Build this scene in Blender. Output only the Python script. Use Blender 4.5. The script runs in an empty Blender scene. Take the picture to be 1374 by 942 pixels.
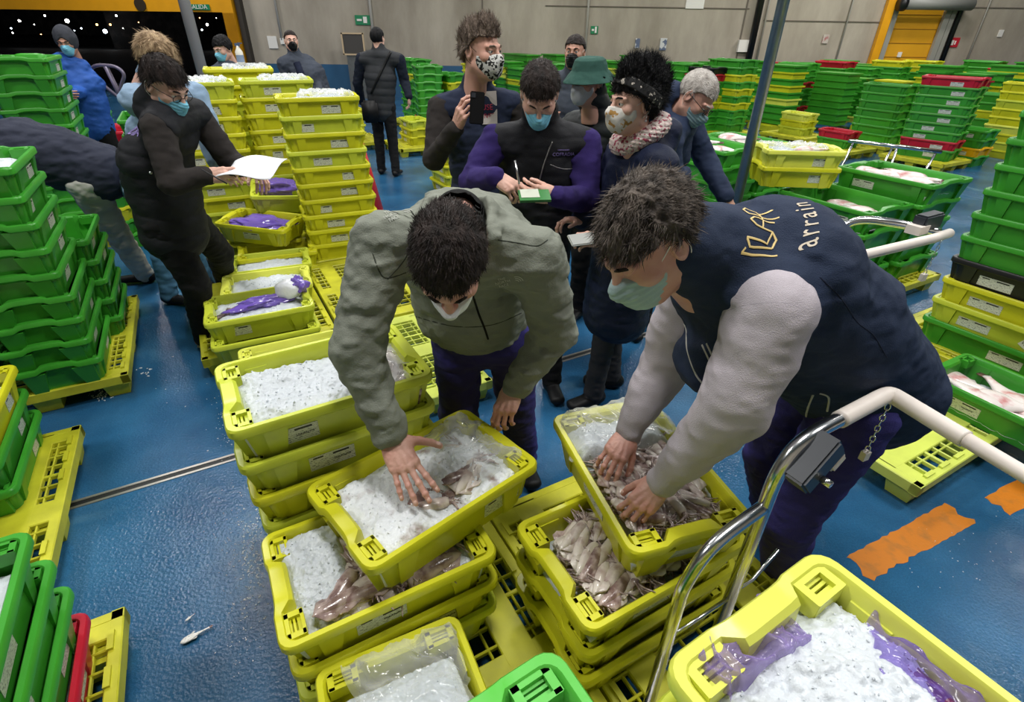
import bpy, bmesh, math, random
import numpy as np
import openvdb
from mathutils import Vector, Matrix, noise
from mathutils.bvhtree import BVHTree
SC = bpy.context.scene
COL = SC.collection
rnd = random.Random(7)
PI = math.pi
# ---------------- camera, world, lamps, exposure ----------------
CAMH, FPX, PITCH, ROLL = 1.84, 703.0, math.radians(31.38), math.radians(-0.79)
_fw = Vector((0, math.cos(PITCH), -math.sin(PITCH))); _rt = Vector((1, 0, 0)); _up = _rt.cross(_fw)
_c, _s = math.cos(ROLL), math.sin(ROLL)
_xi = _rt * _c - _up * _s; _yi = _rt * _s + _up * _c
cam_data = bpy.data.cameras.new('camera'); cam = bpy.data.objects.new('camera', cam_data); COL.objects.link(cam)
cam_data.sensor_width = 36; cam_data.lens = FPX / 1374 * 36; cam_data.clip_start = 0.02; cam_data.clip_end = 200
_m = Matrix((_xi, _yi, -_fw)).transposed().to_4x4(); _m.translation = Vector((0, 0, CAMH)); cam.matrix_world = _m
SC.camera = cam
SC.view_settings.view_transform = 'Standard'; SC.view_settings.look = 'None'
SC.view_settings.gamma = 1.0; SC.view_settings.use_curve_mapping = False
SC.view_settings.exposure = 0.0
world = bpy.data.worlds.new('hall_bounce'); SC.world = world; world.use_nodes = True
world.node_tree.nodes['Background'].inputs[0].default_value = (0.93, 0.97, 1.0, 1)
world.node_tree.nodes['Background'].inputs[1].default_value = 0.28
LAMPS = [(-5.0, .8), (0.2, 1.4), (4.6, 1.6), (-4.4, 6.0), (0.6, 6.8), (8.8, 7.2), (13.0, 6.5), (-6, 12.5), (0, 13.5), (6, 13.5), (12, 13), (-10.5, 15.5), (10.5, 16)]  # last two lamps are added near the far wall to brighten the gate lintel
for i, (x, y) in enumerate(LAMPS):
    ld = bpy.data.lights.new('hall_and_fill_lamp', 'AREA'); ld.shape = 'RECTANGLE'; ld.size = 1.5; ld.size_y = 0.7
    ld.energy = 222; ld.color = (1.0, 0.985, 0.95)
    lo = bpy.data.objects.new('hall_and_fill_lamp', ld); COL.objects.link(lo); lo.location = (x, y, 6.6)

def V(*a): return Vector(a)
def at_y(u, v, Y):
    d = _fw + _xi * ((u - 687) / FPX) - _yi * ((v - 471) / FPX); t = Y / d.y
    return Vector((0, 0, CAMH)) + d * t
def at_z(u, v, z):
    d = _fw + _xi * ((u - 687) / FPX) - _yi * ((v - 471) / FPX); t = (z - CAMH) / d.z
    return Vector((0, 0, CAMH)) + d * t

# ---------------- helpers ----------------
def srgb(r, g, b):
    f = lambda c: (c / 255 / 12.92) if c / 255 <= 0.04045 else ((c / 255 + 0.055) / 1.055) ** 2.4
    return (f(r), f(g), f(b), 1)
def tag(o, label=None, cat=None, group=None, kind=None):
    if label: o['label'] = label
    if cat: o['category'] = cat
    if group: o['group'] = group
    if kind: o['kind'] = kind
    return o
def link(name, data, parent=None, mats=()):
    o = bpy.data.objects.new(name, data); COL.objects.link(o)
    if parent: o.parent = parent
    for m in mats: data.materials.append(m)
    return o
def meshdata(name, verts, faces, smooth=True):
    me = bpy.data.meshes.new(name)
    if isinstance(verts, np.ndarray): verts = verts.tolist()
    if isinstance(faces, np.ndarray): faces = faces.tolist()
    me.from_pydata(verts, [], faces)
    if smooth and len(me.polygons): me.polygons.foreach_set('use_smooth', [True] * len(me.polygons))
    me.update(); return me
def from_bm(name, bm, smooth=False):
    me = bpy.data.meshes.new(name); bm.normal_update(); bm.to_mesh(me); bm.free()
    if smooth and len(me.polygons): me.polygons.foreach_set('use_smooth', [True] * len(me.polygons))
    return me
def auto_smooth(me, ang=40):
    # mark sharp edges by angle, shade smooth elsewhere
    me.polygons.foreach_set('use_smooth', [True] * len(me.polygons))
    bm = bmesh.new(); bm.from_mesh(me)
    lim = math.radians(ang)
    for e in bm.edges:
        if len(e.link_faces) == 2 and e.calc_face_angle(0) > lim: e.smooth = False
    bm.to_mesh(me); bm.free(); return me
def box(bm, c, s, rz=0, rot=None, mi=0):
    M = Matrix.Translation(Vector(c)) @ (rot.to_4x4() if rot else Matrix.Rotation(rz, 4, 'Z')) @ Matrix.Diagonal((*s, 1))
    r = bmesh.ops.create_cube(bm, size=1, matrix=M)
    if mi:
        for f in {f for v in r['verts'] for f in v.link_faces}: f.material_index = mi
    return r['verts']
def wedge(bm, pts_b, pts_t):
    n = len(pts_b); vb = [bm.verts.new(p) for p in pts_b]; vt = [bm.verts.new(p) for p in pts_t]
    bm.faces.new(vb[::-1]); bm.faces.new(vt)
    for i in range(n): bm.faces.new((vb[i], vb[(i + 1) % n], vt[(i + 1) % n], vt[i]))
def tube(bm, pts, r, n=10, closed=False, caps=True):
    pts = [Vector(p) for p in pts]; rs = r if isinstance(r, (list, tuple)) else [r] * len(pts)
    rings = []; up = None
    for i, p in enumerate(pts):
        a = pts[max(i - 1, 0)] if not closed else pts[i - 1]; b = pts[min(i + 1, len(pts) - 1)] if not closed else pts[(i + 1) % len(pts)]
        t = (b - a).normalized()
        if up is None: up = t.orthogonal().normalized()
        up = (up - t * up.dot(t)).normalized() if (up - t * up.dot(t)).length > 1e-6 else t.orthogonal().normalized()
        sd = t.cross(up)
        rings.append([bm.verts.new(p + (up * math.cos(2 * PI * k / n) + sd * math.sin(2 * PI * k / n)) * rs[i]) for k in range(n)])
    m = len(rings)
    for i in range(m if closed else m - 1):
        A, B = rings[i], rings[(i + 1) % m]
        for k in range(n): bm.faces.new((A[k], A[(k + 1) % n], B[(k + 1) % n], B[k]))
    if caps and not closed:
        bm.faces.new(rings[0][::-1]); bm.faces.new(rings[-1])
def smooth_path(pts, n=8):
    pts = [Vector(p) for p in pts]; P = [pts[0]] + pts + [pts[-1]]; out = []
    for i in range(1, len(P) - 2):
        for k in range(n):
            t = k / n; a, b, c, d = P[i - 1], P[i], P[i + 1], P[i + 2]
            out.append(0.5 * ((2 * b) + (c - a) * t + (2 * a - 5 * b + 4 * c - d) * t * t + (3 * b - a - 3 * c + d) * t ** 3))
    out.append(pts[-1]); return out

# ---------------- materials ----------------
def mat(name, col, rough=0.5, metal=0.0, spec=0.5, noise_amt=0.0, noise_scale=8.0, bump=0.0, bump_scale=60.0, emit=None, alpha=None, trans=0.0, sss=0.0, vary=0.0, coat=0.0, sheen=0.0):
    m = bpy.data.materials.new(name); m.use_nodes = True; nt = m.node_tree; N = nt.nodes; L = nt.links
    b = N['Principled BSDF']; b.inputs['Base Color'].default_value = col; b.inputs['Roughness'].default_value = rough
    b.inputs['Metallic'].default_value = metal; b.inputs['Specular IOR Level'].default_value = spec
    if coat: b.inputs['Coat Weight'].default_value = coat; b.inputs['Coat Roughness'].default_value = 0.1
    if sheen: b.inputs['Sheen Weight'].default_value = sheen
    if sss:
        b.inputs['Subsurface Weight'].default_value = sss; b.inputs['Subsurface Radius'].default_value = (0.01, 0.004, 0.002)
    if trans: b.inputs['Transmission Weight'].default_value = trans
    if emit: b.inputs['Emission Color'].default_value = emit[0]; b.inputs['Emission Strength'].default_value = emit[1]
    if alpha is not None: b.inputs['Alpha'].default_value = alpha
    tc = N.new('ShaderNodeTexCoord')
    if noise_amt or vary:
        nz = N.new('ShaderNodeTexNoise'); nz.inputs['Scale'].default_value = noise_scale; nz.inputs['Detail'].default_value = 5
        L.new(tc.outputs['Object'], nz.inputs['Vector'])
        hsv = N.new('ShaderNodeHueSaturation'); hsv.inputs['Color'].default_value = col
        mr = N.new('ShaderNodeMapRange'); mr.inputs['From Min'].default_value = 0.3; mr.inputs['From Max'].default_value = 0.7
        mr.inputs['To Min'].default_value = 1 - noise_amt; mr.inputs['To Max'].default_value = 1 + noise_amt * 0.6
        L.new(nz.outputs['Fac'], mr.inputs['Value'])
        if vary:
            oi = N.new('ShaderNodeObjectInfo'); mv = N.new('ShaderNodeMapRange')
            mv.inputs['To Min'].default_value = 1 - vary; mv.inputs['To Max'].default_value = 1 + vary
            L.new(oi.outputs['Random'], mv.inputs['Value'])
            mu = N.new('ShaderNodeMath'); mu.operation = 'MULTIPLY'; L.new(mr.outputs[0], mu.inputs[0]); L.new(mv.outputs[0], mu.inputs[1])
            L.new(mu.outputs[0], hsv.inputs['Value'])
        else: L.new(mr.outputs[0], hsv.inputs['Value'])
        L.new(hsv.outputs[0], b.inputs['Base Color'])
    if bump:
        n2 = N.new('ShaderNodeTexNoise'); n2.inputs['Scale'].default_value = bump_scale; n2.inputs['Detail'].default_value = 4
        L.new(tc.outputs['Object'], n2.inputs['Vector'])
        bp = N.new('ShaderNodeBump'); bp.inputs['Strength'].default_value = bump; bp.inputs['Distance'].default_value = 0.01
        L.new(n2.outputs['Fac'], bp.inputs['Height']); L.new(bp.outputs[0], b.inputs['Normal'])
    return m
def ramp_mat(name, c1, c2, scale=10, lo=0.4, hi=0.6, rough=0.5, detail=4, bump=0.0, bscale=80, coords='Object', spec=0.5, vec_scale=None, tex='noise', alpha=None):
    m = mat(name, c1, rough, spec=spec, bump=bump, bump_scale=bscale); nt = m.node_tree; N = nt.nodes; L = nt.links
    tc = next(n for n in N if n.type == 'TEX_COORD')
    if tex == 'noise':
        t = N.new('ShaderNodeTexNoise'); t.inputs['Detail'].default_value = detail; out = t.outputs['Fac']
    else:
        t = N.new('ShaderNodeTexVoronoi'); out = t.outputs['Distance']
    t.inputs['Scale'].default_value = scale
    src = tc.outputs[coords]
    if vec_scale:
        mp = N.new('ShaderNodeMapping'); mp.inputs['Scale'].default_value = vec_scale; L.new(src, mp.inputs['Vector']); src = mp.outputs[0]
    L.new(src, t.inputs['Vector'])
    r = N.new('ShaderNodeValToRGB'); r.color_ramp.elements[0].position = lo; r.color_ramp.elements[1].position = hi
    r.color_ramp.elements[0].color = c1; r.color_ramp.elements[1].color = c2
    L.new(out, r.inputs[0]); L.new(r.outputs[0], N['Principled BSDF'].inputs['Base Color'])
    return m
M_ = {}
M_['yellow'] = mat('yellow_plastic', srgb(206, 204, 36), 0.33, noise_amt=0.10, noise_scale=6, vary=0.05, bump=0.05, bump_scale=35)
M_['lime'] = mat('lime_plastic', srgb(198, 208, 62), 0.34, noise_amt=0.09, noise_scale=6, vary=0.05, bump=0.05, bump_scale=35)
M_['pale'] = mat('pale_lime_plastic', srgb(222, 226, 92), 0.34, noise_amt=0.08, noise_scale=6, vary=0.04, bump=0.05, bump_scale=35)
M_['green'] = mat('green_plastic', srgb(60, 152, 44), 0.34, noise_amt=0.12, noise_scale=6, vary=0.12, bump=0.05, bump_scale=35)
M_['bright green'] = mat('bright_green_plastic', srgb(88, 188, 68), 0.32, noise_amt=0.07, noise_scale=6, bump=0.05, bump_scale=35)
M_['red'] = mat('red_plastic', srgb(190, 22, 48), 0.35, noise_amt=0.1, vary=0.06)
M_['black'] = mat('black_plastic', srgb(22, 22, 24), 0.4, noise_amt=0.2)
M_['orange'] = mat('orange_plastic', srgb(240, 180, 20), 0.35, noise_amt=0.1)
M_['pallet'] = mat('pallet_plastic', srgb(196, 194, 44), 0.45, noise_amt=0.22, noise_scale=9, bump=0.1, bump_scale=25)
M_['pallet2'] = mat('pale_pallet_plastic', srgb(206, 218, 96), 0.42, noise_amt=0.12, noise_scale=9)
M_['steel'] = mat('brushed_steel', (0.62, 0.62, 0.63, 1), 0.28, metal=1.0, noise_amt=0.08)
M_['dark steel'] = mat('dull_steel', (0.33, 0.32, 0.31, 1), 0.38, metal=0.9, noise_amt=0.15)
M_['white'] = mat('white_plastic', srgb(232, 228, 222), 0.4)
M_['cream'] = mat('worn_white_grip', srgb(226, 216, 208), 0.45, noise_amt=0.04, noise_scale=30)
M_['box'] = mat('graphite_plastic', srgb(46, 50, 58), 0.4, noise_amt=0.1)
def sticker_mat():
    m = mat('printed_sticker', srgb(215, 215, 205), 0.45); nt = m.node_tree; N = nt.nodes; L = nt.links
    tc = next(n for n in N if n.type == 'TEX_COORD')
    mp = N.new('ShaderNodeMapping'); mp.inputs['Scale'].default_value = (26, 110, 110); L.new(tc.outputs['Object'], mp.inputs['Vector'])
    nz = N.new('ShaderNodeTexNoise'); nz.inputs['Scale'].default_value = 6; nz.inputs['Detail'].default_value = 1
    L.new(mp.outputs[0], nz.inputs['Vector'])
    r = N.new('ShaderNodeValToRGB'); r.color_ramp.elements[0].position = 0.40; r.color_ramp.elements[1].position = 0.46
    r.color_ramp.elements[0].color = srgb(95, 98, 96); r.color_ramp.elements[1].color = srgb(212, 214, 204)
    # rows of print only: wave bands along the short way of the sticker
    wv = N.new('ShaderNodeTexWave'); wv.wave_type = 'BANDS'; wv.bands_direction = 'Z'; wv.inputs['Scale'].default_value = 42
    L.new(tc.outputs['Object'], wv.inputs['Vector'])
    gt = N.new('ShaderNodeMath'); gt.operation = 'GREATER_THAN'; gt.inputs[1].default_value = 0.55; L.new(wv.outputs['Fac'], gt.inputs[0])
    mx = N.new('ShaderNodeMix'); mx.data_type = 'RGBA'; mx.inputs[7].default_value = srgb(214, 216, 207)
    L.new(gt.outputs[0], mx.inputs[0]); L.new(r.outputs[0], mx.inputs[6]); L.new(nz.outputs['Fac'], r.inputs[0])
    L.new(mx.outputs[2], N['Principled BSDF'].inputs['Base Color']); return m
M_['sticker'] = sticker_mat()
M_['ink'] = mat('black_ink', srgb(40, 40, 42), 0.5)
def ice_mat():
    m = mat('crushed_ice', srgb(203, 209, 215), 0.28, spec=0.45, bump=0.25, bump_scale=170, noise_amt=0.04, noise_scale=25)
    m.node_tree.nodes['Principled BSDF'].inputs['Subsurface Radius'].default_value = (0.010, 0.012, 0.014)
    return m
M_['ice'] = ice_mat()
def film_mat(name, col, opac, rough=0.12):
    m = bpy.data.materials.new(name); m.use_nodes = True; nt = m.node_tree; N = nt.nodes; L = nt.links; N.clear()
    o = N.new('ShaderNodeOutputMaterial'); t = N.new('ShaderNodeBsdfTransparent'); g = N.new('ShaderNodeBsdfPrincipled')
    g.inputs['Base Color'].default_value = col; g.inputs['Roughness'].default_value = rough; g.inputs['Specular IOR Level'].default_value = 0.9
    t.inputs[0].default_value = (0.5 + col[0] * .5, 0.5 + col[1] * .5, 0.5 + col[2] * .5, 1)
    mx = N.new('ShaderNodeMixShader'); lw = N.new('ShaderNodeLayerWeight'); lw.inputs[0].default_value = 0.35
    mr = N.new('ShaderNodeMapRange'); mr.inputs['To Min'].default_value = opac; mr.inputs['To Max'].default_value = min(1, opac + 0.45)
    L.new(lw.outputs['Facing'], mr.inputs['Value']); L.new(mr.outputs[0], mx.inputs[0]); L.new(t.outputs[0], mx.inputs[1]); L.new(g.outputs[0], mx.inputs[2]); L.new(mx.outputs[0], o.inputs[0])
    return m
M_['film'] = film_mat('clear_plastic_film', (0.9, 0.92, 0.93, 1), 0.16)
M_['purple film'] = film_mat('purple_plastic_film', srgb(128, 100, 205), 0.62)
# ---------------- the hall ----------------
def floor_mat():
    m = mat('blue_resin_floor', srgb(42, 92, 130), 0.3, spec=0.5); nt = m.node_tree; N = nt.nodes; L = nt.links; b = N['Principled BSDF']; b.inputs['Specular IOR Level'].default_value = 0.3
    tc = next(n for n in N if n.type == 'TEX_COORD')
    n1 = N.new('ShaderNodeTexNoise'); n1.inputs['Scale'].default_value = 1.3; n1.inputs['Detail'].default_value = 6; n1.inputs['Roughness'].default_value = 0.6
    L.new(tc.outputs['Object'], n1.inputs['Vector'])
    r = N.new('ShaderNodeValToRGB'); e = r.color_ramp.elements; e[0].position = 0.32; e[0].color = srgb(24, 66, 102); e[1].position = 0.7; e[1].color = srgb(48, 102, 142)
    L.new(n1.outputs['Fac'], r.inputs[0])
    n2 = N.new('ShaderNodeTexNoise'); n2.inputs['Scale'].default_value = 160; n2.inputs['Detail'].default_value = 2; L.new(tc.outputs['Object'], n2.inputs['Vector'])
    mx = N.new('ShaderNodeMix'); mx.data_type = 'RGBA'; mx.blend_type = 'OVERLAY'; mx.inputs[0].default_value = 0.35
    L.new(r.outputs[0], mx.inputs[6]); L.new(n2.outputs['Fac'], mx.inputs[7])
    # worn pale patches
    n3 = N.new('ShaderNodeTexNoise'); n3.inputs['Scale'].default_value = 2.2; n3.inputs['Detail'].default_value = 8; n3.inputs['Distortion'].default_value = 0.7
    L.new(tc.outputs['Object'], n3.inputs['Vector'])
    r3 = N.new('ShaderNodeValToRGB'); r3.color_ramp.elements[0].position = 0.60; r3.color_ramp.elements[1].position = 0.78
    L.new(n3.outputs['Fac'], r3.inputs[0])
    mx2 = N.new('ShaderNodeMix'); mx2.data_type = 'RGBA'; mx2.inputs[7].default_value = srgb(120, 160, 176)
    fm = N.new('ShaderNodeMath'); fm.operation = 'MULTIPLY'; fm.inputs[1].default_value = 0.35; L.new(r3.outputs[0], fm.inputs[0])
    L.new(fm.outputs[0], mx2.inputs[0]); L.new(mx.outputs[2], mx2.inputs[6]); L.new(mx2.outputs[2], b.inputs['Base Color'])
    # wet film: roughness varies
    n4 = N.new('ShaderNodeTexNoise'); n4.inputs['Scale'].default_value = 0.9; n4.inputs['Detail'].default_value = 4; L.new(tc.outputs['Object'], n4.inputs['Vector'])
    mr = N.new('ShaderNodeMapRange'); mr.inputs['From Min'].default_value = 0.35; mr.inputs['From Max'].default_value = 0.65; mr.inputs['To Min'].default_value = 0.05; mr.inputs['To Max'].default_value = 0.30
    L.new(n4.outputs['Fac'], mr.inputs['Value']); L.new(mr.outputs[0], b.inputs['Roughness'])
    n5 = N.new('ShaderNodeTexNoise'); n5.inputs['Scale'].default_value = 80; n5.inputs['Detail'].default_value = 5; L.new(tc.outputs['Object'], n5.inputs['Vector'])
    bp = N.new('ShaderNodeBump'); bp.inputs['Strength'].default_value = 0.45; bp.inputs['Distance'].default_value = 0.006; L.new(n5.outputs['Fac'], bp.inputs['Height']); L.new(bp.outputs[0], b.inputs['Normal'])
    return m
bm = bmesh.new(); box(bm, (2, 9, -0.05), (44, 26, 0.1)); 
fl = link('floor', from_bm('floor', bm), None, [floor_mat()]); tag(fl, kind='structure')
# floor grid direction of the hall
GY = math.radians(29.5); GX = Vector((math.cos(GY), math.sin(GY), 0)); GN = Vector((-math.sin(GY), math.cos(GY), 0))
# drain channel
bm = bmesh.new(); a = V(-1.97, 1.63, 0); d0 = V(math.cos(math.radians(29.2)), math.sin(math.radians(29.2)), 0)
mid = a + d0 * 1.0
for off, w, z, h in ((-0.021, 0.014, 0.0015, 0.004), (0.021, 0.014, 0.0015, 0.004)):
    box(bm, mid + V(-d0.y, d0.x, 0) * off + V(0, 0, z), (9.0, w, h), math.radians(29.2))
box(bm, mid + V(0, 0, 0.0004), (9.0, 0.03, 0.001), math.radians(29.2), mi=1)
dr = link('trim_drain', from_bm('drain', bm), None, [mat('drain_steel', (0.5, 0.47, 0.44, 1), 0.35, metal=0.8, noise_amt=0.3, noise_scale=4), mat('drain_slot', srgb(20, 22, 24), 0.5)]); tag(dr, kind='structure')
# orange painted line, worn
def patch(name, pts, m, z=0.0012):
    bm = bmesh.new(); vs = [bm.verts.new((p[0], p[1], z)) for p in pts]; bm.faces.new(vs)
    r = bmesh.ops.extrude_face_region(bm, geom=bm.faces[:]); bmesh.ops.translate(bm, verts=[v for v in r['geom'] if isinstance(v, bmesh.types.BMVert)], vec=(0, 0, -0.001))
    bmesh.ops.recalc_face_normals(bm, faces=bm.faces[:])
    return link(name, from_bm(name, bm), None, [m])
Mor = ramp_mat('orange_floor_paint', srgb(200, 118, 28), srgb(160, 104, 44), 14, 0.5, 0.75, rough=0.4, bump=0.15)
def line_pts(p0, p1, w, rough_end=True, seed=1):
    r = random.Random(seed); p0 = Vector(p0); p1 = Vector(p1); t = (p1 - p0).normalized(); n = V(-t.y, t.x, 0); L = (p1 - p0).length
    up = []; dn = []
    k = 26
    for i in range(k + 1):
        s = L * i / k
        up.append(p0 + t * s + n * (w / 2 + r.uniform(-.004, .004))); dn.append(p0 + t * s - n * (w / 2 + (r.uniform(-.004, .003) if i > 12 else r.uniform(-.016, .0))))
    end = [p1 + t * r.uniform(-.02, .03) + n * w * (0.4 - 0.2 * j) for j in range(5)]
    st = [p0 + t * r.uniform(-.03, .03) + n * w * (-0.4 + 0.2 * j) for j in range(5)]
    return [tuple(p) for p in (dn + end[::-1] + up[::-1] + st[::-1])]
o = patch('trim_floor_line', line_pts(V(1.42, 1.36, 0), V(2.04, 1.66, 0), 0.125), Mor); tag(o, kind='structure')
o = patch('trim_floor_line', line_pts(V(2.25, 1.70, 0), V(3.3, 2.2, 0), 0.125, seed=4), Mor); tag(o, kind='structure')
# far wall: y = WY + WS*x
WY, WS, K = 18.6, 0.029, 1.7
def wallp(x, z, off=0.0): return V(x * K, WY + WS * x * K - off, CAMH + (z - CAMH) * K)
def concrete():
    m = mat('cast_concrete', srgb(150, 140, 126), 0.85, noise_amt=0.0); nt = m.node_tree; N = nt.nodes; L = nt.links; b = N['Principled BSDF']
    tc = next(n for n in N if n.type == 'TEX_COORD'); mp = N.new('ShaderNodeMapping'); mp.inputs['Scale'].default_value = (1, 1, 0.35); L.new(tc.outputs['Object'], mp.inputs['Vector'])
    n1 = N.new('ShaderNodeTexNoise'); n1.inputs['Scale'].default_value = 0.9; n1.inputs['Detail'].default_value = 9; n1.inputs['Roughness'].default_value = 0.62; L.new(mp.outputs[0], n1.inputs['Vector'])
    r = N.new('ShaderNodeValToRGB'); e = r.color_ramp.elements; e[0].position = 0.3; e[0].color = srgb(140, 130, 116); e[1].position = 0.7; e[1].color = srgb(184, 174, 159)
    L.new(n1.outputs['Fac'], r.inputs[0]); L.new(r.outputs[0], b.inputs['Base Color']); return m
Mcon = concrete(); Mblue = mat('blue_wall_paint', srgb(42, 88, 124), 0.5, noise_amt=0.1, noise_scale=2)
Mseam = mat('wall_joint', srgb(104, 96, 86), 0.9)
ang = math.atan(WS)
def wbox(bm, x0, x1, z0, z1, th=0.05, off=0.0, mi=0, abs_=False):
    if not abs_:
        a = wallp(x0, z0); b = wallp(x1, z1); X0, X1, Z0, Z1 = a.x, b.x, a.z, b.z
    else: X0, X1, Z0, Z1 = x0, x1, z0, z1
    xc = (X0 + X1) / 2
    box(bm, (xc, WY + WS * xc - off - th / 2 * math.copysign(1, 1), (Z0 + Z1) / 2), ((X1 - X0) / math.cos(ang), th, Z1 - Z0), ang, mi=mi)
bm = bmesh.new()
XL = -4.86 * K
wbox(bm, XL, 6.73 * K, 0, 9, 0.4, -0.4, 0, True); wbox(bm, 7.62 * K, 24, 0, 9, 0.4, -0.4, 0, True); wbox(bm, 6.73 * K, 7.62 * K, 2.9, 9, 0.4, -0.4, 0, True)
wbox(bm, -26, XL, 2.75, 9, 0.4, -0.4, 0, True)
o = link('wall_back', from_bm('wall_back', bm), None, [Mcon]); tag(o, kind='structure')
bm = bmesh.new(); wbox(bm, XL, 1.5 * K, 0.0, CAMH - 0.55 * K, 0.012, 0.0, 0, True)
o = link('trim_blue_band', from_bm('band', bm), None, [Mblue]); tag(o, kind='structure')
# joints between the cast panels
bm = bmesh.new()
for x0, x1, z in ((0.5, 4.1, 2.23), (4.4, 6.5, 2.06), (-3, 0.5, 2.5), (8, 13, 2.3)): wbox(bm, x0, x1, z - 0.008, z + 0.008, 0.02, 0)
for x in (4.05, 9.6, -0.6, 11.5): wbox(bm, x - .012, x + .012, 0.8, 5, 0.02, 0)
o = link('trim_panel_joints', from_bm('joints', bm), None, [Mseam]); tag(o, kind='structure')
# side and rear walls close the hall behind and beside the camera
for nm, c, s in (('wall_left', (-20, 8, 4.5), (0.3, 26, 9)), ('wall_right', (24.2, 8, 4.5), (0.3, 26, 9)), ('wall_rear', (2, -4.2, 4.5), (44, 0.3, 9))):
    bm = bmesh.new(); box(bm, c, s); o = link(nm, from_bm(nm, bm), None, [Mcon]); tag(o, kind='structure')
bm = bmesh.new(); box(bm, (2, 7, 9.1), (44.5, 30, 0.2)); o = link('ceiling', from_bm('ceiling', bm), None, [mat('ceiling_panels', srgb(196, 196, 192), 0.8)]); tag(o, kind='structure')
# yellow loading frame of the open gate
Myel = mat('yellow_painted_steel', srgb(226, 158, 22), 0.45, noise_amt=0.08, noise_scale=3)
bm = bmesh.new()
wbox(bm, -12, -4.83, 2.06, 2.75, 0.3, 0.05); wbox(bm, -5.02, -4.83, 0, 2.06, 0.3, 0.05)
a0 = wallp(-5.02, 0); 
box(bm, (-4.925 * K, WY + WS * -4.925 * K - 0.2, 1.0), (0.19 * K, 0.3, 2.4), ang)
o = link('door_frame_gate', from_bm('gate_frame', bm), None, [Myel]); o.name = 'trim_gate_frame'; tag(o, kind='structure')
bm = bmesh.new(); wbox(bm, -4.80, -4.72, -0.0, 3.2, 0.25, 0.0)
o = link('trim_gate_seal', from_bm('seal', bm), None, [mat('dark_rubber_seal', srgb(52, 46, 40), 0.7)]); tag(o, kind='structure')
# emergency lamp in the lintel
bm = bmesh.new(); p = wallp(-6.35, 2.155, 0.36); tube(bm, [p, p + V(0, -.03, 0)], 0.16, 20)
o = link('vent_disc', from_bm('vent', bm), None, [mat('dark_metal_disc', srgb(52, 42, 30), 0.5)]); o.scale = (1, 1, 1); tag(o, 'dark round vent on the yellow lintel above the open gate', 'vent')
# night outside: yard ground, far dark sheds, lamps, and an added dark box
bm = bmesh.new(); box(bm, (-20, 45, -0.06), (90, 52, 0.1)); o = link('ground_yard', from_bm('yard', bm), None, [mat('night_asphalt', srgb(30, 31, 34), 0.7)]); tag(o, kind='structure')
bm = bmesh.new(); 
box(bm, (-20, 70, 12), (110, 0.5, 26)); box(bm, (-58, 45, 12), (0.5, 52, 26)); box(bm, (-20, 45, 24), (110, 54, 0.5)); box(bm, (-14, 19.4 , 6), (0.01, 0.01, .01)); box(bm, (-26.5, 20.5, 12), (0.4, 4, 26)); box(bm, (30, 45, 12), (0.5, 52, 26))
o = link('wall_night_box', from_bm('night_box', bm), None, [mat('painted_night_dark', srgb(14, 14, 16), 0.9)]); tag(o, kind='structure')  # dark box added round the yard so the gate shows night, not world light
bm = bmesh.new(); box(bm, (-20, 69, 2.5), (100, 0.4, 3.2)); box(bm, (-34, 60, 1.5), (8, 6, 3)); box(bm, (-20, 58, 1.2), (5, 4, 2.4))
o = link('wall_quay_sheds', from_bm('sheds', bm), None, [ramp_mat('dim_sheds', srgb(10, 10, 12), srgb(52, 48, 46), 1.4, .45, .75, rough=.9)]); tag(o, kind='structure')
def glow(c, s): return mat('lamp_glow', c, 0.5, emit=(c, s))
gw, go, gb = glow((1, .97, .9, 1), 14), glow((1, .45, .15, 1), 9), glow((.75, .9, 1, 1), 10)
lampspots = [(26, 28, gw, .16), (60, 21, gw, .12), (90, 28, gw, .26), (15, 38, gb, .1), (130, 33, go, .14), (148, 33, go, .13), (156, 21, gw, .13), (141, 42, gb, .28), (109, 38, gb, .1), (278, 33, gw, .17), (271, 40, gb, .12), (305, 31, go, .12), (307, 43, gb, .1), (268, 24, go, .08), (72, 40, gb, .12), (100, 41, gb, .08), (46, 33, gw, .07), (186, 30, go, .07), (290, 24, gw, .06), (17, 44, gw, .09), (55, 46, go, .08), (165, 38, gw, .07)]
for i, (u, v, m, r) in enumerate(lampspots):
    p = at_y(u, v, 56); bm = bmesh.new(); bmesh.ops.create_icosphere(bm, subdivisions=2, radius=r * .62, matrix=Matrix.Translation(p))
    col = 'orange' if m is go else ('bluish' if m is gb else 'white')
    o = link('yard_lamp', from_bm('yard_lamp', bm, True), None, [m]); tag(o, 'small glowing %s lamp outside in the night beyond the open gate' % col, 'lamp', '%s lamps in the dark yard' % col)
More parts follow.
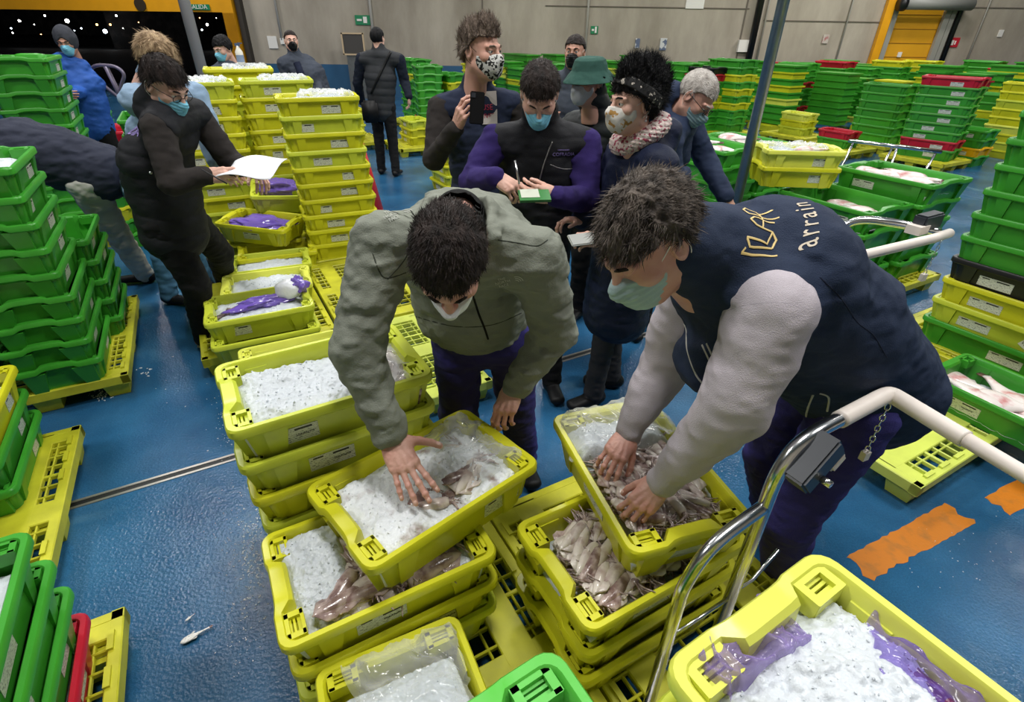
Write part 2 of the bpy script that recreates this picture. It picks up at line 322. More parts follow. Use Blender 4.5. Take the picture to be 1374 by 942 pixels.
# wall furniture
def wall_item(name, x0, x1, z0, z1, m, label, cat, th=0.03, off=0.0, pieces=()):
    bm = bmesh.new(); wbox(bm, x0, x1, z0, z1, th, off + 0.001)
    o = link(name, from_bm(name, bm), None, [m]); tag(o, label, cat)
    for nm, a, b, c, d, mm in pieces:
        b2 = bmesh.new(); wbox(b2, a, b, c, d, 0.012, off + th + 0.002); q = link(nm, from_bm(nm, b2), o, [mm])
    return o
Msg = mat('exit_sign_green', srgb(30, 128, 84), 0.5); Mw = M_['white']
for i, (x, z, lab) in enumerate(((-2.70, 1.98, 'green running man exit sign on concrete wall behind back-turned man'), (1.39, 1.88, 'small green exit sign beside the thin conduit above the green hat'), (4.66, 1.79, 'small green exit sign right of the black down pipe'))):
    s = 0.13 if i == 0 else 0.065
    wall_item('exit_sign', x - s, x + s, z - .072 if i == 0 else z - .06, z + .072 if i == 0 else z + .06, Msg, lab, 'sign', pieces=[('arrow', x - s * .75, x - s * .1, z - .015, z + .015, Mw), ('running_figure', x + s * .1, x + s * .6, z - .045, z + .05, Mw)])
p = wallp(-5.38, 2.13)
so = wall_item('exit_sign', -5.56, -5.20, 2.09, 2.17, Msg, 'green SALIDA exit sign on yellow gate lintel', 'sign', off=0.36)
def text_mesh(body, size, extrude=0.002, align='CENTER', space=1.0):
    c = bpy.data.curves.new('lettering', 'FONT'); c.body = body; c.size = size; c.extrude = extrude; c.align_x = align; c.align_y = 'CENTER'; c.resolution_u = 3; c.space_character = space
    t = bpy.data.objects.new('lettering', c); COL.objects.link(t); dg = bpy.context.evaluated_depsgraph_get()
    me = bpy.data.meshes.new_from_object(t.evaluated_get(dg)); bpy.data.objects.remove(t); bpy.data.curves.remove(c); return me
def text_on(body, size, loc, rot, m, parent, name='lettering', extrude=0.002):
    me = text_mesh(body, size, extrude); o = link(name, me, parent, [m]); o.matrix_local = Matrix.Translation(Vector(loc)) @ rot.to_4x4(); return o
RW = Matrix.Rotation(ang, 3, 'Z') @ Matrix.Rotation(PI / 2, 3, 'X')
text_on('SALIDA', 0.15, wallp(-5.38, 2.13, 0.40), RW, Mw, so)
wall_item('poster', -4.42, -4.26, 1.53, 1.72, Mw, 'white paper notice on concrete wall left of black-masked man', 'poster')
wall_item('switch_box', -4.19, -4.12, 1.60, 1.69, Mw, 'small white wall box at the foot of the conduit', 'box', th=.08)
wall_item('poster', 2.96, 3.28, 2.22, 2.42, Mw, 'white notice high on concrete wall right of centre', 'poster')
Mpic = ramp_mat('pictogram_sheet', srgb(205, 205, 205), srgb(95, 105, 130), 6, .5, .55, rough=.5)
wall_item('pictogram_sign', 2.15, 2.23, 1.61, 1.76, Mpic, 'small white pictogram sheet with blue mark on far wall', 'sign')
wall_item('pictogram_sign', 2.60, 2.72, 1.58, 1.77, Mpic, 'larger white pictogram sheet with dark figure on far wall', 'sign')
wall_item('electric_box', 4.02, 4.2, 1.57, 1.76, Mw, 'white cabinet beside the black down pipe on far wall', 'cabinet', th=.12)
rs = wall_item('fire_sign', 7.88, 8.08, 1.69, 1.84, mat('fire_sign_red', srgb(190, 30, 50), .5), 'red fire equipment sign on wall right of yellow door', 'sign', pieces=[('hose_symbol', 7.92, 7.98, 1.72, 1.80, Mw), ('flame_symbol', 8.0, 8.02, 1.73, 1.79, Mw)])
wall_item('pictogram_sign', 5.55, 5.66, 1.72, 1.86, ramp_mat('pale_pictogram', srgb(190, 180, 170), srgb(170, 110, 110), 8, .5, .6), 'faded reddish pictogram on wall between pole and yellow door', 'sign')
wall_item('poster', 8.75, 8.83, 1.86, 1.97, Mw, 'tiny pale notice on wall far right of the yellow door', 'poster')
def conduit(x, z0, z1, r, m, label, name='conduit', off=.05):
    bm = bmesh.new(); tube(bm, [wallp(x, z0, off), wallp(x, z1, off)], r, 10); o = link(name, from_bm(name, bm, True), None, [m]); tag(o, label, 'pipe'); return o
Mcd = mat('white_conduit', srgb(186, 180, 172), .5)
conduit(-4.16, 1.66, 4.0, .035, Mcd, 'thin white conduit above the black-masked man')
conduit(-2.54, 1.2, 4.0, .04, Mcd, 'thin pale conduit rising behind the back-turned man')
conduit(1.25, 1.2, 4.0, .035, Mcd, 'thin pale conduit left of the small exit sign over green hat')
conduit(4.42, 1.45, 4.0, .03, Mcd, 'thin pale conduit right of the black down pipe')
conduit(5.9, 1.45, 4.0, .02, Mcd, 'thin grey wire on the wall left of yellow door')
conduit(8.35, 1.4, 4.0, .02, Mcd, 'thin grey wire on the wall right of the fire sign')
conduit(4.25, 1.45, 4.0, .10, M_['black'], 'thick black down pipe on the far concrete wall', 'drain_pipe', .13)
conduit(7.86, 1.2, 4.0, .07, M_['black'], 'black pipe at the right edge of yellow door', 'drain_pipe', .11)
# yellow sectional door
bm = bmesh.new(); wbox(bm, 6.73, 7.62, 0.0, 2.34, 0.06, -0.1); 
for z in (1.3, 1.52, 1.74, 1.96, 2.18): wbox(bm, 6.75, 7.6, z - .006, z + .006, 0.01, -0.04, mi=1)
o = link('door_1', from_bm('door', bm), None, [mat('yellow_door_panel', srgb(222, 160, 30), .5, noise_amt=.06, noise_scale=2), mat('door_groove', srgb(160, 112, 20), .6)]); tag(o, kind='structure')
bm = bmesh.new(); wbox(bm, 6.50, 6.64, 0.6, 3.6, 0.14, 0.02)
o = link('trim_door_post', from_bm('post', bm), None, [Myel]); tag(o, kind='structure')
bm = bmesh.new(); wbox(bm, 6.66, 6.75, 0.6, 2.3, 0.1, 0.02); wbox(bm, 7.60, 7.70, 0.6, 2.3, 0.1, 0.02); wbox(bm, 7.71, 7.79, .6, 2.6, .1, .02)
o = link('trim_door_jambs', from_bm('jamb', bm), None, [mat('galvanised_jamb', srgb(150, 148, 140), .5)]); tag(o, kind='structure')
bm = bmesh.new(); tube(bm, [wallp(6.70, 2.33, .35), wallp(7.92, 2.33, .35)], 0.15, 18)
o = link('roller_housing', from_bm('roller', bm, True), None, [mat('grey_roller', srgb(128, 128, 124), .5)]); tag(o, 'grey roller tube above the yellow door', 'roller shutter')
b2 = bmesh.new(); tube(b2, [wallp(6.63, 2.33, .35), wallp(6.72, 2.33, .35)], 0.19, 18); link('end_cap', from_bm('cap', b2, True), o, [M_['black']])
wall_item('notice', 7.04, 7.11, 1.52, 1.60, Mw, 'small white notice taped on the yellow door', 'poster', off=-.03)
# steel pole and pale leaning pole
bm = bmesh.new(); p0 = at_y(985, 285, 4.35); p1 = at_y(1055, 0, 4.35); bt = V(p0.x, 4.35, 0); tube(bm, [bt, V(p0.x, 4.35, 9)], 0.04, 20)
o = link('steel_post', from_bm('post', bm, True), None, [M_['dark steel']]); tag(o, 'tall round steel post rising among green crates', 'post')
bm = bmesh.new(); p0 = at_y(270, 90, 8.6); tube(bm, [V(p0.x, 8.6, 0), V(p0.x + 0.0, 8.6, 9)], 0.075, 16)
o = link('white_post', from_bm('post', bm, True), None, [mat('grey_white_paint', srgb(176, 172, 170), .5)]); tag(o, 'pale grey round post in front of the dark open gate', 'post')
# ---------------- crates and pallets ----------------
def ring_xy(hx, hy, r, inx=0.0, iny=0.0, ns=10, nc=4):
    # rounded rectangle; returns list of (x, y, side flag, lateral coordinate)
    out = []
    hx -= inx; hy -= iny; r = min(r, hx * .5, hy * .5)
    def seg(ax, ay, bx, by, fl):
        for k in range(ns): t = k / ns; out.append((ax + (bx - ax) * t, ay + (by - ay) * t, fl))
    def cor(cx, cy, a0):
        for k in range(nc): a = a0 + PI / 2 * k / nc; out.append((cx + r * math.cos(a), cy + r * math.sin(a), 'c'))
    seg(hx, -hy + r, hx, hy - r, 'e'); cor(hx - r, hy - r, 0)
    seg(hx - r, hy, -hx + r, hy, 's'); cor(-hx + r, hy - r, PI / 2)
    seg(-hx, hy - r, -hx, -hy + r, 'w'); cor(-hx + r, -hy + r, PI)
    seg(-hx + r, -hy, hx - r, -hy, 's'); cor(hx - r, -hy + r, 1.5 * PI)
    return out
def sstep(x, a, b):
    t = min(1, max(0, (x - a) / (b - a))); return t * t * (3 - 2 * t)
def crate_mesh(name, L=.61, W=.40, H=.158):
    bm = bmesh.new(); hx, hy = L / 2, W / 2
    spec = [  # inset x, inset y, z, corner radius, kind
        (.055, .040, 0.0, .03, 'b'), (.050, .036, .004, .03, 'b'), (.028, .022, H - .032, .03, 'b'),
        (.004, .004, H - .033, .036, 'lip'), (.0, .0, H - .028, .038, 'lip'), (.0, .0, H - .006, .038, 'top'), (.004, .004, H, .036, 'top'),
        (.020, .018, H, .028, 'in'), (.025, .023, H - .006, .026, 'in2'), (.034, .028, H - .045, .024, 'in3'), (.056, .042, .010, .02, 'b'), (.062, .048, .006, .02, 'b')]
    rings = []
    for inx, iny, z, r, kd in spec:
        ring = []
        for x, y, fl in ring_xy(hx, hy, r + .0, inx, iny, ns=14):
            zz = z; xx = x
            if fl in 'ew' or (fl == 'c' and abs(y) < hy * .6):
                m = 1 - sstep(abs(y), W * .155, W * .215)       # hand-hold bulge in the middle of the short side
                sg = 1 if x > 0 else -1
                if kd == 'top': zz += .012 * m
                if kd == 'lip': zz += .016 * m; xx -= sg * .006 * m
                if kd == 'top': xx -= sg * .008 * m
                if kd == 'in': zz += .012 * m; xx -= sg * .026 * m
                if kd == 'in2': zz += .008 * m; xx -= sg * .030 * m
                if kd == 'in3': xx -= sg * .024 * m
                if kd == 'b' and 0.02 < z: xx -= sg * .012 * m
            ring.append(bm.verts.new((xx, y, zz)))
        rings.append(ring)
    n = len(rings[0])
    for a, b in zip(rings[:-1], rings[1:]):
        for k in range(n): bm.faces.new((a[k], a[(k + 1) % n], b[(k + 1) % n], b[k]))
    bm.faces.new(rings[0][::-1]); bm.faces.new(rings[-1])
    # corner pads with a slotted eye, one at each end of both short sides
    for sx in (-1, 1):
        for sy in (-1, 1):
            cx = sx * (hx - .045); cy = sy * (hy - .068)
            z0 = H - .004
            for dx, dy, w, d in ((-.0215, 0, .009, .074), (.019, 0, .014, .074), (0, -.031, .05, .016), (0, .031, .05, .016)):
                box(bm, (cx + sx * dx, cy + dy, z0 - .021), (w, d, .042))
            box(bm, (cx, cy, z0 - .034), (.04, .06, .012))
            for dx, w in ((-.0135, .012), (.0, .006), (.0125, .012)): box(bm, (cx + sx * dx, cy, z0 - .016), (w, .05, .010))
    # nesting posts: tapered legs under the rim
    zt = H - .03
    for sx in (-1, 1):
        for sy in (-1, 1):
            yb, yt = sy * (hy - .085), sy * (hy - .095)
            for (w0, w1) in ((.030, .048),):
                pb = [(sx * (hx - .06), yb - w0, .0), (sx * (hx - .036), yb - w0, .0), (sx * (hx - .036), yb + w0, .0), (sx * (hx - .06), yb + w0, .0)]
                pt = [(sx * (hx - .04), yt - w1, zt), (sx * (hx - .004), yt - w1, zt), (sx * (hx - .004), yt + w1, zt), (sx * (hx - .04), yt + w1, zt)]
                wedge(bm, pb, pt)
            xb, xt = sx * (hx - .115), sx * (hx - .12)
            pb = [(xb - .02, sy * (hy - .05), 0), (xb + .02, sy * (hy - .05), 0), (xb + .02, sy * (hy - .032), 0), (xb - .02, sy * (hy - .032), 0)]
            pt = [(xt - .034, sy * (hy - .03), zt), (xt + .034, sy * (hy - .03), zt), (xt + .034, sy * (hy - .006), zt), (xt - .034, sy * (hy - .006), zt)]
            wedge(bm, pb, pt)
        # stiffening ribs under the long rims
    bmesh.ops.recalc_face_normals(bm, faces=bm.faces[:])
    me = from_bm(name, bm); return auto_smooth(me, 38)
CR = {'small': ((.61, .40, .158), None), 'big': ((.80, .49, .172), None), 'mid': ((.70, .46, .165), None), 'wide': ((.76, .58, .180), None)}
CRM = {}
def crate_data(kind, color):
    k = (kind, color)
    if k not in CRM:
        base = CRM.get(kind)
        if base is None: base = CRM[kind] = crate_mesh('fish_crate', *CR[kind][0])
        me = base.copy(); me.materials.clear(); me.materials.append(M_[color]); CRM[k] = me
    return CRM[k]
STK = {}
def sticker_data(w=.105, h=.045):
    k = (w, h)
    if k not in STK:
        bm = bmesh.new(); box(bm, (0, 0, 0), (w, .0012, h)); 
        box(bm, (w * .2, -.0008, h * .34), (w * .36, .0006, h * .12), mi=1); box(bm, (-w * .3, -.0008, h * .36), (w * .22, .0006, h * .1), mi=1)
        me = from_bm('sticker', bm); me.materials.append(M_['sticker']); me.materials.append(M_['ink']); STK[k] = me
    return STK[k]
NCR = {}
WORD = {'yellow': 'yellow', 'lime': 'lime yellow', 'pale': 'pale lime', 'green': 'green', 'red': 'red', 'black': 'black', 'orange': 'orange', 'bright green': 'bright green'}
def crate(x, y, z, yaw, kind, color, label, group=None, stickers=('f',), tilt=(0, 0), spos=0.0):
    """z = height of the rim"""
    L, W, H = CR[kind][0]
    o = bpy.data.objects.new('fish_crate', crate_data(kind, color)); COL.objects.link(o)
    R = Matrix.Rotation(yaw, 4, 'Z') @ Matrix.Rotation(math.radians(tilt[0]), 4, 'Y') @ Matrix.Rotation(math.radians(tilt[1]), 4, 'X')
    o.matrix_world = Matrix.Translation((x, y, z)) @ R @ Matrix.Translation((0, 0, -H))
    tag(o, label, 'crate', group)
    sw = .14 if kind == 'small' else .17
    for s in stickers:
        st = bpy.data.objects.new('sticker', sticker_data(sw, .058)); COL.objects.link(st); st.parent = o
        wl = (.022 + .036) / 2
        sl = math.atan((.036 - .022) / (H - .036)); zc = H * .45; iny = .036 - .014 * (zc / (H - .032))
        inx = .050 - .022 * (zc / (H - .032))
        if s == 'f': st.matrix_local = Matrix.Translation((spos, -(W / 2 - iny) - .001, zc)) @ Matrix.Rotation(sl, 4, 'X')
        if s == 'b': st.matrix_local = Matrix.Translation((spos, (W / 2 - iny) + .001, zc)) @ Matrix.Rotation(PI, 4, 'Z') @ Matrix.Rotation(sl, 4, 'X')
        if s == 'l': st.matrix_local = Matrix.Translation((-(L / 2 - inx) + .010, 0, zc)) @ Matrix.Rotation(-PI / 2, 4, 'Z') @ Matrix.Rotation(sl, 4, 'X')
        if s == 'r': st.matrix_local = Matrix.Translation(((L / 2 - inx) - .010, 0, zc)) @ Matrix.Rotation(PI / 2, 4, 'Z') @ Matrix.Rotation(sl, 4, 'X')
    return o
ORD = ['top', 'second', 'third', 'fourth', 'fifth', 'sixth', 'seventh', 'eighth', 'ninth', 'tenth', 'eleventh', 'twelfth', 'thirteenth']
def stack(x, y, yaw, colors, where, kind='small', stickers=('f',), z0=None, pitch=None, jit=.006, lean=(0, 0), group=True, pos='below the top'):
    """colors: bottom to top. where: phrase that finds the stack"""
    n = len(colors); L, W, H = CR[kind][0]
    z0 = z0 if z0 is not None else (.14 + H - .02); pitch = pitch or (.125 if kind == 'small' else .135)
    out = []
    for k, c in enumerate(colors):
        idx = n - 1 - k
        if idx == 0: lab = '%s crate topping the %s' % (WORD[c], where)
        else: lab = '%s crate, %s down in the %s' % (WORD[c], ORD[min(idx, 12)], where)
        if len(lab.split()) > 16: print('LONG', lab)
        out.append(crate(x + rnd.uniform(-jit, jit) + lean[0] * k, y + rnd.uniform(-jit, jit) + lean[1] * k, z0 + pitch * k + .02 * 0, yaw + rnd.uniform(-.012, .012) * (jit > 0), kind, c, lab, 'crates stacked in the %s' % where, stickers, spos=rnd.choice([-.14, -.05, .08, .14, .1])))
    return out
def pallet_mesh(L=1.2, W=.8, H=.14):
    bm = bmesh.new(); hx, hy = L / 2, W / 2; t = .028; zt = H - t / 2
    for s in (-1, 1):
        box(bm, (0, s * (hy - .02), H - .028), (L, .04, .056)); box(bm, (s * (hx - .02), 0, H - .028), (.04, W, .056))
    for yb in (-.245, .245): box(bm, (0, yb * W / .8, zt), (L - .06, .11 * W / .8, t))
    for xb in (-.0,): box(bm, (xb, 0, zt), (.13, W - .06, t * .98))
    for xb in (-.53 + .0, .53): box(bm, (xb * L / 1.2, 0, zt), (.07, W - .06, t * .97))
    # lattice bars
    nx, ny = 17, 10
    for i in range(1, nx): box(bm, (-hx + L * i / nx, 0, zt - .002), (.009 if i % 4 else .016, W - .04, t - .004))
    for j in range(1, ny): box(bm, (0, -hy + W * j / ny, zt - .003), (L - .04, .008, t - .006))
    # raised locating marks
    for sx in (-1, 1):
        for sy in (-1, 1):
            for q in range(3): box(bm, (sx * (hx - .12 - .13 * q), sy * (hy - .03), H + .004), (.07, .018, .012))
    for fx in (-hx + .09, 0, hx - .09):
        for fy in (-hy + .08, 0, hy - .08):
            w0, w1 = .05, .075
            wedge(bm, [(fx - w0, fy - w0, 0), (fx + w0, fy - w0, 0), (fx + w0, fy + w0, 0), (fx - w0, fy + w0, 0)], [(fx - w1, fy - w1 * .9, H - .03), (fx + w1, fy - w1 * .9, H - .03), (fx + w1, fy + w1 * .9, H - .03), (fx - w1, fy + w1 * .9, H - .03)])
    bmesh.ops.bevel(bm, geom=[e for e in bm.edges if e.calc_length() > .6], offset=.004, segments=1, affect='EDGES')
    return from_bm('pallet', bm)
PAL = {}
def pallet(x, y, yaw, label, L=1.2, W=.8, m='pallet', z=0.0, group='plastic pallets under the crates'):
    k = (L, W, m)
    if k not in PAL: PAL[k] = pallet_mesh(L, W); PAL[k].materials.append(M_[m])
    o = bpy.data.objects.new('pallet', PAL[k]); COL.objects.link(o); o.location = (x, y, z); o.rotation_euler.z = yaw
    tag(o, label, 'pallet', group); return o
def along(p, a=0, b=0):  # offset on the hall grid
    q = Vector(p) + GX * a + GN * b; return q.x, q.y
Y29 = GY
# positions on the hall grid: a along GX, b along GN
def ab(a, b): p = GX * a + GN * b; return p.x, p.y
Y = 'yellow'; LM = 'lime'; PA = 'pale'; G = 'green'; RD = 'red'
P = pallet
P(*ab(.25, 1.31), Y29 + PI / 2, 'yellow lattice pallet under the squid stack, front row centre')
P(*ab(.25, .10), Y29 + PI / 2, 'yellow lattice pallet under the ice bag crate at the bottom edge')
P(*ab(1.06, .76), Y29 + PI / 2, 'yellow lattice pallet under the whole squid stack beside trolley')
P(*ab(.08, 3.8), Y29 + PI / 2, 'yellow pallet under the iced crates by black trousers')
P(*ab(.90, 3.84), Y29 + PI / 2, 'empty yellow lattice pallet behind the green jacket', m='pallet')
P(*ab(.82, 2.70), Y29 + PI / 2, 'pale lime pallet half hidden behind the green jacket', 1.0, .6, m='pallet2')
P(*ab(.86, 5.08), Y29 + PI / 2, 'yellow pallet under the tallest single yellow stack')
P(*ab(.06, 5.9), Y29 + PI / 2, 'yellow pallet under the yellow stacks beside the paper sheet')
C1 = stack(-.387, 1.028, Y29, ['lime', 'yellow', 'yellow'], 'bare squid stack in front of green jacket', z0=.285, jit=.004)
C2 = stack(-.598, 1.405, math.radians(31.5), [Y, Y, LM, Y, LM, LM], 'tall lime stack left of the green jacket', jit=.012)
C3 = crate(-.260, 1.175, .675, math.radians(42.5), 'small', 'yellow', 'yellow crate of iced fish lying askew under the green jacket man\'s hand', tilt=(0.5, -1.5), spos=.16)
C5 = stack(.372, 1.083, Y29, [Y, Y, Y], 'stack of whole squid left of the trolley tubes', z0=.285, jit=.008)
C4 = crate(.420, 1.236, .678, math.radians(107), 'small', 'yellow', 'yellow crate of squid turned crosswise under the hands of navy vest man', stickers=('b',), spos=-.02)
C6 = stack(-.20, .545, math.radians(-64.5), [Y, Y], 'low stack with tied ice bag at the bottom edge', z0=.275, stickers=(), jit=.004)
C7 = stack(.074, .150, math.radians(-57.6), [G, G, G, 'bright green'], 'green stack cut off by the bottom edge', z0=.56, stickers=(), jit=0)
C8 = stack(.553, .267, math.radians(-57.8), [Y, LM, PA, LM, PA, LM, PA], 'pale lime stack on the trolley, bottom right corner', z0=.30, stickers=('l',), jit=0)
# crates by the black trousers
D = stack(-1.564, 2.90, math.radians(27), [LM, LM], 'pair with purple bag and dark fish', jit=.0); D[0].location.x += .03; D[0].location.y -= .05
E1 = crate(-1.80, 3.53, .27, math.radians(23), 'small', 'pale', 'pale lime crate of ice between two iced crates, second behind the purple bag')
F1 = crate(-1.937, 3.92, .27, math.radians(23), 'small', 'lime', 'lime crate of ice farthest of three in the row by the black shoe')
B2 = crate(-1.20, 2.50, .28, math.radians(28), 'small', 'pale', 'pale yellow crate with a little ice just behind the tall lime stack', stickers=())
Gs = stack(-1.514, 4.505, math.radians(24), [Y, Y, Y, Y, Y, Y, LM, Y, LM, Y], 'tallest single yellow stack left of the red cone', jit=.012, lean=(-.003, .0))
Hr = stack(*ab(.70, 5.62), math.radians(26), [LM, Y, LM, LM, Y, Y, Y, Y, Y, LM], 'yellow stack directly behind the tallest single one', pitch=.131, jit=.012)
Hl = stack(*ab(.06, 5.58), math.radians(26), [Y, LM, Y, LM, Y, Y, Y, Y, Y, LM], 'yellow stack behind the white paper sheet', pitch=.131, jit=.012)
Hm = stack(*ab(.48, 6.30), math.radians(26), [Y, Y, LM, Y, Y, LM, Y, LM, Y, Y], 'rear yellow stack below the black mask man', pitch=.137, jit=.012, stickers=())
T0 = stack(*ab(.30, 4.98), math.radians(18), [Y, LM], 'loose pile under the tipped purple bag crates', jit=.01, stickers=())
T0b = crate(-1.98, 4.18, .27, math.radians(24), 'small', 'yellow', 'yellow crate with a dark fish below the tipped crates')
T1 = crate(-2.13, 4.33, .47, math.radians(-8), 'small', 'yellow', 'tipped yellow crate with flat purple bag, lower of two by the paper', tilt=(3, 3))
T2 = crate(-2.03, 4.74, .62, math.radians(24), 'small', 'lime', 'tipped lime crate with puffed purple bag and ice lump, upper of two', tilt=(5, 6), stickers=())
# --- right side ---
P(*ab(3.0, 1.06), Y29, 'pale lime lattice pallet beside the orange floor line', 1.2, 1.0, 'pallet2')
C9 = crate(2.57, 2.17, .30, math.radians(-62), 'mid', 'green', 'green crate of white-bellied fish on the pale pallet, right edge', stickers=('f',), spos=-.13)
P(*ab(4.12, .92), Y29 + PI / 2, 'yellow pallet under the slanting green and black stack, right edge', 1.2, .8)
C10 = stack(3.07, 2.82, math.radians(-60.5), [G, LM, Y, 'black', G, G, G, G, G, G], 'tall mixed stack with the black crate, right edge', 'big', z0=.30)
P(2.84, 4.27, Y29, 'yellow pallet under the large green crates behind navy vest', 1.2, 1.0)
N = stack(2.566, 4.13, math.radians(-60.5), [G, G, G, G], 'nearer pair of big green stacks behind the navy vest', 'wide', z0=.30, pitch=.157, jit=.015)
M = stack(3.12, 4.40, math.radians(-60.5), [G, G, G, G, G], 'big green stack with white fish, behind the navy vest', 'wide', z0=.30, pitch=.153, jit=.02)
Yt = stack(2.27, 4.45, math.radians(-4), ['yellow', 'pale'], 'two yellow crates set on the big green crates', z0=.955, jit=.0, stickers=('f',))
P(2.05, 5.3, Y29, 'yellow pallet under the green fish stacks behind the steel post', 1.2, 1.0)
K1 = stack(1.82, 5.19, math.radians(-60.5), [G] * 6, 'green stack of white fish left of the steel post', 'big', z0=.30, stickers=())
K2 = stack(2.27, 5.44, math.radians(-60.5), [G] * 6, 'green stack of iced fish crossed by the steel post', 'big', z0=.30, stickers=())
# --- left side ---
P(-2.84, 2.80, Y29 + PI / 2, 'yellow pallet under the tall green stack at the left edge', 1.2, .8)
L1 = stack(-2.575, 2.575, math.radians(119.5), [G] * 9, 'tall green stack in front of bending worker, left edge', z0=.29, stickers=('f',), lean=(0, 0))
L1b = stack(-2.80, 3.10, math.radians(119.5), [G] * 5, 'shorter green stack behind the tall left edge stack', z0=.27, stickers=('f',))
L1c = stack(-2.99, 2.38, math.radians(119.5), [G] * 8, 'green stack cut by the left edge beside the tallest', z0=.27, stickers=())
P(-4.2, 5.35, Y29 + PI / 2, 'yellow pallet under the upper left green stack', 1.2, 1.0)
L2 = stack(-4.40, 5.30, math.radians(119.5), [G] * 11, 'upper left green stack below the blue hooded jacket', 'big', z0=.30, pitch=.13, stickers=('f',))
L2b = stack(-3.72, 5.75, math.radians(119.5), [G] * 7, 'green stack right of the upper left stack', 'big', z0=.30, pitch=.13, stickers=())
P(*ab(-1.27, 2.22), Y29 + PI / 2, 'yellow lattice pallet under the yellow-topped pile, left edge')
L3 = stack(-2.26 + .15 - .175 + .0, 2.0 - .265 - .10, math.radians(119.5), [G, G, Y], 'low pile of three at the left edge', stickers=('f',), z0=.27)
L3b = stack(-2.31, 1.44, math.radians(119.5), [G, G], 'green pair by left edge behind low pile', stickers=())
P(*ab(-1.02, .98), Y29 + PI / 2, 'yellow pallet under the red crate in the bottom left corner')
L4 = stack(-1.33 + .15 - .175, .985 - .265 - .10, math.radians(119.5), [RD, G, G, G], 'pile in the bottom left corner beside the blue floor', stickers=('f',), z0=.27)
# --- distant rows; the grid of pallets recedes to the far wall ---
FAR = []; PALS = []
def far(u, v, colors, where, kind='big', yaw=None, pal=True, pitch=None, dx=0, dy=0, n2=True):
    p = at_z(u, v, 0); x, y = p.x + dx, p.y + dy + .25
    yw = math.radians(-60.5) if yaw is None else yaw
    if any((x - q[0]) ** 2 + (y - q[1]) ** 2 < 1.0 for q in PALS): pal = False
    if pal: PALS.append((x, y)); P(x, y, Y29 + PI / 2, 'pallet under the %s' % where, 1.0, .9)
    s = stack(x, y, yw, colors, where, kind, stickers=('f', 'l') if y < 10 else (), z0=(.30 if kind == 'big' else .28) - (0 if pal else .14), pitch=pitch, jit=.012)
    FAR.append((x, y)); return s
def rc(n, *over):
    c = [G] * n
    for i, k in over: c[i] = k
    return c
far(1250, 226, rc(9, (1, RD), (8, RD)), 'stack topped by a red crate of ice', yaw=math.radians(-50), pitch=.128)
far(1178, 203, rc(7), 'green stack just left of the red-topped stack')
far(1292, 222, [G, 'orange', G, G], 'short stack with one orange crate', pal=True)
far(1318, 204, rc(6, (3, Y)), 'green stack between the orange crate and far yellow stack', pal=True)
far(1350, 214, [Y, LM, Y, PA, Y, Y, LM, Y, Y], 'far all-yellow stack at the right edge', 'small', pitch=.132)
far(1128, 210, [G, RD], 'low red-topped pair left of trolley rail', 'small', pal=True)
far(1072, 192, [LM, Y, PA], 'low yellow pile right of the steel post', 'small', pal=True)
far(972, 186, [G, G, G, Y, G, Y, G, Y, G, G], 'striped green and yellow stack right of grey-haired man', pitch=.125)
far(936, 184, [G, G, G, G, Y, Y, G, G, RD, 'black'], 'stack topped by a black crate', pitch=.125)
far(905, 178, rc(9, (2, Y)), 'green stack left of the black-topped stack', pitch=.128)
far(1058, 168, rc(9, (1, RD), (5, RD)), 'green stack banded with two red crates', pitch=.125)
far(1106, 165, rc(9, (2, Y), (3, Y), (8, RD)), 'stack with two yellow layers and red top', pitch=.128)
far(1142, 163, rc(9, (4, RD)), 'green stack with one red layer left of yellow door', pitch=.128)
far(1180, 160, rc(9, (8, Y)), 'green stack with a yellow top below yellow door', pitch=.128)
far(1220, 158, rc(9, (7, Y), (8, Y)), 'stack with two yellow top layers behind red-topped stack', pitch=.128)
far(1300, 160, rc(9, (4, RD), (6, Y)), 'distant stack right of red-topped one, one red layer', pitch=.13)
far(1335, 164, rc(9, (8, RD), (5, Y)), 'distant red-topped stack near the right edge', pitch=.13)
far(860, 160, rc(8), 'green stack behind the black-haired woman', pitch=.13)
far(815, 158, rc(9), 'green stack right of the green hat', pitch=.13)
far(737, 160, rc(8), 'green stack left of the green hat', pitch=.128)
far(576, 192, [G, RD, G, G, G, G, G, G, G], 'green stack with red layer behind the phone holder', 'big', pitch=.125, yaw=math.radians(-75))
far(560, 172, rc(9, (8, G), (6, Y)), 'rear green stack by the back-turned man', 'big', pitch=.128)
far(608, 190, [LM, Y, G, G, Y, Y, G, Y, G], 'striped stack just left of the phone holder', 'big', pitch=.125)
far(642, 166, [Y, Y, LM, Y, Y, Y, Y, Y], 'distant yellow stack behind the phone holder', 'big', pitch=.13)
far(604, 262, [Y, LM, Y, Y], 'low yellow pile at the phone holder\'s elbow', 'small', yaw=math.radians(-60), pal=False)
far(556, 206, [Y, Y, LM], 'low yellow pile beside the back-turned man\'s shoes', 'small')
far(470, 200, [Y, LM, Y, Y], 'low yellow pile left of the back-turned man', 'small')
far(128, 205, [G, G, G, Y], 'short yellow-topped pile by pallet truck', 'big', pitch=.14)
far(150, 250, [G, G, G, RD], 'short red-topped pile left of black vest', 'big', pitch=.13)
far(180, 330, [G, G, Y, G], 'low green pile between the bending worker and black vest', 'small', yaw=math.radians(-60), pal=False)
far(118, 262, [G, G, Y, LM], 'low pile with yellow top behind the bending worker', 'small', yaw=math.radians(-60), pal=False)
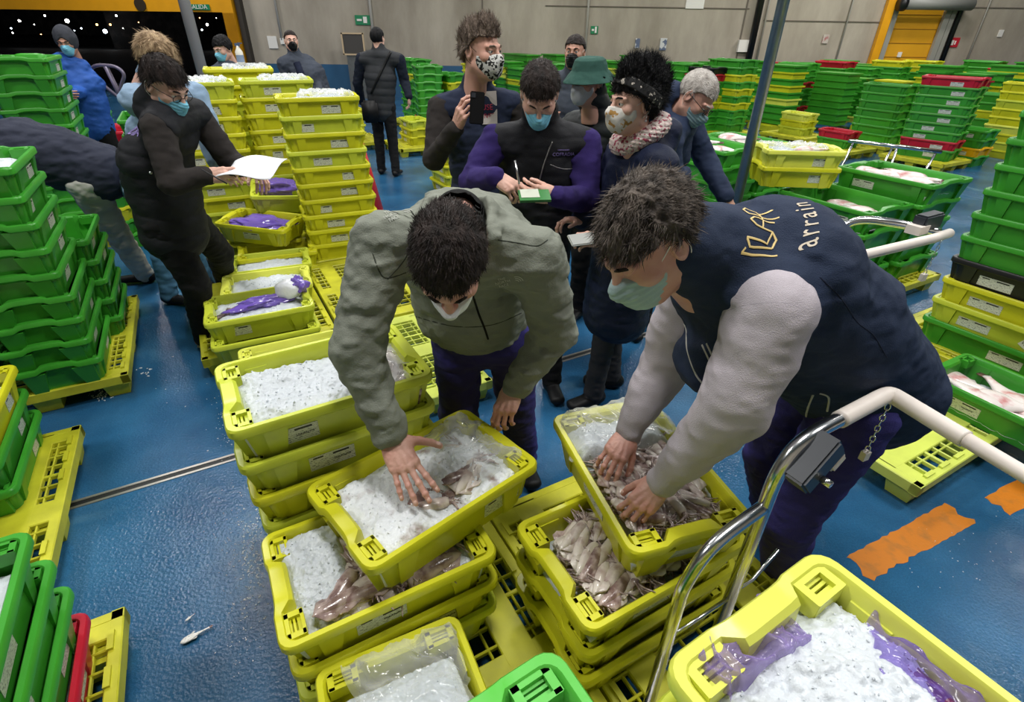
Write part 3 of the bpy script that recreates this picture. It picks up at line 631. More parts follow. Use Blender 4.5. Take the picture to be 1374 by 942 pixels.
# still farther rows, too many and too small to tell apart
bm = bmesh.new()
rb = random.Random(3); vs = []
mats = ['green', 'yellow', 'red', 'pale']
srcs = CRM['big']
def add_far(bm, x, y, n, yaw):
    for k in range(n):
        z = .14 + .128 * k; mi = rb.choices([0, 1, 2, 3], [.80, .1, .05, .05])[0]
        c = V(x, y, z)
        box(bm, c + V(0, 0, .065), (.72, .42, .12), yaw, mi=mi); box(bm, c + V(0, 0, .118), (.80, .49, .03), yaw, mi=mi)
for b in np.arange(6.5, 24, .62):
    for a in np.arange(1.0, 22, .95):
        x, y = ab(a, b)
        if y > WY - 1 or y < 12.5 or x < -3.0 or x > 16: continue
        if any((x - q[0]) ** 2 + (y - q[1]) ** 2 < .8 for q in FAR): continue
        if int(a / .95) % 4 == 3: continue
        if (x + 2.3) ** 2 / 3 < .35: continue
        n = rb.choice([7, 8, 8, 9]); add_far(bm, x, y, n, math.radians(-60.5))
        if not any((x - q[0]) ** 2 + (y - q[1]) ** 2 < 1.3 for q in PALS): box(bm, (x, y, .07), (.9, .6, .12), Y29, mi=1)
o = link('distant_crates', from_bm('distant_crates', bm), None, [M_[c] for c in mats]); tag(o, 'distant rows of stacked green crates along the far wall', 'crates', kind='stuff')
# ---------------- ice, fish, bags, trolleys, small things ----------------
rg = np.random.default_rng(5)
class VNoise:
    def __init__(s, seed, n=32): s.n = n; s.g = np.random.default_rng(seed).random((n, n, n)).astype(np.float32) * 2 - 1
    def __call__(s, x, y, z):
        n = s.n; x = np.asarray(x, np.float32); y = np.asarray(y, np.float32); z = np.asarray(z, np.float32)
        xi = np.floor(x).astype(int); yi = np.floor(y).astype(int); zi = np.floor(z).astype(int)
        fx = x - xi; fy = y - yi; fz = z - zi
        fx = fx * fx * (3 - 2 * fx); fy = fy * fy * (3 - 2 * fy); fz = fz * fz * (3 - 2 * fz)
        g = s.g; X0, Y0, Z0 = xi % n, yi % n, zi % n; X1, Y1, Z1 = (xi + 1) % n, (yi + 1) % n, (zi + 1) % n
        a = g[X0, Y0, Z0] * (1 - fx) + g[X1, Y0, Z0] * fx; b = g[X0, Y1, Z0] * (1 - fx) + g[X1, Y1, Z0] * fx
        c = g[X0, Y0, Z1] * (1 - fx) + g[X1, Y0, Z1] * fx; d = g[X0, Y1, Z1] * (1 - fx) + g[X1, Y1, Z1] * fx
        return (a * (1 - fy) + b * fy) * (1 - fz) + (c * (1 - fy) + d * fy) * fz
VN = VNoise(1)
def fbm(x, y, z, o=3):
    r = 0; a = 1
    for i in range(o): r = r + a * VN(x * 2 ** i + 7.3 * i, y * 2 ** i, z * 2 ** i); a *= .5
    return r
def lumps(x, y, cell, seed=0):
    x = x / cell; y = y / cell; xi = np.floor(x).astype(int); yi = np.floor(y).astype(int); best = np.zeros_like(x) - 1
    H = np.random.default_rng(seed).random((64, 64, 4))
    for dx in (-1, 0, 1):
        for dy in (-1, 0, 1):
            cx, cy = xi + dx, yi + dy; h = H[cx % 64, cy % 64]; r = .55 + .35 * h[..., 3]
            d2 = ((x - cx - h[..., 0]) ** 2 + (y - cy - h[..., 1]) ** 2) / r ** 2
            best = np.maximum(best, np.sqrt(np.clip(1 - d2, 0, 1)) * (.5 + .5 * h[..., 2]))
    return best
def cframe(c): return c.matrix_world if c.parent is None else c.matrix_world
def M_of(c):
    if not c.get('_m'): pass
    return Matrix(c.matrix_world) if c.matrix_world != Matrix.Identity(4) else Matrix.LocRotScale(c.location, c.rotation_euler, c.scale)
def heap(c, kind, label, level=.03, x0=-1, x1=1, y0=-1, y1=1, hump=.02, seed=0, chunks=900, res=.005, cs=.006, m='ice', name='crushed_ice', hfun=None, cat='ice'):
    """granular heap filling part of a crate; level = depth below the rim"""
    bpy.context.view_layer.update()
    L, W, H = CR[kind][0]; hx, hy = L / 2 - .038, W / 2 - .032
    xs = np.arange(hx * x0, hx * x1, res); ys = np.arange(hy * y0, hy * y1, res); X, Yy = np.meshgrid(xs, ys, indexing='ij')
    u = (X - xs[0]) / (xs[-1] - xs[0]) * 2 - 1; v = (Yy - ys[0]) / (ys[-1] - ys[0]) * 2 - 1
    edge = np.clip(1 - np.maximum(np.abs(u), np.abs(v)) ** 6, 0, 1)
    Z = H - level - .03 * (1 - edge) + hump * (fbm(X * 7 + seed, Yy * 7, X * 0 + seed * 3.1, 2)) * edge + .007 * fbm(X * 17 + seed * 2, Yy * 17, X * 0, 1) + .0055 * fbm(X * 40 + seed, Yy * 40, X * 0, 2)
    if cs < .02 and res < .012 and chunks > 250: Z = Z + (.009 if chunks > 8000 else .0055) * lumps(X, Yy, .013 if chunks < 8000 else .016, seed) + .0028 * lumps(X, Yy, .0062, seed + 1)
    if hfun is not None: Z = Z + hfun(X, Yy)
    nx, ny = X.shape; idx = np.arange(nx * ny).reshape(nx, ny)
    P3 = np.stack([X, Yy, Z], -1).reshape(-1, 3)
    F = np.stack([idx[:-1, :-1], idx[1:, :-1], idx[1:, 1:], idx[:-1, 1:]], -1).reshape(-1, 4)
    verts = P3.tolist(); faces = F.tolist()
    # skirt to the crate floor so that the heap is solid
    base = len(verts); rim = list(idx[:, 0]) + list(idx[-1, 1:]) + list(idx[-2::-1, -1]) + list(idx[0, -2:0:-1])
    for i in rim: p = P3[i]; verts.append([p[0] * .94, p[1] * .94, .012])
    n = len(rim)
    for k in range(n): faces.append([int(rim[k]), int(base + k), int(base + (k + 1) % n), int(rim[(k + 1) % n])])
    faces.append([base + k for k in range(n)])
    # loose grains
    r = np.random.default_rng(seed + 11)
    octv = np.array([[1, 0, 0], [-1, 0, 0], [0, 1, 0], [0, -1, 0], [0, 0, 1], [0, 0, -1]], float); octf = [[0, 2, 4], [2, 1, 4], [1, 3, 4], [3, 0, 4], [2, 0, 5], [1, 2, 5], [3, 1, 5], [0, 3, 5]]
    pick = r.integers(0, len(P3), int(chunks * .07))
    for i in pick:
        s = cs * r.uniform(.25, .75); A = r.normal(size=(3, 3)); q, _ = np.linalg.qr(A); q[0] *= np.sign(np.linalg.det(q))
        vv = (octv * s * r.uniform(.6, 1.2, (1, 3))) @ q + P3[i] + [0, 0, s * .3]; b = len(verts)
        verts += vv.tolist(); faces += [[b + j for j in f] for f in octf]
    me = meshdata(name, verts, faces, True); me.polygons.foreach_set('use_smooth', [k < len(F) for k in range(len(faces))])
    o = link(name, me, None, [M_[m] if isinstance(m, str) else m]); o.matrix_world = c.matrix_world.copy(); tag(o, label, cat, kind='stuff'); return o
def film(c, kind, label, pts=None, x0=-1, x1=1, y0=-1, y1=1, up=.01, amp=.02, seed=0, m='film', res=.008, name='plastic_bag', hfun=None, group=None, cat='bag', scale=16, rise=0.0):
    bpy.context.view_layer.update()
    L, W, H = CR[kind][0]; hx, hy = L / 2 - .03, W / 2 - .026
    xs = np.arange(hx * x0, hx * x1, res); ys = np.arange(hy * y0, hy * y1, res); X, Yy = np.meshgrid(xs, ys, indexing='ij')
    u = (X - xs[0]) / (xs[-1] - xs[0]) * 2 - 1; v = (Yy - ys[0]) / (ys[-1] - ys[0]) * 2 - 1
    r1 = 1 - np.abs(fbm(X * scale + seed, Yy * scale, X * 0 + seed, 3)) * 1.6
    wx = X + .02 * fbm(X * 12 + 3 + seed, Yy * 12, X * 0, 2); wy = Yy + .02 * fbm(X * 12, Yy * 12 + 9, X * 0 + seed, 2)
    Z = H + up + amp * r1 + rise * np.clip(1 - np.maximum(np.abs(u), np.abs(v)) ** 4, 0, 1)
    rag = np.maximum(np.abs(u), np.abs(v)); Z = Z - .02 * np.clip(rag - .85, 0, 1) / .15
    if hfun is not None: Z = Z + hfun(X, Yy)
    nx, ny = X.shape; idx = np.arange(nx * ny).reshape(nx, ny)
    keep = (rag + .06 * fbm(X * 18 + seed * 2, Yy * 18, X * 0, 2)) < .98
    F = []
    for a, b, cc, d, k in zip(idx[:-1, :-1].ravel(), idx[1:, :-1].ravel(), idx[1:, 1:].ravel(), idx[:-1, 1:].ravel(), keep[:-1, :-1].ravel()):
        if k: F.append([int(a), int(b), int(cc), int(d)])
    me = meshdata(name, np.stack([wx, wy, Z], -1).reshape(-1, 3), F, True)
    bm = bmesh.new(); bm.from_mesh(me); bmesh.ops.delete(bm, geom=[q for q in bm.verts if not q.link_faces], context='VERTS'); bm.to_mesh(me); bm.free()
    o = link(name, me, None, [M_[m] if isinstance(m, str) else m]); o.matrix_world = c.matrix_world.copy(); tag(o, label, cat, group); return o
# squid
def mottle(name, c1, c2, sc, lo=.42, hi=.62, rough=.16, bs=120): return ramp_mat(name, c1, c2, sc, lo, hi, rough=rough, bump=.12, bscale=bs, spec=.7)
Msq = [mottle('squid_skin_pale', srgb(212, 200, 192), srgb(164, 142, 136), 26, .5, .72), mottle('squid_skin_pink', srgb(192, 172, 166), srgb(128, 102, 98), 30, .42, .66), mottle('squid_skin_ivory', srgb(222, 212, 202), srgb(188, 168, 160), 20, .5, .75)]
Marm = mottle('squid_arms', srgb(180, 162, 156), srgb(122, 100, 98), 60)
def squid_data(k):
    r = random.Random(100 + k); bend = r.uniform(-.25, .25); fat = r.uniform(.85, 1.2)
    prof = [(0, .002), (.012, .009), (.035, .015), (.065, .020), (.095, .022), (.12, .021), (.138, .019), (.146, .015)]
    bm = bmesh.new(); rings = []; n = 12
    for x, rr in prof:
        y = bend * (x * x) * 3; rings.append([bm.verts.new((x, y + math.cos(2 * PI * i / n) * rr * fat, math.sin(2 * PI * i / n) * rr * .78 * fat)) for i in range(n)])
    for a, b in zip(rings[:-1], rings[1:]):
        for i in range(n): bm.faces.new((a[i], a[(i + 1) % n], b[(i + 1) % n], b[i]))
    bm.faces.new(rings[0][::-1]); bm.faces.new(rings[-1])
    for s in (-1, 1):   # fins
        vs = [(0.004, s * .004, .004), (.022, s * .034 * fat, .0), (.044, s * .036 * fat, -.002), (.078, s * .018, .004)]
        a = [bm.verts.new(p) for p in vs]; b = [bm.verts.new((p[0], p[1], p[2] - .004)) for p in vs]
        f1 = bm.faces.new(a); bm.faces.new(b[::-1])
        for i in range(4): bm.faces.new((a[i], b[i], b[(i + 1) % 4], a[(i + 1) % 4]))
    bmesh.ops.recalc_face_normals(bm, faces=bm.faces[:])
    body = from_bm('squid', bm, True); body.materials.append(Msq[k % 3])
    bm = bmesh.new(); x0 = .143; y0 = bend * x0 * x0 * 3
    bmesh.ops.create_uvsphere(bm, u_segments=10, v_segments=6, radius=.0135, matrix=Matrix.Translation((x0 + .006, y0, -.001)) @ Matrix.Diagonal((1.2, 1, .8, 1)))
    for i in range(7):
        a = (i - 3) / 3; pts = [V(x0 + .012, y0 + a * .008, r.uniform(-.004, .004))]
        for j in range(1, 5): pts.append(pts[-1] + V(.0062, a * .006 * j + r.uniform(-.004, .004), r.uniform(-.003, .003)))
        tube(bm, pts, [.0046, .0042, .0036, .0028, .0014], 5)
    arms = from_bm('arms', bm, True); arms.materials.append(Marm)
    return body, arms
SQ = [squid_data(k) for k in range(6)]
def squids(c, kind, n, label, group, lvl, ang, spread=.5, x0=-1, x1=1, y0=-1, y1=1, sc=(.85, 1.15), seed=0, hump=0.0, mounds=.012):
    bpy.context.view_layer.update(); r = random.Random(seed); L, W, H = CR[kind][0]; hx, hy = L / 2 - .085, W / 2 - .07; out = []
    nx = max(1, int(round(math.sqrt(n * (x1 - x0) * hx / ((y1 - y0) * hy) * .62)))); ny = max(1, math.ceil(n / nx)); k = 0
    for i in range(nx):
        for j in range(ny):
            if k >= n: break
            body, arms = SQ[r.randrange(6)]; s = r.uniform(*sc)
            x = hx * (x0 + (x1 - x0) * (i + .5 + r.uniform(-.3, .3)) / nx); y = hy * (y0 + (y1 - y0) * (j + .5 + r.uniform(-.3, .3)) / ny)
            a = ang + r.uniform(-spread, spread) + (PI if r.random() < .3 else 0); z = H - lvl + r.uniform(-.006, mounds) + hump * math.cos(x / hx * 1.4)
            hl = .108 * s; ix, iy = L / 2 - .058, W / 2 - .050
            ex = min(ix, hl * abs(math.cos(a)) + .01); ey = min(iy, hl * abs(math.sin(a)) + .01); x = max(-ix + ex, min(ix - ex, x)); y = max(-iy + ey, min(iy - ey, y))
            o = bpy.data.objects.new('squid', body); COL.objects.link(o); q = bpy.data.objects.new('arms', arms); COL.objects.link(q); q.parent = o
            o.matrix_world = c.matrix_world @ Matrix.Translation((x, y, z)) @ Matrix.Rotation(a, 4, 'Z') @ Matrix.Rotation(r.uniform(-.16, .16), 4, 'Y') @ Matrix.Rotation(r.uniform(-.5, .5), 4, 'X') @ Matrix.Scale(s, 4) @ Matrix.Translation((-.09, 0, 0))
            tag(o, label, 'squid', group); out.append(o); k += 1
    return out
# flat white-bellied fish
def rayfish_data(k):
    r = random.Random(k + 50); bm = bmesh.new(); n = 14; rings = []
    prof = [(0, .01, .006), (.02, .05, .022), (.06, .085, .034), (.11, .095, .036), (.16, .075, .030), (.21, .042, .022), (.27, .026, .016), (.33, .018, .012), (.36, .024, .005)]
    bend = r.uniform(-.5, .5)
    for x, w, h in prof:
        yy = bend * x * x; rings.append([bm.verts.new((x, yy + math.cos(2 * PI * i / n) * w * r.uniform(.93, 1.07), math.sin(2 * PI * i / n) * h)) for i in range(n)])
    for a, b in zip(rings[:-1], rings[1:]):
        for i in range(n): bm.faces.new((a[i], a[(i + 1) % n], b[(i + 1) % n], b[i]))
    bm.faces.new(rings[0][::-1]); bm.faces.new(rings[-1])
    for s in (-1, 1):
        vs = [(.13, s * .085, .0), (.18, s * .115, .004), (.20, s * .085, .0), (.17, s * .06, 0)]; a = [bm.verts.new(p) for p in vs]; b = [bm.verts.new((p[0], p[1], p[2] - .005)) for p in vs]
        bm.faces.new(a); bm.faces.new(b[::-1])
        for i in range(4): bm.faces.new((a[i], b[i], b[(i + 1) % 4], a[(i + 1) % 4]))
    bmesh.ops.recalc_face_normals(bm, faces=bm.faces[:])
    body = from_bm('fish', bm, True); body.materials.append(Mfw)
    bm = bmesh.new(); x = .355; y = bend * x * x
    vs = [(x - .02, y - .016, 0), (x + .03, y - .04, .003), (x + .05, y, .0), (x + .035, y + .035, -.002), (x - .02, y + .016, 0)]
    a = [bm.verts.new(p) for p in vs]; b = [bm.verts.new((p[0], p[1], p[2] - .005)) for p in vs]; bm.faces.new(a); bm.faces.new(b[::-1])
    for i in range(5): bm.faces.new((a[i], b[i], b[(i + 1) % 5], a[(i + 1) % 5]))
    bmesh.ops.recalc_face_normals(bm, faces=bm.faces[:])
    fin = from_bm('fin', bm); fin.materials.append(Mff); return body, fin
Mfw = mottle('white_fish_belly', srgb(236, 226, 224), srgb(205, 140, 140), 11, .52, .74, .22); Mff = mottle('dark_fish_fin', srgb(70, 46, 44), srgb(120, 84, 78), 30)
Mfd = mottle('dark_fish_skin', srgb(74, 66, 68), srgb(150, 130, 128), 18, .4, .6, .25)
RF = [rayfish_data(k) for k in range(4)]
def flatfish(c, kind, places, label, group, lvl=.06, sc=1.0, labs=None):
    bpy.context.view_layer.update(); L, W, H = CR[kind][0]
    for i, (x, y, a) in enumerate(places):
        body, fin = RF[i % 4]; o = bpy.data.objects.new('fish', body); COL.objects.link(o); q = bpy.data.objects.new('fin', fin); COL.objects.link(q); q.parent = o
        o.matrix_world = c.matrix_world @ Matrix.Translation((x, y, H - lvl + .012 * (i % 3))) @ Matrix.Rotation(a, 4, 'Z') @ Matrix.Rotation(.15 * (i % 3 - 1), 4, 'X') @ Matrix.Scale(sc, 4) @ Matrix.Translation((-.17, 0, 0))
        tag(o, labs[i] if labs else label, 'fish', group)
# --- printed codes on the nearest stickers ---
def code(c, body, size=.0125, dx=.22):
    st = next(q for q in c.children if q.name.startswith('sticker')); me = text_mesh(body, size, .0003)
    o = link('lettering', me, c, [M_['ink']]); o.matrix_local = st.matrix_local @ Matrix.Translation((.030, -.0014, -.003)) @ Matrix.Rotation(PI / 2, 4, 'X')
for c_, b_ in ((C1[-1], '70AANF/9'), (C1[-2], '70AANF/9'), (C2[-1], '25AAN7/9'), (C2[-2], '70AANF/9'), (C2[-3], '70AANF/9'), (C3, '70AANF/9'), (C9, '70AANF/9')): code(c_, b_)
bm = bmesh.new(); box(bm, (0, 0, 0), (.045, .0012, .045), rot=Matrix.Rotation(.5, 3, 'Y')); q = link('round_sticker', from_bm('sticker', bm), C10[1], [M_['white']]); L_, W_, H_ = CR['big'][0]
q.matrix_local = Matrix.Translation((.12, -(W_ / 2 - .028) - .001, H_ * .45)) @ Matrix.Rotation(math.atan(.014 / (H_ - .036)), 4, 'X')
me = text_mesh('VO', .024, .0004); o = link('lettering', me, q, [M_['ink']]); o.matrix_local = Matrix.Translation((0, -.0012, 0)) @ Matrix.Rotation(.5, 4, 'Y') @ Matrix.Rotation(PI / 2, 4, 'X')
# --- the front crates ---
c = C1[-1]
heap(c, 'small', 'mound of crushed ice in the left of the bare squid crate', .028, -1, -.30, -1, 1, .02, 1, 2200, res=.004, hfun=lambda X, Y: .03 * np.clip((Y + .06) * 6, -1, 1))
heap(c, 'small', 'crushed ice at the right end of the bare squid crate', .035, .25, 1, -1, 1, .018, 2, 1500)
heap(c, 'small', 'wet slush under the bare squid', .085, -.35, .3, -1, 1, .01, 3, 300, res=.01, m=mat('wet_slush', srgb(196, 190, 190), .2, bump=.4))
squids(c, 'small', 48, 'pinkish squid lying bare beside ice, in front of the green jacket', 'bare squid in the front stack crate', .036, .25, .45, -.75, .85, -1, .75, (.95, 1.25), 3, mounds=.02)
c = C5[-1]
heap(c, 'small', 'wet slush under the whole squid', .082, -1, 1, -1, 1, .01, 4, 300, res=.01, m='ice')
heap(c, 'small', 'ice at the hidden end of the whole squid crate', .05, .55, 1, -1, 1, .012, 5, 800)
squids(c, 'small', 80, 'pale whole squid in the crate left of the trolley', 'whole squid beside the trolley', .058, .45, .25, -1.1, .9, -1.15, 1.15, (.80, 1.0), 5, mounds=.026)
squids(c, 'small', 64, 'pale whole squid in the crate left of the trolley', 'whole squid beside the trolley', .036, .5, .25, -1.1, .8, -1.1, 1.1, (.80, 1.0), 6, mounds=.018)
c = C4
heap(c, 'small', 'bagged ice in the far end of the crosswise crate', .020, .38, 1, -1, 1, .015, 6, 1400)
heap(c, 'small', 'wet slush under the squid being sorted', .075, -1, .45, -1, 1, .01, 7, 200, res=.01, m='ice')
heap(c, 'small', 'ice along the right wall of the crosswise crate', .045, -.6, .4, -1, -.62, .012, 17, 800)
squids(c, 'small', 76, 'small mottled squid under the hands of navy vest man', 'mottled squid in the crosswise crate', .058, .3, .6, -1.1, .45, -1.1, 1.1, (.62, .82), 8, mounds=.024)
squids(c, 'small', 60, 'small mottled squid under the hands of navy vest man', 'mottled squid in the crosswise crate', .036, .25, .7, -1.1, .42, -1.1, 1.1, (.60, .80), 9, mounds=.014)
film(c, 'small', 'clear crumpled ice bag at far end of crosswise crate', x0=.30, x1=1.12, y0=-1.1, y1=1.12, up=.004, amp=.016, rise=.02, seed=3)
Mmix = ramp_mat('ice_mixed_with_fish', srgb(222, 226, 230), srgb(150, 132, 128), 11, .56, .70, rough=.3, bump=.3, bscale=170)
c = C3
heap(c, 'small', 'crushed ice the green sleeved man is pushing aside', .022, -1, 1, -1, 1, .022, 8, 4200, res=.004, m=Mmix, hfun=lambda X, Y: -.022 * np.exp(-((X + .03) ** 2 + (Y + .09) ** 2) / .006) - .018 * np.exp(-((X - .17) ** 2 + (Y + .02) ** 2) / .008))
squids(c, 'small', 4, 'half buried squid in the ice of the askew crate', 'half buried squid under the green sleeve', .038, -.4, .5, -.4, .35, -.9, -.2, (.9, 1.2), 12, mounds=.004)
squids(c, 'small', 7, 'half buried squid at the bagged end of askew crate', 'half buried squid in the bagged end', .036, .2, .4, .35, .85, -.7, .6, (1.0, 1.3), 13, mounds=.004)
film(c, 'small', 'clear torn plastic over fish at right end of the askew crate', x0=.35, x1=1.08, y0=-.8, y1=1.05, up=-.008, amp=.014, rise=.01, seed=6)
c = C2[-1]
heap(c, 'small', 'crushed ice in the tall lime stack\'s top crate', .030, -1, .45, -1, 1, .02, 9, 3600, res=.004)
heap(c, 'small', 'grey brown fish mush at the right end of top crate', .045, .38, 1, -1, 1, .018, 10, 300, m=mottle('fish_slurry', srgb(176, 160, 152), srgb(104, 84, 80), 60, .4, .6, .2))
film(c, 'small', 'clear torn plastic under the green elbow', x0=.3, x1=1.0, y0=-.9, y1=.9, up=-.02, amp=.012, seed=8)
c = C6[-1]
heap(c, 'small', 'crushed ice inside the tied bag at the bottom edge', .012, -.8, 1, -.82, .9, .012, 11, 1500, .004, hfun=lambda X, Y: .022 * np.clip(1 - (X / .2) ** 2, 0, 1))
film(c, 'small', 'clear tied plastic bag over the ice at the bottom edge', x0=-1.05, x1=1, y0=-.8, y1=.95, up=.012, amp=.012, rise=.03, seed=12, scale=20)
c = C7[-1]
heap(c, 'small', 'crushed ice in the green crate at the bottom edge', .075, -.95, 1, -.9, .9, .02, 12, 1200)
c = C8[-1]
heap(c, 'small', 'large mound of crushed ice in the trolley crate', .030, -.98, 1, -1, 1, .018, 13, 9000, res=.003, cs=.0042, hfun=lambda X, Y: .05 * np.exp(-((X + .05) ** 2 + (Y + .0) ** 2) / .02) - .03 * np.clip((X + .12) * 10, 0, 1) * (Y > .03))
film(c, 'small', 'translucent purple bag edge in the trolley crate corner', x0=-1.1, x1=-.80, y0=-.85, y1=.35, up=-.016, amp=.020, seed=15, m=film_mat('lilac_film', srgb(160, 138, 205), .30), scale=24, res=.004)
Mpf = mottle('purple_red_flesh', srgb(112, 48, 84), srgb(70, 28, 58), 25, .35, .65, .18)
heap(c, 'small', 'dark purplish bagged fish in the trolley crate', .004, -.62, 1.0, .02, .88, .012, 16, 0, m=Mpf, name='bagged_fish', cat='fish', res=.007)
film(c, 'small', 'purple plastic sheet over the dark bagged fish', x0=-.66, x1=1.05, y0=-.02, y1=.98, up=-.002, amp=.012, seed=17, m=film_mat('purple_clear_film', srgb(140, 112, 210), .15), scale=20, res=.0045)
# --- the row by the black trousers ---
c = D[-1]
heap(c, 'small', 'crushed ice around the purple bag and dark fish tail', .035, -.95, .95, -1, 1, .015, 20, 800, res=.009)
heap(E1, 'small', 'lumpy crushed ice in middle crate of the short row', .03, -.95, .95, -1, 1, .02, 21, 700, res=.01, cs=.012)
heap(F1, 'small', 'smooth crushed ice in the farthest crate of the short row', .03, -.95, .95, -1, 1, .012, 22, 500, res=.01)
heap(B2, 'small', 'shallow crushed ice in the pale crate behind lime stack', .06, -.9, .9, -1, 1, .01, 23, 300, res=.01)
def blob(name, c, kind, loc, r3, m, label, cat, amp=.12, seed=0, rz=0, sub=3, group=None, tilt=0):
    bpy.context.view_layer.update(); L, W, H = CR[kind][0]; bm = bmesh.new(); bmesh.ops.create_icosphere(bm, subdivisions=sub, radius=1)
    for v in bm.verts:
        p = v.co.copy(); nn = noise.noise(p * 1.7 + Vector((seed, 0, 0))) + .6 * abs(noise.noise(p * 4 + Vector((0, seed, 0))))
        v.co = Vector((p.x * r3[0], p.y * r3[1], p.z * r3[2])) * (1 + amp * nn * 2)
    o = link(name, from_bm(name, bm, True), None, [M_[m] if isinstance(m, str) else m])
    o.matrix_world = c.matrix_world @ Matrix.Translation((loc[0], loc[1], H + loc[2])) @ Matrix.Rotation(rz, 4, 'Z') @ Matrix.Rotation(tilt, 4, 'Y'); tag(o, label, cat, group); return o
Mice2 = mat('white_bagged_ice', srgb(238, 240, 246), .3, bump=.3, bump_scale=60)
blob('ice_bag', D[-1], 'small', (.185, .03, .035), (.085, .075, .06), Mice2, 'white knotted bag of ice in the crate with purple bag', 'bag', .08, 3)
blob('purple_bag', D[-1], 'small', (.05, .0, -.005), (.17, .05, .026), 'purple film', 'long twisted purple bag lying in the lime crate', 'bag', .35, 5, .2, 4)
blob('purple_bag', D[-1], 'small', (.245, .03, .05), (.05, .06, .045), 'purple film', 'purple bag neck wrapped round the white ice bag', 'bag', .3, 8, .2, 4)
flatfish(D[-1], 'small', [(-.16, -.03, PI + .2)], '', None, .035, .62, ['dark fish with a raised tail at left of the lime crate'])
fd = [o for o in COL.objects if o.name.startswith('fish') and o.get('label', '').startswith('dark fish with')][0]; fd.data = fd.data.copy(); fd.data.materials.clear(); fd.data.materials.append(Mfd)
blob('purple_bag', T1, 'small', (.0, 0, -.03), (.23, .13, .028), 'purple film', 'flat purple bag filling the lower tipped yellow crate', 'bag', .35, 11, 0, 4)
blob('purple_bag', T2, 'small', (-.06, .03, .0), (.15, .11, .06), 'purple film', 'puffed purple bag in the upper tipped lime crate', 'bag', .3, 14, 0, 4)
blob('ice_bag', T2, 'small', (.16, -.03, -.01), (.09, .06, .035), Mice2, 'white lump of ice beside the puffed purple bag', 'ice', .1, 17)
flatfish(T0b, 'small', [(.05, 0, .3)], '', None, .06, .8, ['dark fish in the yellow crate below the tipped crates'])
# tops of the stacks
for s, lab, sd in ((Gs, 'tallest single yellow stack', 31), (Hr, 'stack behind the tallest single one', 32), (Hl, 'yellow stack behind the paper sheet', 33), (Hm, 'rear yellow stack below black mask man', 34)):
    heap(s[-1], 'small', 'white ice on top of the %s' % lab, .012, -.9, .95, -1, 1, .016, sd, 300, res=.014)
    film(s[-1], 'small', 'clear crumpled plastic on top of the %s' % lab, x0=-.5 if sd != 33 else -.9, x1=1.02, y0=-.8, y1=.9, up=.004, amp=.035, seed=sd, res=.012)
flatfish(C9, 'mid', [(-.22, .02, 0.1), (-.06, .06, 2.6), (.0, -.07, .4), (.15, .05, .5), (.2, -.06, 3.4), (-.15, -.1, 3.0)], 'white-bellied flat fish in green crate on the pale pallet', 'white fish on the pale pallet', .075, .95)
heap(C9, 'mid', 'pinkish meltwater ice under the flat fish at right edge', .10, -1, 1, -1, 1, .01, 35, 300, res=.012)
flatfish(M[-1], 'wide', [(-.2, .0, .2), (-.02, .08, 2.8), (.08, -.08, .2), (.14, .05, .5), (.10, -.1, 3.2), (-.12, -.12, 3.0)], 'white-bellied flat fish in the big green crate behind vest', 'white fish in the big green crate', .05, 1.1)
heap(M[-1], 'wide', 'ice and pale fish filling the big green crate', .065, -.9, 1, -1, 1, .02, 36, 300, res=.014)
flatfish(N[-1], 'wide', [(.0, .14, .2), (.06, .05, 3.0)], 'pale fish in the big green crate beneath the two yellow crates', 'pale fish beneath the two yellow crates', .10, 1.1)
heap(N[-1], 'wide', 'thin ice in the big green crate under yellow pair', .13, -1, 1, -1, 1, .01, 37, 100, res=.02)
for cc, lab, sd in ((K1[-1], 'green crate left of the steel post', 38), (K2[-1], 'green crate crossed by the steel post', 39)):
    heap(cc, 'big', 'white ice in the %s' % lab, .06, -.95, .95, -1, 1, .02, sd, 200, res=.016)
    flatfish(cc, 'big', [(.18, .05, .2), (.05, -.08, 2.9), (-.18, .03, .4)], 'white fish on ice in the %s' % lab, 'white fish in the %s' % lab, .045, 1.0)
heap(Yt[-1], 'small', 'ice and fish in the pale crate above the big green ones', .03, -.95, .95, -1, 1, .02, 40, 200, res=.012)
film(Yt[-1], 'small', 'crumpled clear plastic on the pale yellow crate', x0=-1.05, x1=.8, y0=-.3, y1=.95, up=.0, amp=.03, seed=41, res=.012)
flatfish(Yt[-1], 'small', [(.1, 0, .2)], '', None, .02, .8, ['pale pink fish on top of the two yellow crates'])
heap(L1[-1], 'small', 'ice and pale fish in the left edge stack\'s top crate', .03, -.9, .9, -1, 1, .02, 42, 300, res=.012)
for cc, lab, sd in ((L2[-1], 'upper left green stack', 43), (L3[-1], 'low pile at the left edge', 44), (L4[-1], 'bottom left corner pile', 45), (L4[1], 'second crate of the corner pile', 46), (L3[1], 'second crate of the low pile', 47), (L4[0], 'red crate of the corner pile', 48)):
    heap(cc, 'big' if cc in L2 else 'small', 'white ice in the %s' % lab, .045, -.9, .9, -1, 1, .016, sd, 250, res=.014)
# --- trolleys ---
def part(name, bm, parent, m, smooth=True):
    return link(name, from_bm(name, bm, smooth), parent, [M_[m] if isinstance(m, str) else m])
Mtube = mat('polished_tube', (.74, .74, .75, 1), .2, metal=1.0, noise_amt=.05)

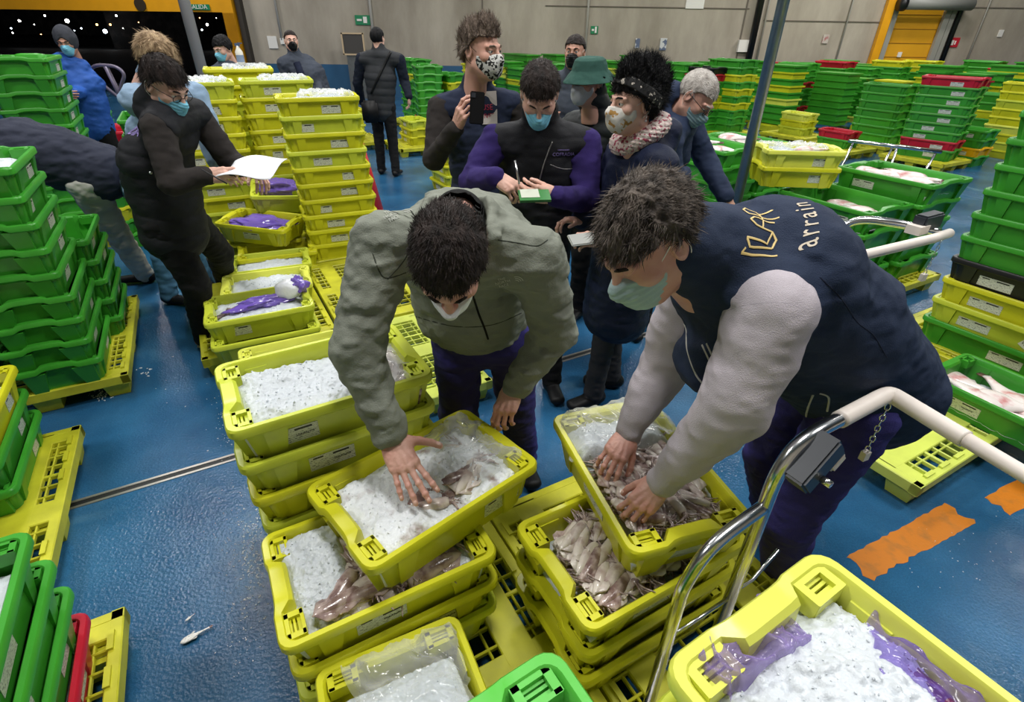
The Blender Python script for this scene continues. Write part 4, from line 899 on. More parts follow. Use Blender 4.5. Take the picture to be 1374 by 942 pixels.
def root(name, loc, label, cat, rz=0, group=None):
    o = bpy.data.objects.new(name, None); COL.objects.link(o); o.location = loc; o.rotation_euler.z = rz; o.empty_display_size = .1; tag(o, label, cat, group); bpy.context.view_layer.update(); return o
def wpart(name, bm, parent, m, smooth=True):
    """part modelled in world coordinates, kept in place under its parent"""
    o = part(name, bm, parent, m, smooth)
    p = parent
    while p.parent: p = p.parent
    if parent.type == 'EMPTY' or p.type == 'EMPTY':
        bpy.context.view_layer.update(); o.matrix_parent_inverse = parent.matrix_world.inverted()
    return o
tr = root('trolley', (.85, .4, 0), 'steel crate trolley with white bar grip, bottom right corner', 'trolley', GY)
bm = bmesh.new(); box(bm, (*ab(.80, .12), .105), (1.0, .72, .03), GY); box(bm, (*ab(.80, .12), .08), (.96, .06, .04), GY)
wpart('bed', bm, tr, 'dark steel', False)
for a_ in (.42, 1.2):
    for b_ in (-.18, .40):
        bm = bmesh.new(); c0 = V(*ab(a_, b_), .05); tube(bm, [c0 - GN * .018, c0 + GN * .018], .048, 18); w = wpart('wheel', bm, tr, 'box')
ax, ay = .415, .775; bx, by = .62, .896
bm = bmesh.new(); tube(bm, [V(ax, ay, .1), V(ax, ay, .64)] + smooth_path([V(ax, ay, .66), V(ax + .004, ay + .003, .72), V(ax + .04, ay + .024, .80), V(ax + .10, ay + .06, .838), V(bx - .005, by - .003, .862)], 6), .0165, 18)
wpart('side_loop', bm, tr, Mtube)
bm = bmesh.new(); tube(bm, [V(bx, by, .1), V(bx, by, .86)] + smooth_path([V(bx, by, .88), V(bx + .002, by + .001, .96), V(bx + .03, by + .02, 1.02), V(bx + .085, by + .05, 1.05), V(.80, 1.002, 1.052)], 7), .0175, 18)
wpart('upright', bm, tr, Mtube)
bm = bmesh.new(); tube(bm, smooth_path([V(.79, .996, 1.052), V(.88, 1.05, 1.052), V(.955, 1.094, 1.052), V(.978, 1.098, 1.052), V(.990, 1.077, 1.052), V(1.02, .995, 1.052), V(1.045, .93, 1.052)], 8), .0215, 18)
gr = wpart('bar_grip', bm, tr, 'cream')
bm = bmesh.new(); tube(bm, [V(1.042, .938, 1.052), V(1.10, .79, 1.052), V(1.30, .30, 1.052), V(1.30, .30, .12)], .0175, 18)
wpart('cross_bar', bm, tr, 'cream')
bm = bmesh.new()
d_ = V(math.cos(math.radians(31)), math.sin(math.radians(31)), 0)
R_ = Matrix.Rotation(math.radians(31), 3, 'Z') @ Matrix.Rotation(math.radians(-42), 3, 'Y')
box(bm, V(.700, .905, 1.0), (.135, .058, .072), rot=R_)
bmesh.ops.bevel(bm, geom=bm.edges[:], offset=.006, segments=2, affect='EDGES'); bx_ = wpart('control_box', bm, tr, 'box', False)
bm = bmesh.new(); box(bm, V(.752, .930, .992), (.05, .05, .03), rot=R_); bmesh.ops.bevel(bm, geom=bm.edges[:], offset=.005, segments=2, affect='EDGES'); o = part('white_lever', bm, bx_, 'cream', False)
bm = bmesh.new(); q0 = V(.712, .876, .975); tube(bm, [q0, q0 + V(.012, -.02, 0)], .009, 14); part('bolt', bm, bx_, Mtube)
def chain(bm, p0, p1, n, r=.0035, rl=.012):
    p0, p1 = Vector(p0), Vector(p1)
    for i in range(n):
        c = p0.lerp(p1, (i + .5) / n); t = (p1 - p0).normalized(); s = t.orthogonal().normalized(); s2 = t.cross(s); s = s if i % 2 else s2
        tube(bm, [c + t * rl * math.cos(a) + s * rl * .5 * math.sin(a) for a in np.linspace(0, 2 * PI, 9)[:-1]], r * .55, 5, closed=True)
bm = bmesh.new(); chain(bm, V(.975, 1.09, 1.03), V(.985, 1.10, .86), 9); ch = wpart('chain', bm, tr, Mtube)
bm = bmesh.new(); box(bm, V(.985, 1.10, .845), (.022, .016, .028), .4); part('coin_lock', bm, ch, 'cream', False)
bm = bmesh.new(); tube(bm, [V(bx, by, .52), V(bx + .07, by + .04, .52), V(bx + .14, by + .08, .60)], .006, 8); tube(bm, [V(ax, ay, .5), V(bx, by, .5)], .006, 8); wpart('brace', bm, tr, Mtube)
# second trolley behind the navy vest
t2 = root('trolley', (1.75, 2.6, 0), 'trolley with white bar behind the navy vest, among green crates', 'trolley', GY)
bm = bmesh.new(); e1 = V(1.20, 1.97, 1.05); e2 = V(1.93, 2.34, 1.05); tube(bm, [e1, e2, V(2.06, 2.42, 1.05)], .022, 14); wpart('bar_grip', bm, t2, 'cream')
bm = bmesh.new(); ex = V(1.985, 2.40, 0)
tube(bm, [V(1.63, 2.60, .1), V(1.63, 2.60, .86)] + smooth_path([V(1.63, 2.60, .9), V(1.65, 2.60, 1.0), V(1.72, 2.57, 1.06), V(1.84, 2.50, 1.07), V(2.02, 2.43, 1.05)], 6), .02, 14); wpart('side_loop', bm, t2, Mtube)
bm = bmesh.new(); box(bm, V(1.95, 2.44, 1.10), (.16, .06, .075), GY); bmesh.ops.bevel(bm, geom=bm.edges[:], offset=.008, segments=2, affect='EDGES'); b_ = wpart('control_box', bm, t2, 'box', False)
bm = bmesh.new(); box(bm, V(1.885, 2.40, 1.075), (.08, .064, .04), GY); part('white_lever', bm, b_, 'cream', False)
bm = bmesh.new(); chain(bm, V(2.04, 2.42, 1.03), V(2.03, 2.42, .84), 9); ch = wpart('chain', bm, t2, Mtube)
bm = bmesh.new(); box(bm, V(2.03, 2.42, .825), (.03, .02, .035), .4); part('coin_lock', bm, ch, 'cream', False)
bm = bmesh.new(); box(bm, V(1.75, 2.62, .09), (.66, .28, .025), GY); wpart('bed', bm, t2, 'dark steel', False)
for q in (-.25, .25):
    bm = bmesh.new(); c0 = V(1.75, 2.62, .04) + GX * q; tube(bm, [c0 - GN * .015, c0 + GN * .015], .039, 14); wpart('wheel', bm, t2, 'box')
# tube rail of a low trolley among the far green crates
t3 = root('trolley', (3.95, 5.8, 0), 'low trolley with thin steel rail before the red-topped stack', 'trolley')
bm = bmesh.new(); tube(bm, [V(3.52, 5.9, .90), V(4.36, 5.66, .84)], .017, 8); 
for px in (3.57, 3.93, 3.97, 4.32): tube(bm, [V(px, 5.9 - (px - 3.52) * .28, .90 - (px - 3.52) * .07), V(px - (.12 if px != 3.97 else -.04), 5.9 - (px - 3.52) * .28, .12)], .012, 8)
wpart('rail', bm, t3, Mtube)
bm = bmesh.new(); box(bm, V(3.9, 5.98, .1), (.95, .5, .03), -.28); wpart('bed', bm, t3, 'dark steel', False)
for q in (-.35, .35):
    bm = bmesh.new(); tube(bm, [V(3.9 + q, 5.95 - q * .28, .045), V(3.94 + q, 5.94 - q * .28, .045)], .043, 12); wpart('wheel', bm, t3, 'box')
# pallet truck by the gate
t4 = root('pallet_truck', (-4.75, 6.7, 0), 'pallet truck with a looped grey handle before the dark gate', 'pallet truck')
Mpt = mat('lilac_grey_steel', srgb(112, 104, 124), .4, metal=.3)
bm = bmesh.new(); tube(bm, smooth_path([V(-4.47, 6.5, 1.15), V(-4.62, 6.5, 1.30), V(-4.68, 6.5, 1.40), V(-4.62, 6.5, 1.46), V(-4.50, 6.5, 1.47), V(-4.38, 6.5, 1.45), V(-4.33, 6.5, 1.38), V(-4.40, 6.5, 1.27), V(-4.46, 6.5, 1.15)], 5), .018, 10); wpart('handle_loop', bm, t4, Mpt)
bm = bmesh.new(); tube(bm, [V(-4.50, 6.5, 1.46), V(-4.46, 6.52, 1.15), V(-4.42, 6.8, .3)], .024, 10); wpart('shaft', bm, t4, Mpt)
bm = bmesh.new(); box(bm, (-4.4, 6.85, .22), (.4, .25, .3)); box(bm, (-4.56, 7.4, .11), (.15, 1.1, .05)); box(bm, (-4.24, 7.4, .11), (.15, 1.1, .05)); wpart('forks', bm, t4, Mpt, False)
for q in (-.16, .16):
    bm = bmesh.new(); tube(bm, [V(-4.42 + q, 6.78, .085), V(-4.37 + q, 6.78, .085)], .083, 14); wpart('wheel', bm, t4, 'box')
# cones
def cone(x, y, h, label, m, stripe=True, r=.17):
    t = root('traffic_cone', (x, y, 0), label, 'traffic cone')
    bm = bmesh.new(); bmesh.ops.create_cone(bm, cap_ends=True, segments=28, radius1=r, radius2=.025, depth=h, matrix=Matrix.Translation((x, y, .03 + h / 2))); wpart('body', bm, t, m)
    bm = bmesh.new(); box(bm, (x, y, .016), (r * 2.5, r * 2.5, .032)); wpart('base', bm, t, m, False)
Mcone = mat('red_cone_rubber', srgb(200, 34, 44), .45); Mcone2 = mat('orange_cone_rubber', srgb(228, 86, 48), .45)
cone(-1.62, 5.75, .95, 'tall red cone beside the tallest single yellow stack', Mcone, r=.19)
cone(-3.0, 9.4, .95, 'orange cone against the blue wall band near black mask man', Mcone2)
# things against the far wall
t = root('picture_frame', (-3.0 * 1.55, 17.9, 0), 'light wooden framed board leaning behind back-turned man', 'board')
p0 = wallp(-2.84, 1.62, .5); 
bm = bmesh.new()
for q, w_, h_ in (((-.52, 0), .07, .95), ((.52, 0), .07, .95), ((0, .45), 1.1, .07), ((0, -.45), 1.1, .07)): box(bm, p0 + V(q[0] * .6, 0, q[1] * .6), (w_ * .6 if w_ < .2 else .66, .05, h_ * .6 if h_ < .2 else .57))
wpart('frame', bm, t, mat('pale_wood', srgb(196, 172, 138), .6), False)
bm = bmesh.new(); box(bm, p0 + V(0, .01, 0), (.6, .03, .52)); wpart('board_face', bm, t, mat('dark_board', srgb(70, 66, 62), .6), False)
bm = bmesh.new(); box(bm, V(p0.x, p0.y + .1, .5), (.3, .2, 2.0 * p0.z - .58 - 1.0 + .0)) if False else box(bm, V(p0.x, p0.y + .06, p0.z / 2 - .14), (.5, .06, p0.z - .28)); tb = wpart('stand', bm, t, 'dark steel', False)
def bottle(x, y, z, label, s=1.0, name='spray_bottle'):
    t = root(name, (x, y, z), label, 'bottle')
    bm = bmesh.new(); tube(bm, [V(x, y, z), V(x, y, z + .13 * s), V(x, y, z + .17 * s), V(x, y, z + .19 * s)], [.04 * s, .04 * s, .018 * s, .013 * s], 14); wpart('body', bm, t, 'white')
    bm = bmesh.new(); box(bm, (x, y, z + .20 * s), (.05 * s, .02 * s, .03 * s)); box(bm, (x + .03 * s, y, z + .215 * s), (.05 * s, .012 * s, .012 * s)); wpart('trigger', bm, t, mat('grey_blue_trigger', srgb(80, 96, 130), .5), False)
    bm = bmesh.new(); tube(bm, [V(x, y, z + .03 * s), V(x, y, z + .10 * s)], .041 * s, 14, caps=False); wpart('label_band', bm, t, mat('blue_grey_label', srgb(130, 146, 176), .5))
tp = Hm[-1].matrix_world.translation
bottle(tp.x + .02, tp.y + .05, tp.z + .158 + .02, 'spray bottle standing on the rear yellow stack by black mask man', .85)
q = [o for o in COL.objects if o.get('label', '').startswith('green fish crate on top of the rear green stack by the back-turned man') or o.get('label', '').startswith('green crate topping the rear green stack by')]
# dead fish and ice crumbs on the floor
def floorfish(x, y, rz, s, label):
    body, fin = RF[1]; o = bpy.data.objects.new('fish', body.copy()); o.data.materials.clear(); o.data.materials.append(Mfish_floor); COL.objects.link(o); q = bpy.data.objects.new('fin', fin); COL.objects.link(q); q.parent = o
    o.location = (x, y, .012); o.rotation_euler = (0, 0, rz); o.scale = (s, s * .55, s * .5); tag(o, label, 'fish')
Mfish_floor = mottle('limp_white_fish', srgb(214, 210, 206), srgb(140, 150, 150), 30, .5, .7, .3)
p = at_z(243, 866, 0); floorfish(p.x, p.y, math.radians(42), .26, 'small limp white fish lying on the blue floor')
p = at_z(250, 836, 0); floorfish(p.x, p.y, math.radians(60), .09, 'tiny fish scrap on the blue floor above the limp white fish')
r = random.Random(8); bm = bmesh.new()
def crumbs(u, v, su, sv, n, s0=.002, s1=.006):
    for i in range(n):
        p = at_z(r.gauss(u, su), r.gauss(v, sv), 0)
        bmesh.ops.create_icosphere(bm, subdivisions=0 or 1, radius=r.uniform(s0, s1), matrix=Matrix.Translation((p.x, p.y, .001)) @ Matrix.Rotation(r.uniform(0, 6), 4, 'Z') @ Matrix.Diagonal((1.3, .8, .5, 1)))
crumbs(340, 745, 9, 45, 260, .0015, .0045); crumbs(325, 735, 22, 50, 120, .001, .0025); crumbs(300, 560, 12, 30, 80, .0015, .004); crumbs(135, 530, 8, 5, 60, .002, .006); crumbs(200, 500, 40, 30, 14, .002, .005); crumbs(320, 860, 12, 30, 40, .001, .003)
crumbs(195, 500, 4, 3, 10, .004, .009)
crumbs(1300, 745, 40, 30, 30, .001, .003)
o = link('ice_crumbs', from_bm('ice_crumbs', bm, True), None, [M_['ice']]); tag(o, 'white crumbs of ice scattered on the blue floor', 'ice', kind='stuff')
# ---------------- people: signed-distance sculpting ----------------
def nrm(v): v = np.asarray(v, float); return v / (np.linalg.norm(v) + 1e-12)
def arr(v): return np.array([float(q) for q in v])
class Sculpt:
    def __init__(s, lo, hi, h):
        s.h = h; s.lo = np.array(lo, float); s.hi = np.array(hi, float)
        s.n = np.ceil((s.hi - s.lo) / h).astype(int) + 1
        s.ax = [(s.lo[i] + h * np.arange(s.n[i])).astype(np.float32) for i in range(3)]
        s.d = np.full(tuple(s.n), .5, np.float32)
    def blk(s, lo, hi, m):
        sl = []
        for i in range(3):
            a = int(max(0, math.floor((lo[i] - m - s.lo[i]) / s.h))); b = int(min(s.n[i], math.ceil((hi[i] + m - s.lo[i]) / s.h) + 1))
            if b <= a: return None
            sl.append(slice(a, b))
        X = s.ax[0][sl[0]][:, None, None]; Y = s.ax[1][sl[1]][None, :, None]; Z = s.ax[2][sl[2]][None, None, :]
        return tuple(sl), X, Y, Z
    def comb(s, sl, d, k, mode):
        a = s.d[sl]
        if mode == 'add':
            if k > 0:
                hh = np.clip(.5 + .5 * (a - d) / k, 0, 1); s.d[sl] = a * (1 - hh) + d * hh - k * hh * (1 - hh)
            else: s.d[sl] = np.minimum(a, d)
        else:
            if k > 0:
                hh = np.clip(.5 - .5 * (a + d) / k, 0, 1); s.d[sl] = a * (1 - hh) - d * hh + k * hh * (1 - hh)
            else: s.d[sl] = np.maximum(a, -d)
    def cap(s, a, b, ra, rb=None, k=.02, mode='add'):
        a = arr(a); b = arr(b); rb = ra if rb is None else rb; R = max(ra, rb)
        q = s.blk(np.minimum(a, b) - R, np.maximum(a, b) + R, k + .04)
        if q is None: return s
        sl, X, Y, Z = q; ab = b - a; L2 = max(ab @ ab, 1e-9)
        px, py, pz = X - a[0], Y - a[1], Z - a[2]; t = np.clip((px * ab[0] + py * ab[1] + pz * ab[2]) / L2, 0, 1)
        d = np.sqrt((px - t * ab[0]) ** 2 + (py - t * ab[1]) ** 2 + (pz - t * ab[2]) ** 2) - (ra + t * (rb - ra))
        s.comb(sl, d.astype(np.float32), k, mode); return s
    def chain(s, pts, rs, k=.02, mode='add'):
        for i in range(len(pts) - 1): s.cap(pts[i], pts[i + 1], rs[i], rs[i + 1], k, mode)
        return s
    def ecap(s, a, b, side, ra, wa, rb, wb, k=.03, mode='add'):
        a = arr(a); b = arr(b); ab = b - a; L = np.linalg.norm(ab); t_ = ab / L; sd = nrm(arr(side) - t_ * (arr(side) @ t_)); dp = np.cross(t_, sd); R = max(ra, wa, rb, wb)
        q = s.blk(np.minimum(a, b) - R, np.maximum(a, b) + R, k + .04)
        if q is None: return s
        sl, X, Y, Z = q; px, py, pz = X - a[0], Y - a[1], Z - a[2]
        u = px * t_[0] + py * t_[1] + pz * t_[2]; t = np.clip(u / L, 0, 1); over = u - t * L
        sx = px * sd[0] + py * sd[1] + pz * sd[2]; sy = px * dp[0] + py * dp[1] + pz * dp[2]
        r = ra + t * (rb - ra); w = wa + t * (wb - wa); m = np.minimum(r, w)
        d = (np.sqrt((sx / w) ** 2 + (sy / r) ** 2 + (over / m) ** 2) - 1) * m
        s.comb(sl, d.astype(np.float32), k, mode); return s
    def ell(s, c, r, R=None, k=.01, mode='add'):
        c = arr(c); r = arr(r); R = np.eye(3) if R is None else np.array(R, float); m = max(r)
        q = s.blk(c - m, c + m, k + .03)
        if q is None: return s
        sl, X, Y, Z = q; px, py, pz = X - c[0], Y - c[1], Z - c[2]; e = [(px * R[0, i] + py * R[1, i] + pz * R[2, i]) / r[i] for i in range(3)]
        k0 = np.sqrt(e[0] ** 2 + e[1] ** 2 + e[2] ** 2); k1 = np.sqrt((e[0] / r[0]) ** 2 + (e[1] / r[1]) ** 2 + (e[2] / r[2]) ** 2) + 1e-6
        s.comb(sl, (k0 * (k0 - 1) / k1).astype(np.float32), k, mode); return s
    def cut(s, p, n, k=0.0):
        p = arr(p); n = nrm(arr(n)); X, Y, Z = s.ax[0][:, None, None], s.ax[1][None, :, None], s.ax[2][None, None, :]
        s.d = np.maximum(s.d, ((X - p[0]) * n[0] + (Y - p[1]) * n[1] + (Z - p[2]) * n[2]).astype(np.float32)); return s
    def noise(s, amp, sx, sy=None, sz=None, seed=0., o=2, ridge=False):
        near = np.abs(s.d) < .05; ix = np.nonzero(near)
        x, y, z = s.ax[0][ix[0]], s.ax[1][ix[1]], s.ax[2][ix[2]]
        v = fbm(x / sx + seed, y / (sy or sx) + seed * 2, z / (sz or sx), o)
        if ridge: v = 1 - 2 * np.abs(v)
        s.d[ix] -= (amp * v).astype(np.float32); return s
    def func(s, f):
        near = np.abs(s.d) < .06; ix = np.nonzero(near); s.d[ix] -= f(s.ax[0][ix[0]], s.ax[1][ix[1]], s.ax[2][ix[2]]).astype(np.float32); return s
    def copy(s): c = object.__new__(Sculpt); c.h, c.lo, c.hi, c.n, c.ax = s.h, s.lo, s.hi, s.n, s.ax; c.d = s.d.copy(); return c
    def mesh(s):
        d = s.d.copy(); d[0] = d[-1] = .5; d[:, 0] = d[:, -1] = .5; d[:, :, 0] = d[:, :, -1] = .5
        np.clip(d, -3 * s.h, 3 * s.h, out=d); g = openvdb.FloatGrid(3 * s.h); g.copyFromArray(d.astype(np.float32), tolerance=0.0)
        P, Q = g.convertToQuads(isovalue=0.0); P = np.array(P, float) * s.h + s.lo; return P, np.array(Q)[:, ::-1] if len(Q) else np.zeros((0, 4), int)
def sk_obj(name, S, m, parent, M=None, wverts=None):
    P, Q = S.mesh() if isinstance(S, Sculpt) else S
    if M is not None: P = P @ M[:3, :3].T + M[:3, 3]
    me = meshdata(name, P, Q, True); o = link(name, me, parent, m if isinstance(m, (list, tuple)) else [m]); return o
def join_pq(parts):
    Ps, Qs, n = [], [], 0
    for P, Q in parts: Ps.append(P); Qs.append(Q + n); n += len(P)
    return np.concatenate(Ps), np.concatenate(Qs)
def frame(c, f, u, s=1.0):
    f = nrm(f); u = arr(u); u = nrm(u - f * (u @ f)); x = np.cross(f, u); M = np.eye(4); M[:3, 0] = x * s; M[:3, 1] = f * s; M[:3, 2] = u * s; M[:3, 3] = arr(c); return M
def xf(M, P): return np.asarray(P, float) @ M[:3, :3].T + M[:3, 3]
# materials
def skin(name, c, c2=None): return ramp_mat(name, c, c2 or (c[0] * .90, c[1] * .78, c[2] * .76, 1), 12, .38, .75, rough=.5, bump=.12, bscale=260)
SK = {'a': skin('skin_ruddy', srgb(208, 162, 144)), 'b': skin('skin_fair', srgb(220, 178, 160)), 'c': skin('skin_tan', srgb(188, 142, 122)), 'h': skin('skin_cold_hands', srgb(216, 168, 152), srgb(196, 134, 120))}
def hairm(name, c1, c2): return ramp_mat(name, c1, c2, 40, .35, .65, rough=.6, bump=.5, bscale=180, vec_scale=(1, 1, .25), spec=.2)
HM = {'dark': hairm('hair_dark_brown', srgb(24, 19, 18), srgb(50, 40, 37)), 'grey': hairm('hair_grey_brown', srgb(78, 66, 58), srgb(140, 124, 112)), 'salt': hairm('hair_brown_grey', srgb(48, 42, 38), srgb(100, 90, 82)), 'black': hairm('hair_black', srgb(9, 9, 11), srgb(26, 25, 28)), 'white': hairm('hair_silver', srgb(150, 142, 136), srgb(196, 190, 184)), 'blond': hairm('hair_dark_blond', srgb(128, 104, 78), srgb(190, 164, 130))}
def fabric(name, c, rough=.85, bump=.35, bs=300, na=.12, ns=9, sheen=.0): return mat(name, c, rough, noise_amt=na, noise_scale=ns, bump=bump, bump_scale=bs, spec=.25, sheen=sheen)
def eyes_brows(M, parent, hair_m, far=False, closed=False, brows=True):
    for sx in (-1, 1):
        if not closed:
            bm = bmesh.new(); bmesh.ops.create_uvsphere(bm, u_segments=12, v_segments=8, radius=.0118, matrix=Matrix.Translation((sx * .031, .081, .012)))
            e = link('eye', from_bm('eye', bm, True), parent, [M_['white']]); e.matrix_world = Matrix(M.tolist())
            bm = bmesh.new(); bmesh.ops.create_uvsphere(bm, u_segments=12, v_segments=8, radius=.0062, matrix=Matrix.Translation((sx * .031, .0885, .011)))
            i = link('iris', from_bm('iris', bm, True), e, [M_['ink']])
        if brows:
            bm = bmesh.new(); tube(bm, [V(sx * .014, .0985, .030), V(sx * .026, .0975, .035), V(sx * .040, .088, .034), V(sx * .050, .077, .028)], [.0035, .0045, .004, .0015], 6)
            b = link('eyebrow', from_bm('eyebrow', bm, True), parent, [hair_m]); b.matrix_world = Matrix(M.tolist())
def head_sculpt(h=.003, neck_to=None, closed=False):
    S = Sculpt((-.11, -.135, -.23), (.11, .15, .15), h)
    S.ell((0, -.016, .034), (.0765, .098, .088), k=0)
    S.ell((0, .028, -.025), (.063, .064, .084), k=.03)
    S.ell((0, .052, -.088), (.034, .034, .026), k=.03)
    for sx in (-1, 1):
        S.cap((sx * .054, .004, -.058), (sx * .022, .062, -.092), .020, .018, k=.03)
        S.ell((sx * .040, .060, -.016), (.024, .024, .022), k=.02)
        S.cap((sx * .012, .091, .030), (sx * .048, .076, .030), .011, .008, k=.012)
        S.ell((sx * .031, .101, .011), (.018, .014, .0125), k=.012, mode='sub')
        if closed: S.ell((sx * .031, .082, .010), (.0150, .0125, .0115), k=.003)
        else:
            S.ell((sx * .031, .081, .018), (.0145, .0125, .008), k=.003)
        # ear
        S.ell((sx * .079, -.012, .0), (.008, .019, .032), k=.006); S.ell((sx * .086, -.008, .002), (.006, .010, .019), k=.004, mode='sub'); S.cap((sx * .080, -.020, .022), (sx * .084, -.028, -.002), .0055, .005, k=.003); S.cap((sx * .079, .0, .024), (sx * .084, -.02, .03), .004, k=.003)
        S.ell((sx * .0125, .103, -.024), (.0085, .010, .007), k=.005)
    S.cap((0, .088, .026), (0, .113, -.018), .0085, .0115, k=.010); S.ell((0, .110, -.022), (.0115, .012, .009), k=.006)
    S.ell((0, .088, -.050), (.024, .012, .0065), k=.006); S.ell((0, .087, -.062), (.021, .012, .007), k=.006)
    S.cap((-.02, .098, -.056), (.02, .098, -.056), .0018, k=.003, mode='sub')
    S.cap((0, -.022, -.04), (0, -.040, -.21), .056, .060, k=.03)
    return S
def hair_cap(style, h=.003):
    S = Sculpt((-.14, -.16, -.17), (.14, .15, .19), h); t = style.get('t', .012)
    S.ell((0, -.018, .036), (.0765 + t, .098 + t, .088 + t * 1.15), k=0)
    if style.get('puff'):
        for c, r in style['puff']: S.ell(c, (r, r, r) if not isinstance(r, tuple) else r, k=.03)
    c0 = style.get('line', .004); ny = style.get('ny', .66); nz = style.get('nz', .75)
    X, Y, Z = S.ax[0][:, None, None], S.ax[1][None, :, None], S.ax[2][None, None, :]
    ln = nz * Z - ny * Y - c0 + 0 * X + style.get('side', 0) * np.abs(X)
    ln = np.where(Y > .02, np.maximum(ln, 0) * 0 + (Z - style.get('front', .066) + .25 * X * X / .0064 * .02), ln)
    blend = np.clip((Y + .01) / .05, 0, 1); ln = (1 - blend) * (nz * Z - ny * Y - c0) + blend * (Z - style.get('front', .066) + .9 * X * X)
    # temples and sideburns
    S.d = np.maximum(S.d, (-ln).astype(np.float32))
    S.noise(style.get('amp', .004), .012, .012, .03, seed=style.get('seed', 0), o=2)
    return S
def strands(P, Q, n, ln, wid, seed, flow, curl=.3, lift=.5, seg=4, region=None):
    """short hairs growing from a cap; P in head coordinates"""
    r = np.random.default_rng(seed); P = np.asarray(P); a, b, c = P[Q[:, 0]], P[Q[:, 1]], P[Q[:, 2]]
    N = np.cross(b - a, c - a); N /= np.linalg.norm(N, axis=1)[:, None] + 1e-9; C = (a + c) / 2
    ctr = np.array([0, -.018, .03]); sgn = np.sign(np.sum(N * (C - ctr), 1))[:, None]; N = N * sgn
    idx = r.integers(0, len(Q), n)
    if region is not None: idx = idx[region(C[idx])]
    V_, F_ = [], []
    for i in idx:
        p = C[i] + r.normal(size=3) * .0012; nn = N[i]; fl = flow(p); fl = fl - nn * (fl @ nn); fl = fl / (np.linalg.norm(fl) + 1e-6) + r.normal(size=3) * curl
        d = nn * lift + fl; d /= np.linalg.norm(d); L = ln * r.uniform(.5, 1.3); sd = np.cross(d, nn); sd /= np.linalg.norm(sd) + 1e-9; w = wid * r.uniform(.6, 1.2); base = len(V_); q = p - nn * .003
        for k in range(seg + 1):
            t = k / seg; ww = w * (1 - t) ** .7
            V_.append(q + sd * ww); V_.append(q - sd * ww); q = q + d * L / seg; d = d + fl * .14 - nn * .10 * lift + r.normal(size=3) * curl * .16; d /= np.linalg.norm(d)
        for k in range(seg): j = base + 2 * k; F_.append((j, j + 1, j + 3, j + 2))
    return np.array(V_), np.array(F_)
def mask_mesh(M, parent, m, h=.0025, pleat=None, ties=True, slip=0.0, name='face_mask', low=0.0, loopm=None, big=0.0, headS=None):
    S = Sculpt((-.10, -.03, -.15), (.10, .155, .06), h)
    S.ell((0, .028, -.028), (.0665 + big, .071 + big, .088), k=0); S.ell((0, .056, -.086), (.040, .042, .034), k=.03); S.cap((0, .09, .02), (0, .117, -.022), .012, .018, k=.02); S.ell((0, .082, -.055), (.042, .042, .045), k=.03)
    X, Y, Z = S.ax[0][:, None, None], S.ax[1][None, :, None], S.ax[2][None, None, :]
    top = .002 + low - .9 * np.abs(X) ** 1.15 * .35; S.d = np.maximum(S.d, (Z - top + 0 * Y).astype(np.float32)); S.d = np.maximum(S.d, (-.108 + low - Z + .0 * X + 0 * Y).astype(np.float32) - .5 * np.clip(.04 - Y, 0, 1).astype(np.float32))
    S.d = np.maximum(S.d, (.018 - Y + 0 * X + 0 * Z + .25 * np.abs(Z + .05)).astype(np.float32))
    pl_ = (.0 if big > 0 else .0011) if pleat is None else pleat; S.func(lambda x, y, z: pl_ * np.sin(z * 420) * (y > .04)); S.noise(.002, .03, seed=3)
    P, Q = S.mesh(); P = P + [0, slip, 0]
    o = sk_obj(name, (P, Q), m, parent, M)
    if ties:
        bm = bmesh.new()
        for sx in (-1, 1):
            tube(bm, smooth_path([xf(M, (sx * .056, .048, -.012 + low)), xf(M, (sx * .074, .018, .012)), xf(M, (sx * .084, -.012, .030)), xf(M, (sx * .088, -.030, .010)), xf(M, (sx * .085, -.022, -.028)), xf(M, (sx * .068, .012, -.055)), xf(M, (sx * .052, .044, -.075 + low))], 4), .0013, 6)
        link('ear_loops', from_bm('ear_loops', bm, True), o, [loopm or M_['white']])
    return o
FL = [(.046, .027, .021, .0085), (.050, .031, .022, .0088), (.047, .029, .021, .0084), (.037, .022, .019, .0074)]
